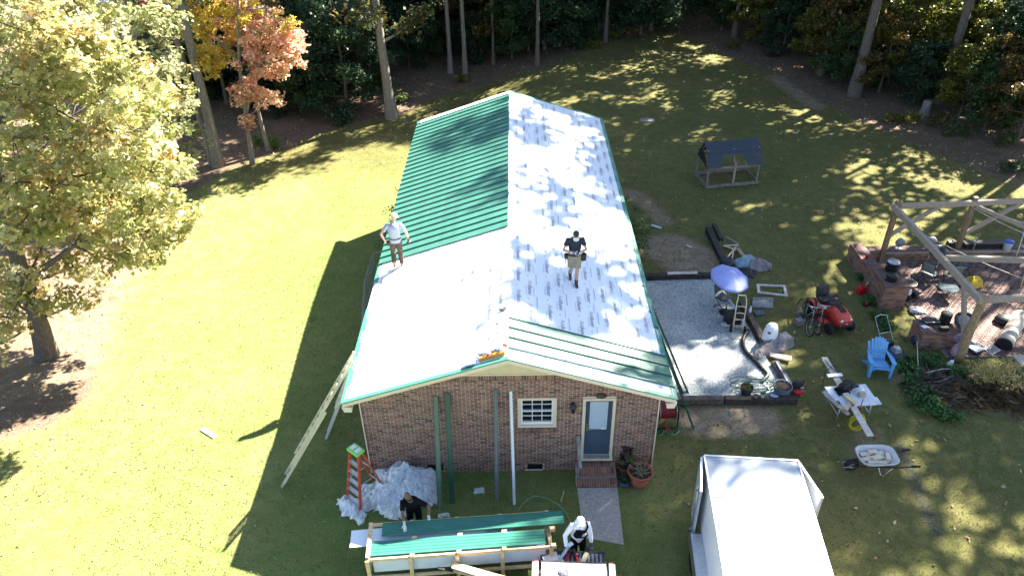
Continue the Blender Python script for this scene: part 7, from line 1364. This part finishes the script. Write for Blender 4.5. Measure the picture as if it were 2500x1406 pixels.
rc = MB(); cc = V3((14.62, 5.0, .52)); rc.tube([cc+V3((.2*math.cos(i*.4)*(.6+.4*math.sin(i*.07)), -.06+.03*math.sin(i*.3), .16*math.sin(i*.4))) for i in range(100)], .012, 5); one('rope_coil', rc, M('mauve_rope', (.38, .28, .36), .7, .1, 8), 'coil of mauve and white rope hanging on the short pier', 'rope')
crumple('foil_scrap', 'pale foil scrap on the short brick pier', [(13.55, 5.25), (13.75, 5.3), (13.7, 5.45), (13.5, 5.4)], .05, m_wpanel, 44, 'foil', .2, 8, 14, loc=.68)
def rolled(label, a, b, r, m, name='drain_roll'): o = one(name, MB().tube([V3(a).lerp(V3(b), t) for t in np.linspace(0, 1, 30)], [r*(1 if i % 2 else .93) for i in range(30)], 14), m, label, 'pipe'); return o
rolled('dark blue corrugated pipe lying before the short pier', gl(2225, 838, .16), gl(2310, 842, .16), .15, M('blue_black_pipe', (.03, .045, .07), .5, .15, 6))
one('pink_cushion', MB().ell((0, 0, .28), (.30, .20, .30), 14), M('mauve_cushion', (.30, .20, .24), .85, .12, 9, .2), 'mauve spotted cushion propped behind the log post', 'cushion', loc=gl(2335, 872), rz=.3)
o = thing('hand_cart', 'blue grey hand cart lying beside the log post', 'cart', gl(2372, 858, .05), .4); part('deck_plate', MB().box((0, 0, .14), (.35, .5, .05)), M('cart_blue', (.16, .22, .28), .5, .1, 6), o); part('push_handle', MB().tube([(-.15, .25, .16), (-.12, .55, .4), (.12, .55, .4), (.15, .25, .16)], .013, 6), m_steel, o)
for sx in (-1, 1):
    for sy in (-1, 1): part('castor', MB().lathe([(.02, -.02), (.05, -.02), (.05, .02), (.02, .02)], (sx*.15, sy*.2, .06), 10, Matrix.Rotation(math.pi/2, 3, 'Y')), m_rubber, o)
o = thing('steel_rack', 'bright steel wire rack lying on the pavers', 'rack', gl(2408, 858, .06), .5)
for i in range(6): part('wire', MB().tube([(-.2+.08*i, -.28, .1), (-.2+.08*i, .28, .16)], .010, 5), m_alu, o)
part('rack_edge', MB().tube([(-.22, -.28, .1), (.22, -.28, .1), (.22, .28, .16), (-.22, .28, .16)], .014, 5, close=True, smooth=False), m_alu, o)
la, lb = gl(2445, 855, .25), gl(2485, 785, .25); q = MB(); q.tube([la.lerp(lb, t) for t in np.linspace(0, 1, 8)], [.25, .26, .25, .25, .24, .24, .23, .23], 14); lg = thing('log', 'pale barkless log with dark cut end lying on the patio', 'log', la); q.v = [tuple(V3(v_)-la) for v_ in q.v]; part('log_trunk', q, M('bare_log', (.50, .43, .33), .8, .25, 5, .4), lg); dd = (la-lb).normalized(); part('cut_end', MB().cyl(dd*.002, dd*.02, .245, n=14), m_black, lg)
o = thing('stone_bench', 'flat stone slab bench at the patio edge behind the dry bush', 'bench', gl(2492, 905)); part('slab', MB().box((.3, 0, .42), (1.2, .5, .09)), M('tan_stone', (.40, .34, .26), .85, .15, 7, .2), o, .01)
for x in (-.1, .7): part('support', MB().box((x, 0, .19), (.3, .42, .37)), M('dark_stone', (.12, .10, .08), .9, .2, 6), o)
one('black_netting', MB().ell((0, 0, .15), (.35, .3, .2), 12), m_black, 'heap of black netting at the back of the log', 'netting', loc=gl(2450, 790))
for i, (a, b, m, lb_) in enumerate((((2462, 685), (2500, 560), m_steel, 'thin steel pole leaning on the back beam'), ((2490, 705), (2512, 590), m_lad, 'yellow pole leaning beside the steel pole'), ((2470, 770), (2530, 820), m_greyw, 'grey board leaning by the log'))): A_q = gl(*a, .06); one('leaning_pole', MB().tube([A_q, V3((A_q.x+(.5 if i < 2 else .9), A_q.y+(1.0 if i < 2 else -.4), 2.4 if i < 2 else .6))], .02, 6), m, lb_, 'pole')
ct = thing('cat_statue', 'small white cat figure sitting by the log post', 'statue', gl(2316, 897)); q = MB(); q.lathe([(.10, 0), (.11, .06), (.085, .16), (.06, .22)], (0, 0, 0), 14); q.ell((0, -.03, .27), (.065, .06, .06), 12)
for s in (-1, 1): q.tube([(s*.04, -.03, .31), (s*.05, -.03, .37)], [.022, .004], 6); q.tube([(s*.05, -.07, .1), (s*.05, -.10, .0)], [.03, .03], 6)
part('figure', q, M('white_ceramic', (.72, .70, .64), .4, .05, 5), ct); k = ct.children[0]; remesh(k, .012, 3)
# overgrown bed in front of the patio
def grassclump(name, label, p, n, h, sp, pal_, seed, w=.012, group=None, cat='plant', lean=.6):
    R6 = np.random.default_rng(seed); a = R6.uniform(0, 6.28, n); r_ = sp*np.sqrt(R6.random(n)); hh = h*R6.uniform(.5, 1.15, n); x, y = r_*np.cos(a), r_*np.sin(a); la_ = R6.uniform(0, 6.28, n); ln_ = R6.uniform(.1, lean, n)*hh
    b = np.c_[x, y, np.zeros(n)]; m1 = b+np.c_[np.cos(la_)*ln_*.35, np.sin(la_)*ln_*.35, hh*.65]; t = b+np.c_[np.cos(la_)*ln_, np.sin(la_)*ln_, hh*R6.uniform(.7, 1, n)]; d_ = np.c_[-np.sin(la_), np.cos(la_), np.zeros(n)]*w
    v = np.stack([b-d_, b+d_, m1+d_*.8, t, m1-d_*.8], 1).reshape(-1, 3); cc_ = pal_[R6.integers(0, len(pal_), n)]*R6.uniform(.7, 1.3, (n, 1)); o = thing(name, label, cat, p, 0, group); link('blades', npmesh('blades', v, np.arange(n*5).reshape(-1, 5), m_leaf, cc_), o); return o
DRY = pal((.46, .34, .2), (.55, .43, .28), (.36, .26, .15), (.48, .4, .2), (.6, .52, .38)); OLV = pal((.44, .37, .10), (.5, .4, .12), (.36, .33, .09), (.54, .44, .18), (.58, .5, .25))
shrub('dry_bush', 'large olive and tan dry bush in front of the patio', gl(2425, 935), (.85, .6, .42), 110, 20, .055, OLV, 71, flat=.2); grassclump('dry_bush', 'russet dry bush in the overgrown bed near the cat figure', gl(2390, 970), 330, .30, .6, DRY, 72, .0028, lean=2.4); grassclump('dry_bush', 'tan dead grass in the overgrown bed near the lawn', gl(2320, 970), 300, .22, .75, DRY, 73, .0028, lean=2.6); grassclump('dry_bush', 'brown dry bush at the far end of the overgrown bed', gl(2480, 985), 330, .34, .65, DRY, 74, .0028, lean=2.4)
grassclump('dry_bush', 'bleached dead stalks beside the green ivy', gl(2275, 945), 300, .35, .7, pal((.50, .43, .35), (.4, .34, .28)), 75, .003, lean=2.2)
IVY = pal((.05, .13, .03), (.07, .18, .04), (.045, .11, .03), (.10, .22, .05))
for i, (px, py, r_) in enumerate(((2215, 905, .5), (2228, 940, .5), (2240, 975, .55), (2270, 1000, .45), (2310, 1020, .4), (2200, 880, .35), (2265, 885, .4), (2335, 915, .4), (2125, 740, .35), (2145, 775, .35), (2108, 680, .3), (2160, 800, .3))):
    shrub('ivy_patch', ('green ivy in the overgrown bed before the patio' if i < 8 else 'green weeds at the foot of the tall brick pier'), gl(px, py), (r_, r_*.8, r_*.32), 22, 26, .085, IVY, 80+i, 'ivy in the overgrown bed' if i < 8 else 'weeds by the tall pier', cat='ivy')
one('bamboo_cane', MB().tube([gl(2242, 930, .05), gl(2228, 862, .5)], .012, 6), m_paleb, 'pale cane stuck in the overgrown bed', 'cane'); one('dead_branch', MB().tube([gl(2252, 925, .25), gl(2295, 918, .3), gl(2330, 912, .2)], [.015, .012, .006], 6), m_paleb, 'pale dead branch lying over the overgrown bed', 'branch'); one('dead_branch', MB().tube([gl(2250, 945, .2), gl(2290, 944, .22), gl(2322, 934, .3)], [.014, .011, .005], 6), m_greyw, 'grey dead branch lying in front of the pale one', 'branch')
# white outbuilding glimpsed through the trees
sp = g(325, 100); o = thing('white_shed', 'white painted shed glimpsed between the trees behind the oak', 'shed', sp, .2); part('wall', MB().box((0, 1.2, 1.1), (4.2, 2.4, 2.2)), m_white, o); part('roof', MB().poly([(-2.3, -.2, 2.2), (-2.3, 1.2, 3.0), (-2.3, 2.6, 2.2)], (4.6, 0, 0)), M('pale_roof', (.7, .7, .7), .5, .05, 4), o); part('door', MB().box((.4, -.02, .95), (.9, .05, 1.85)), m_cream, o)
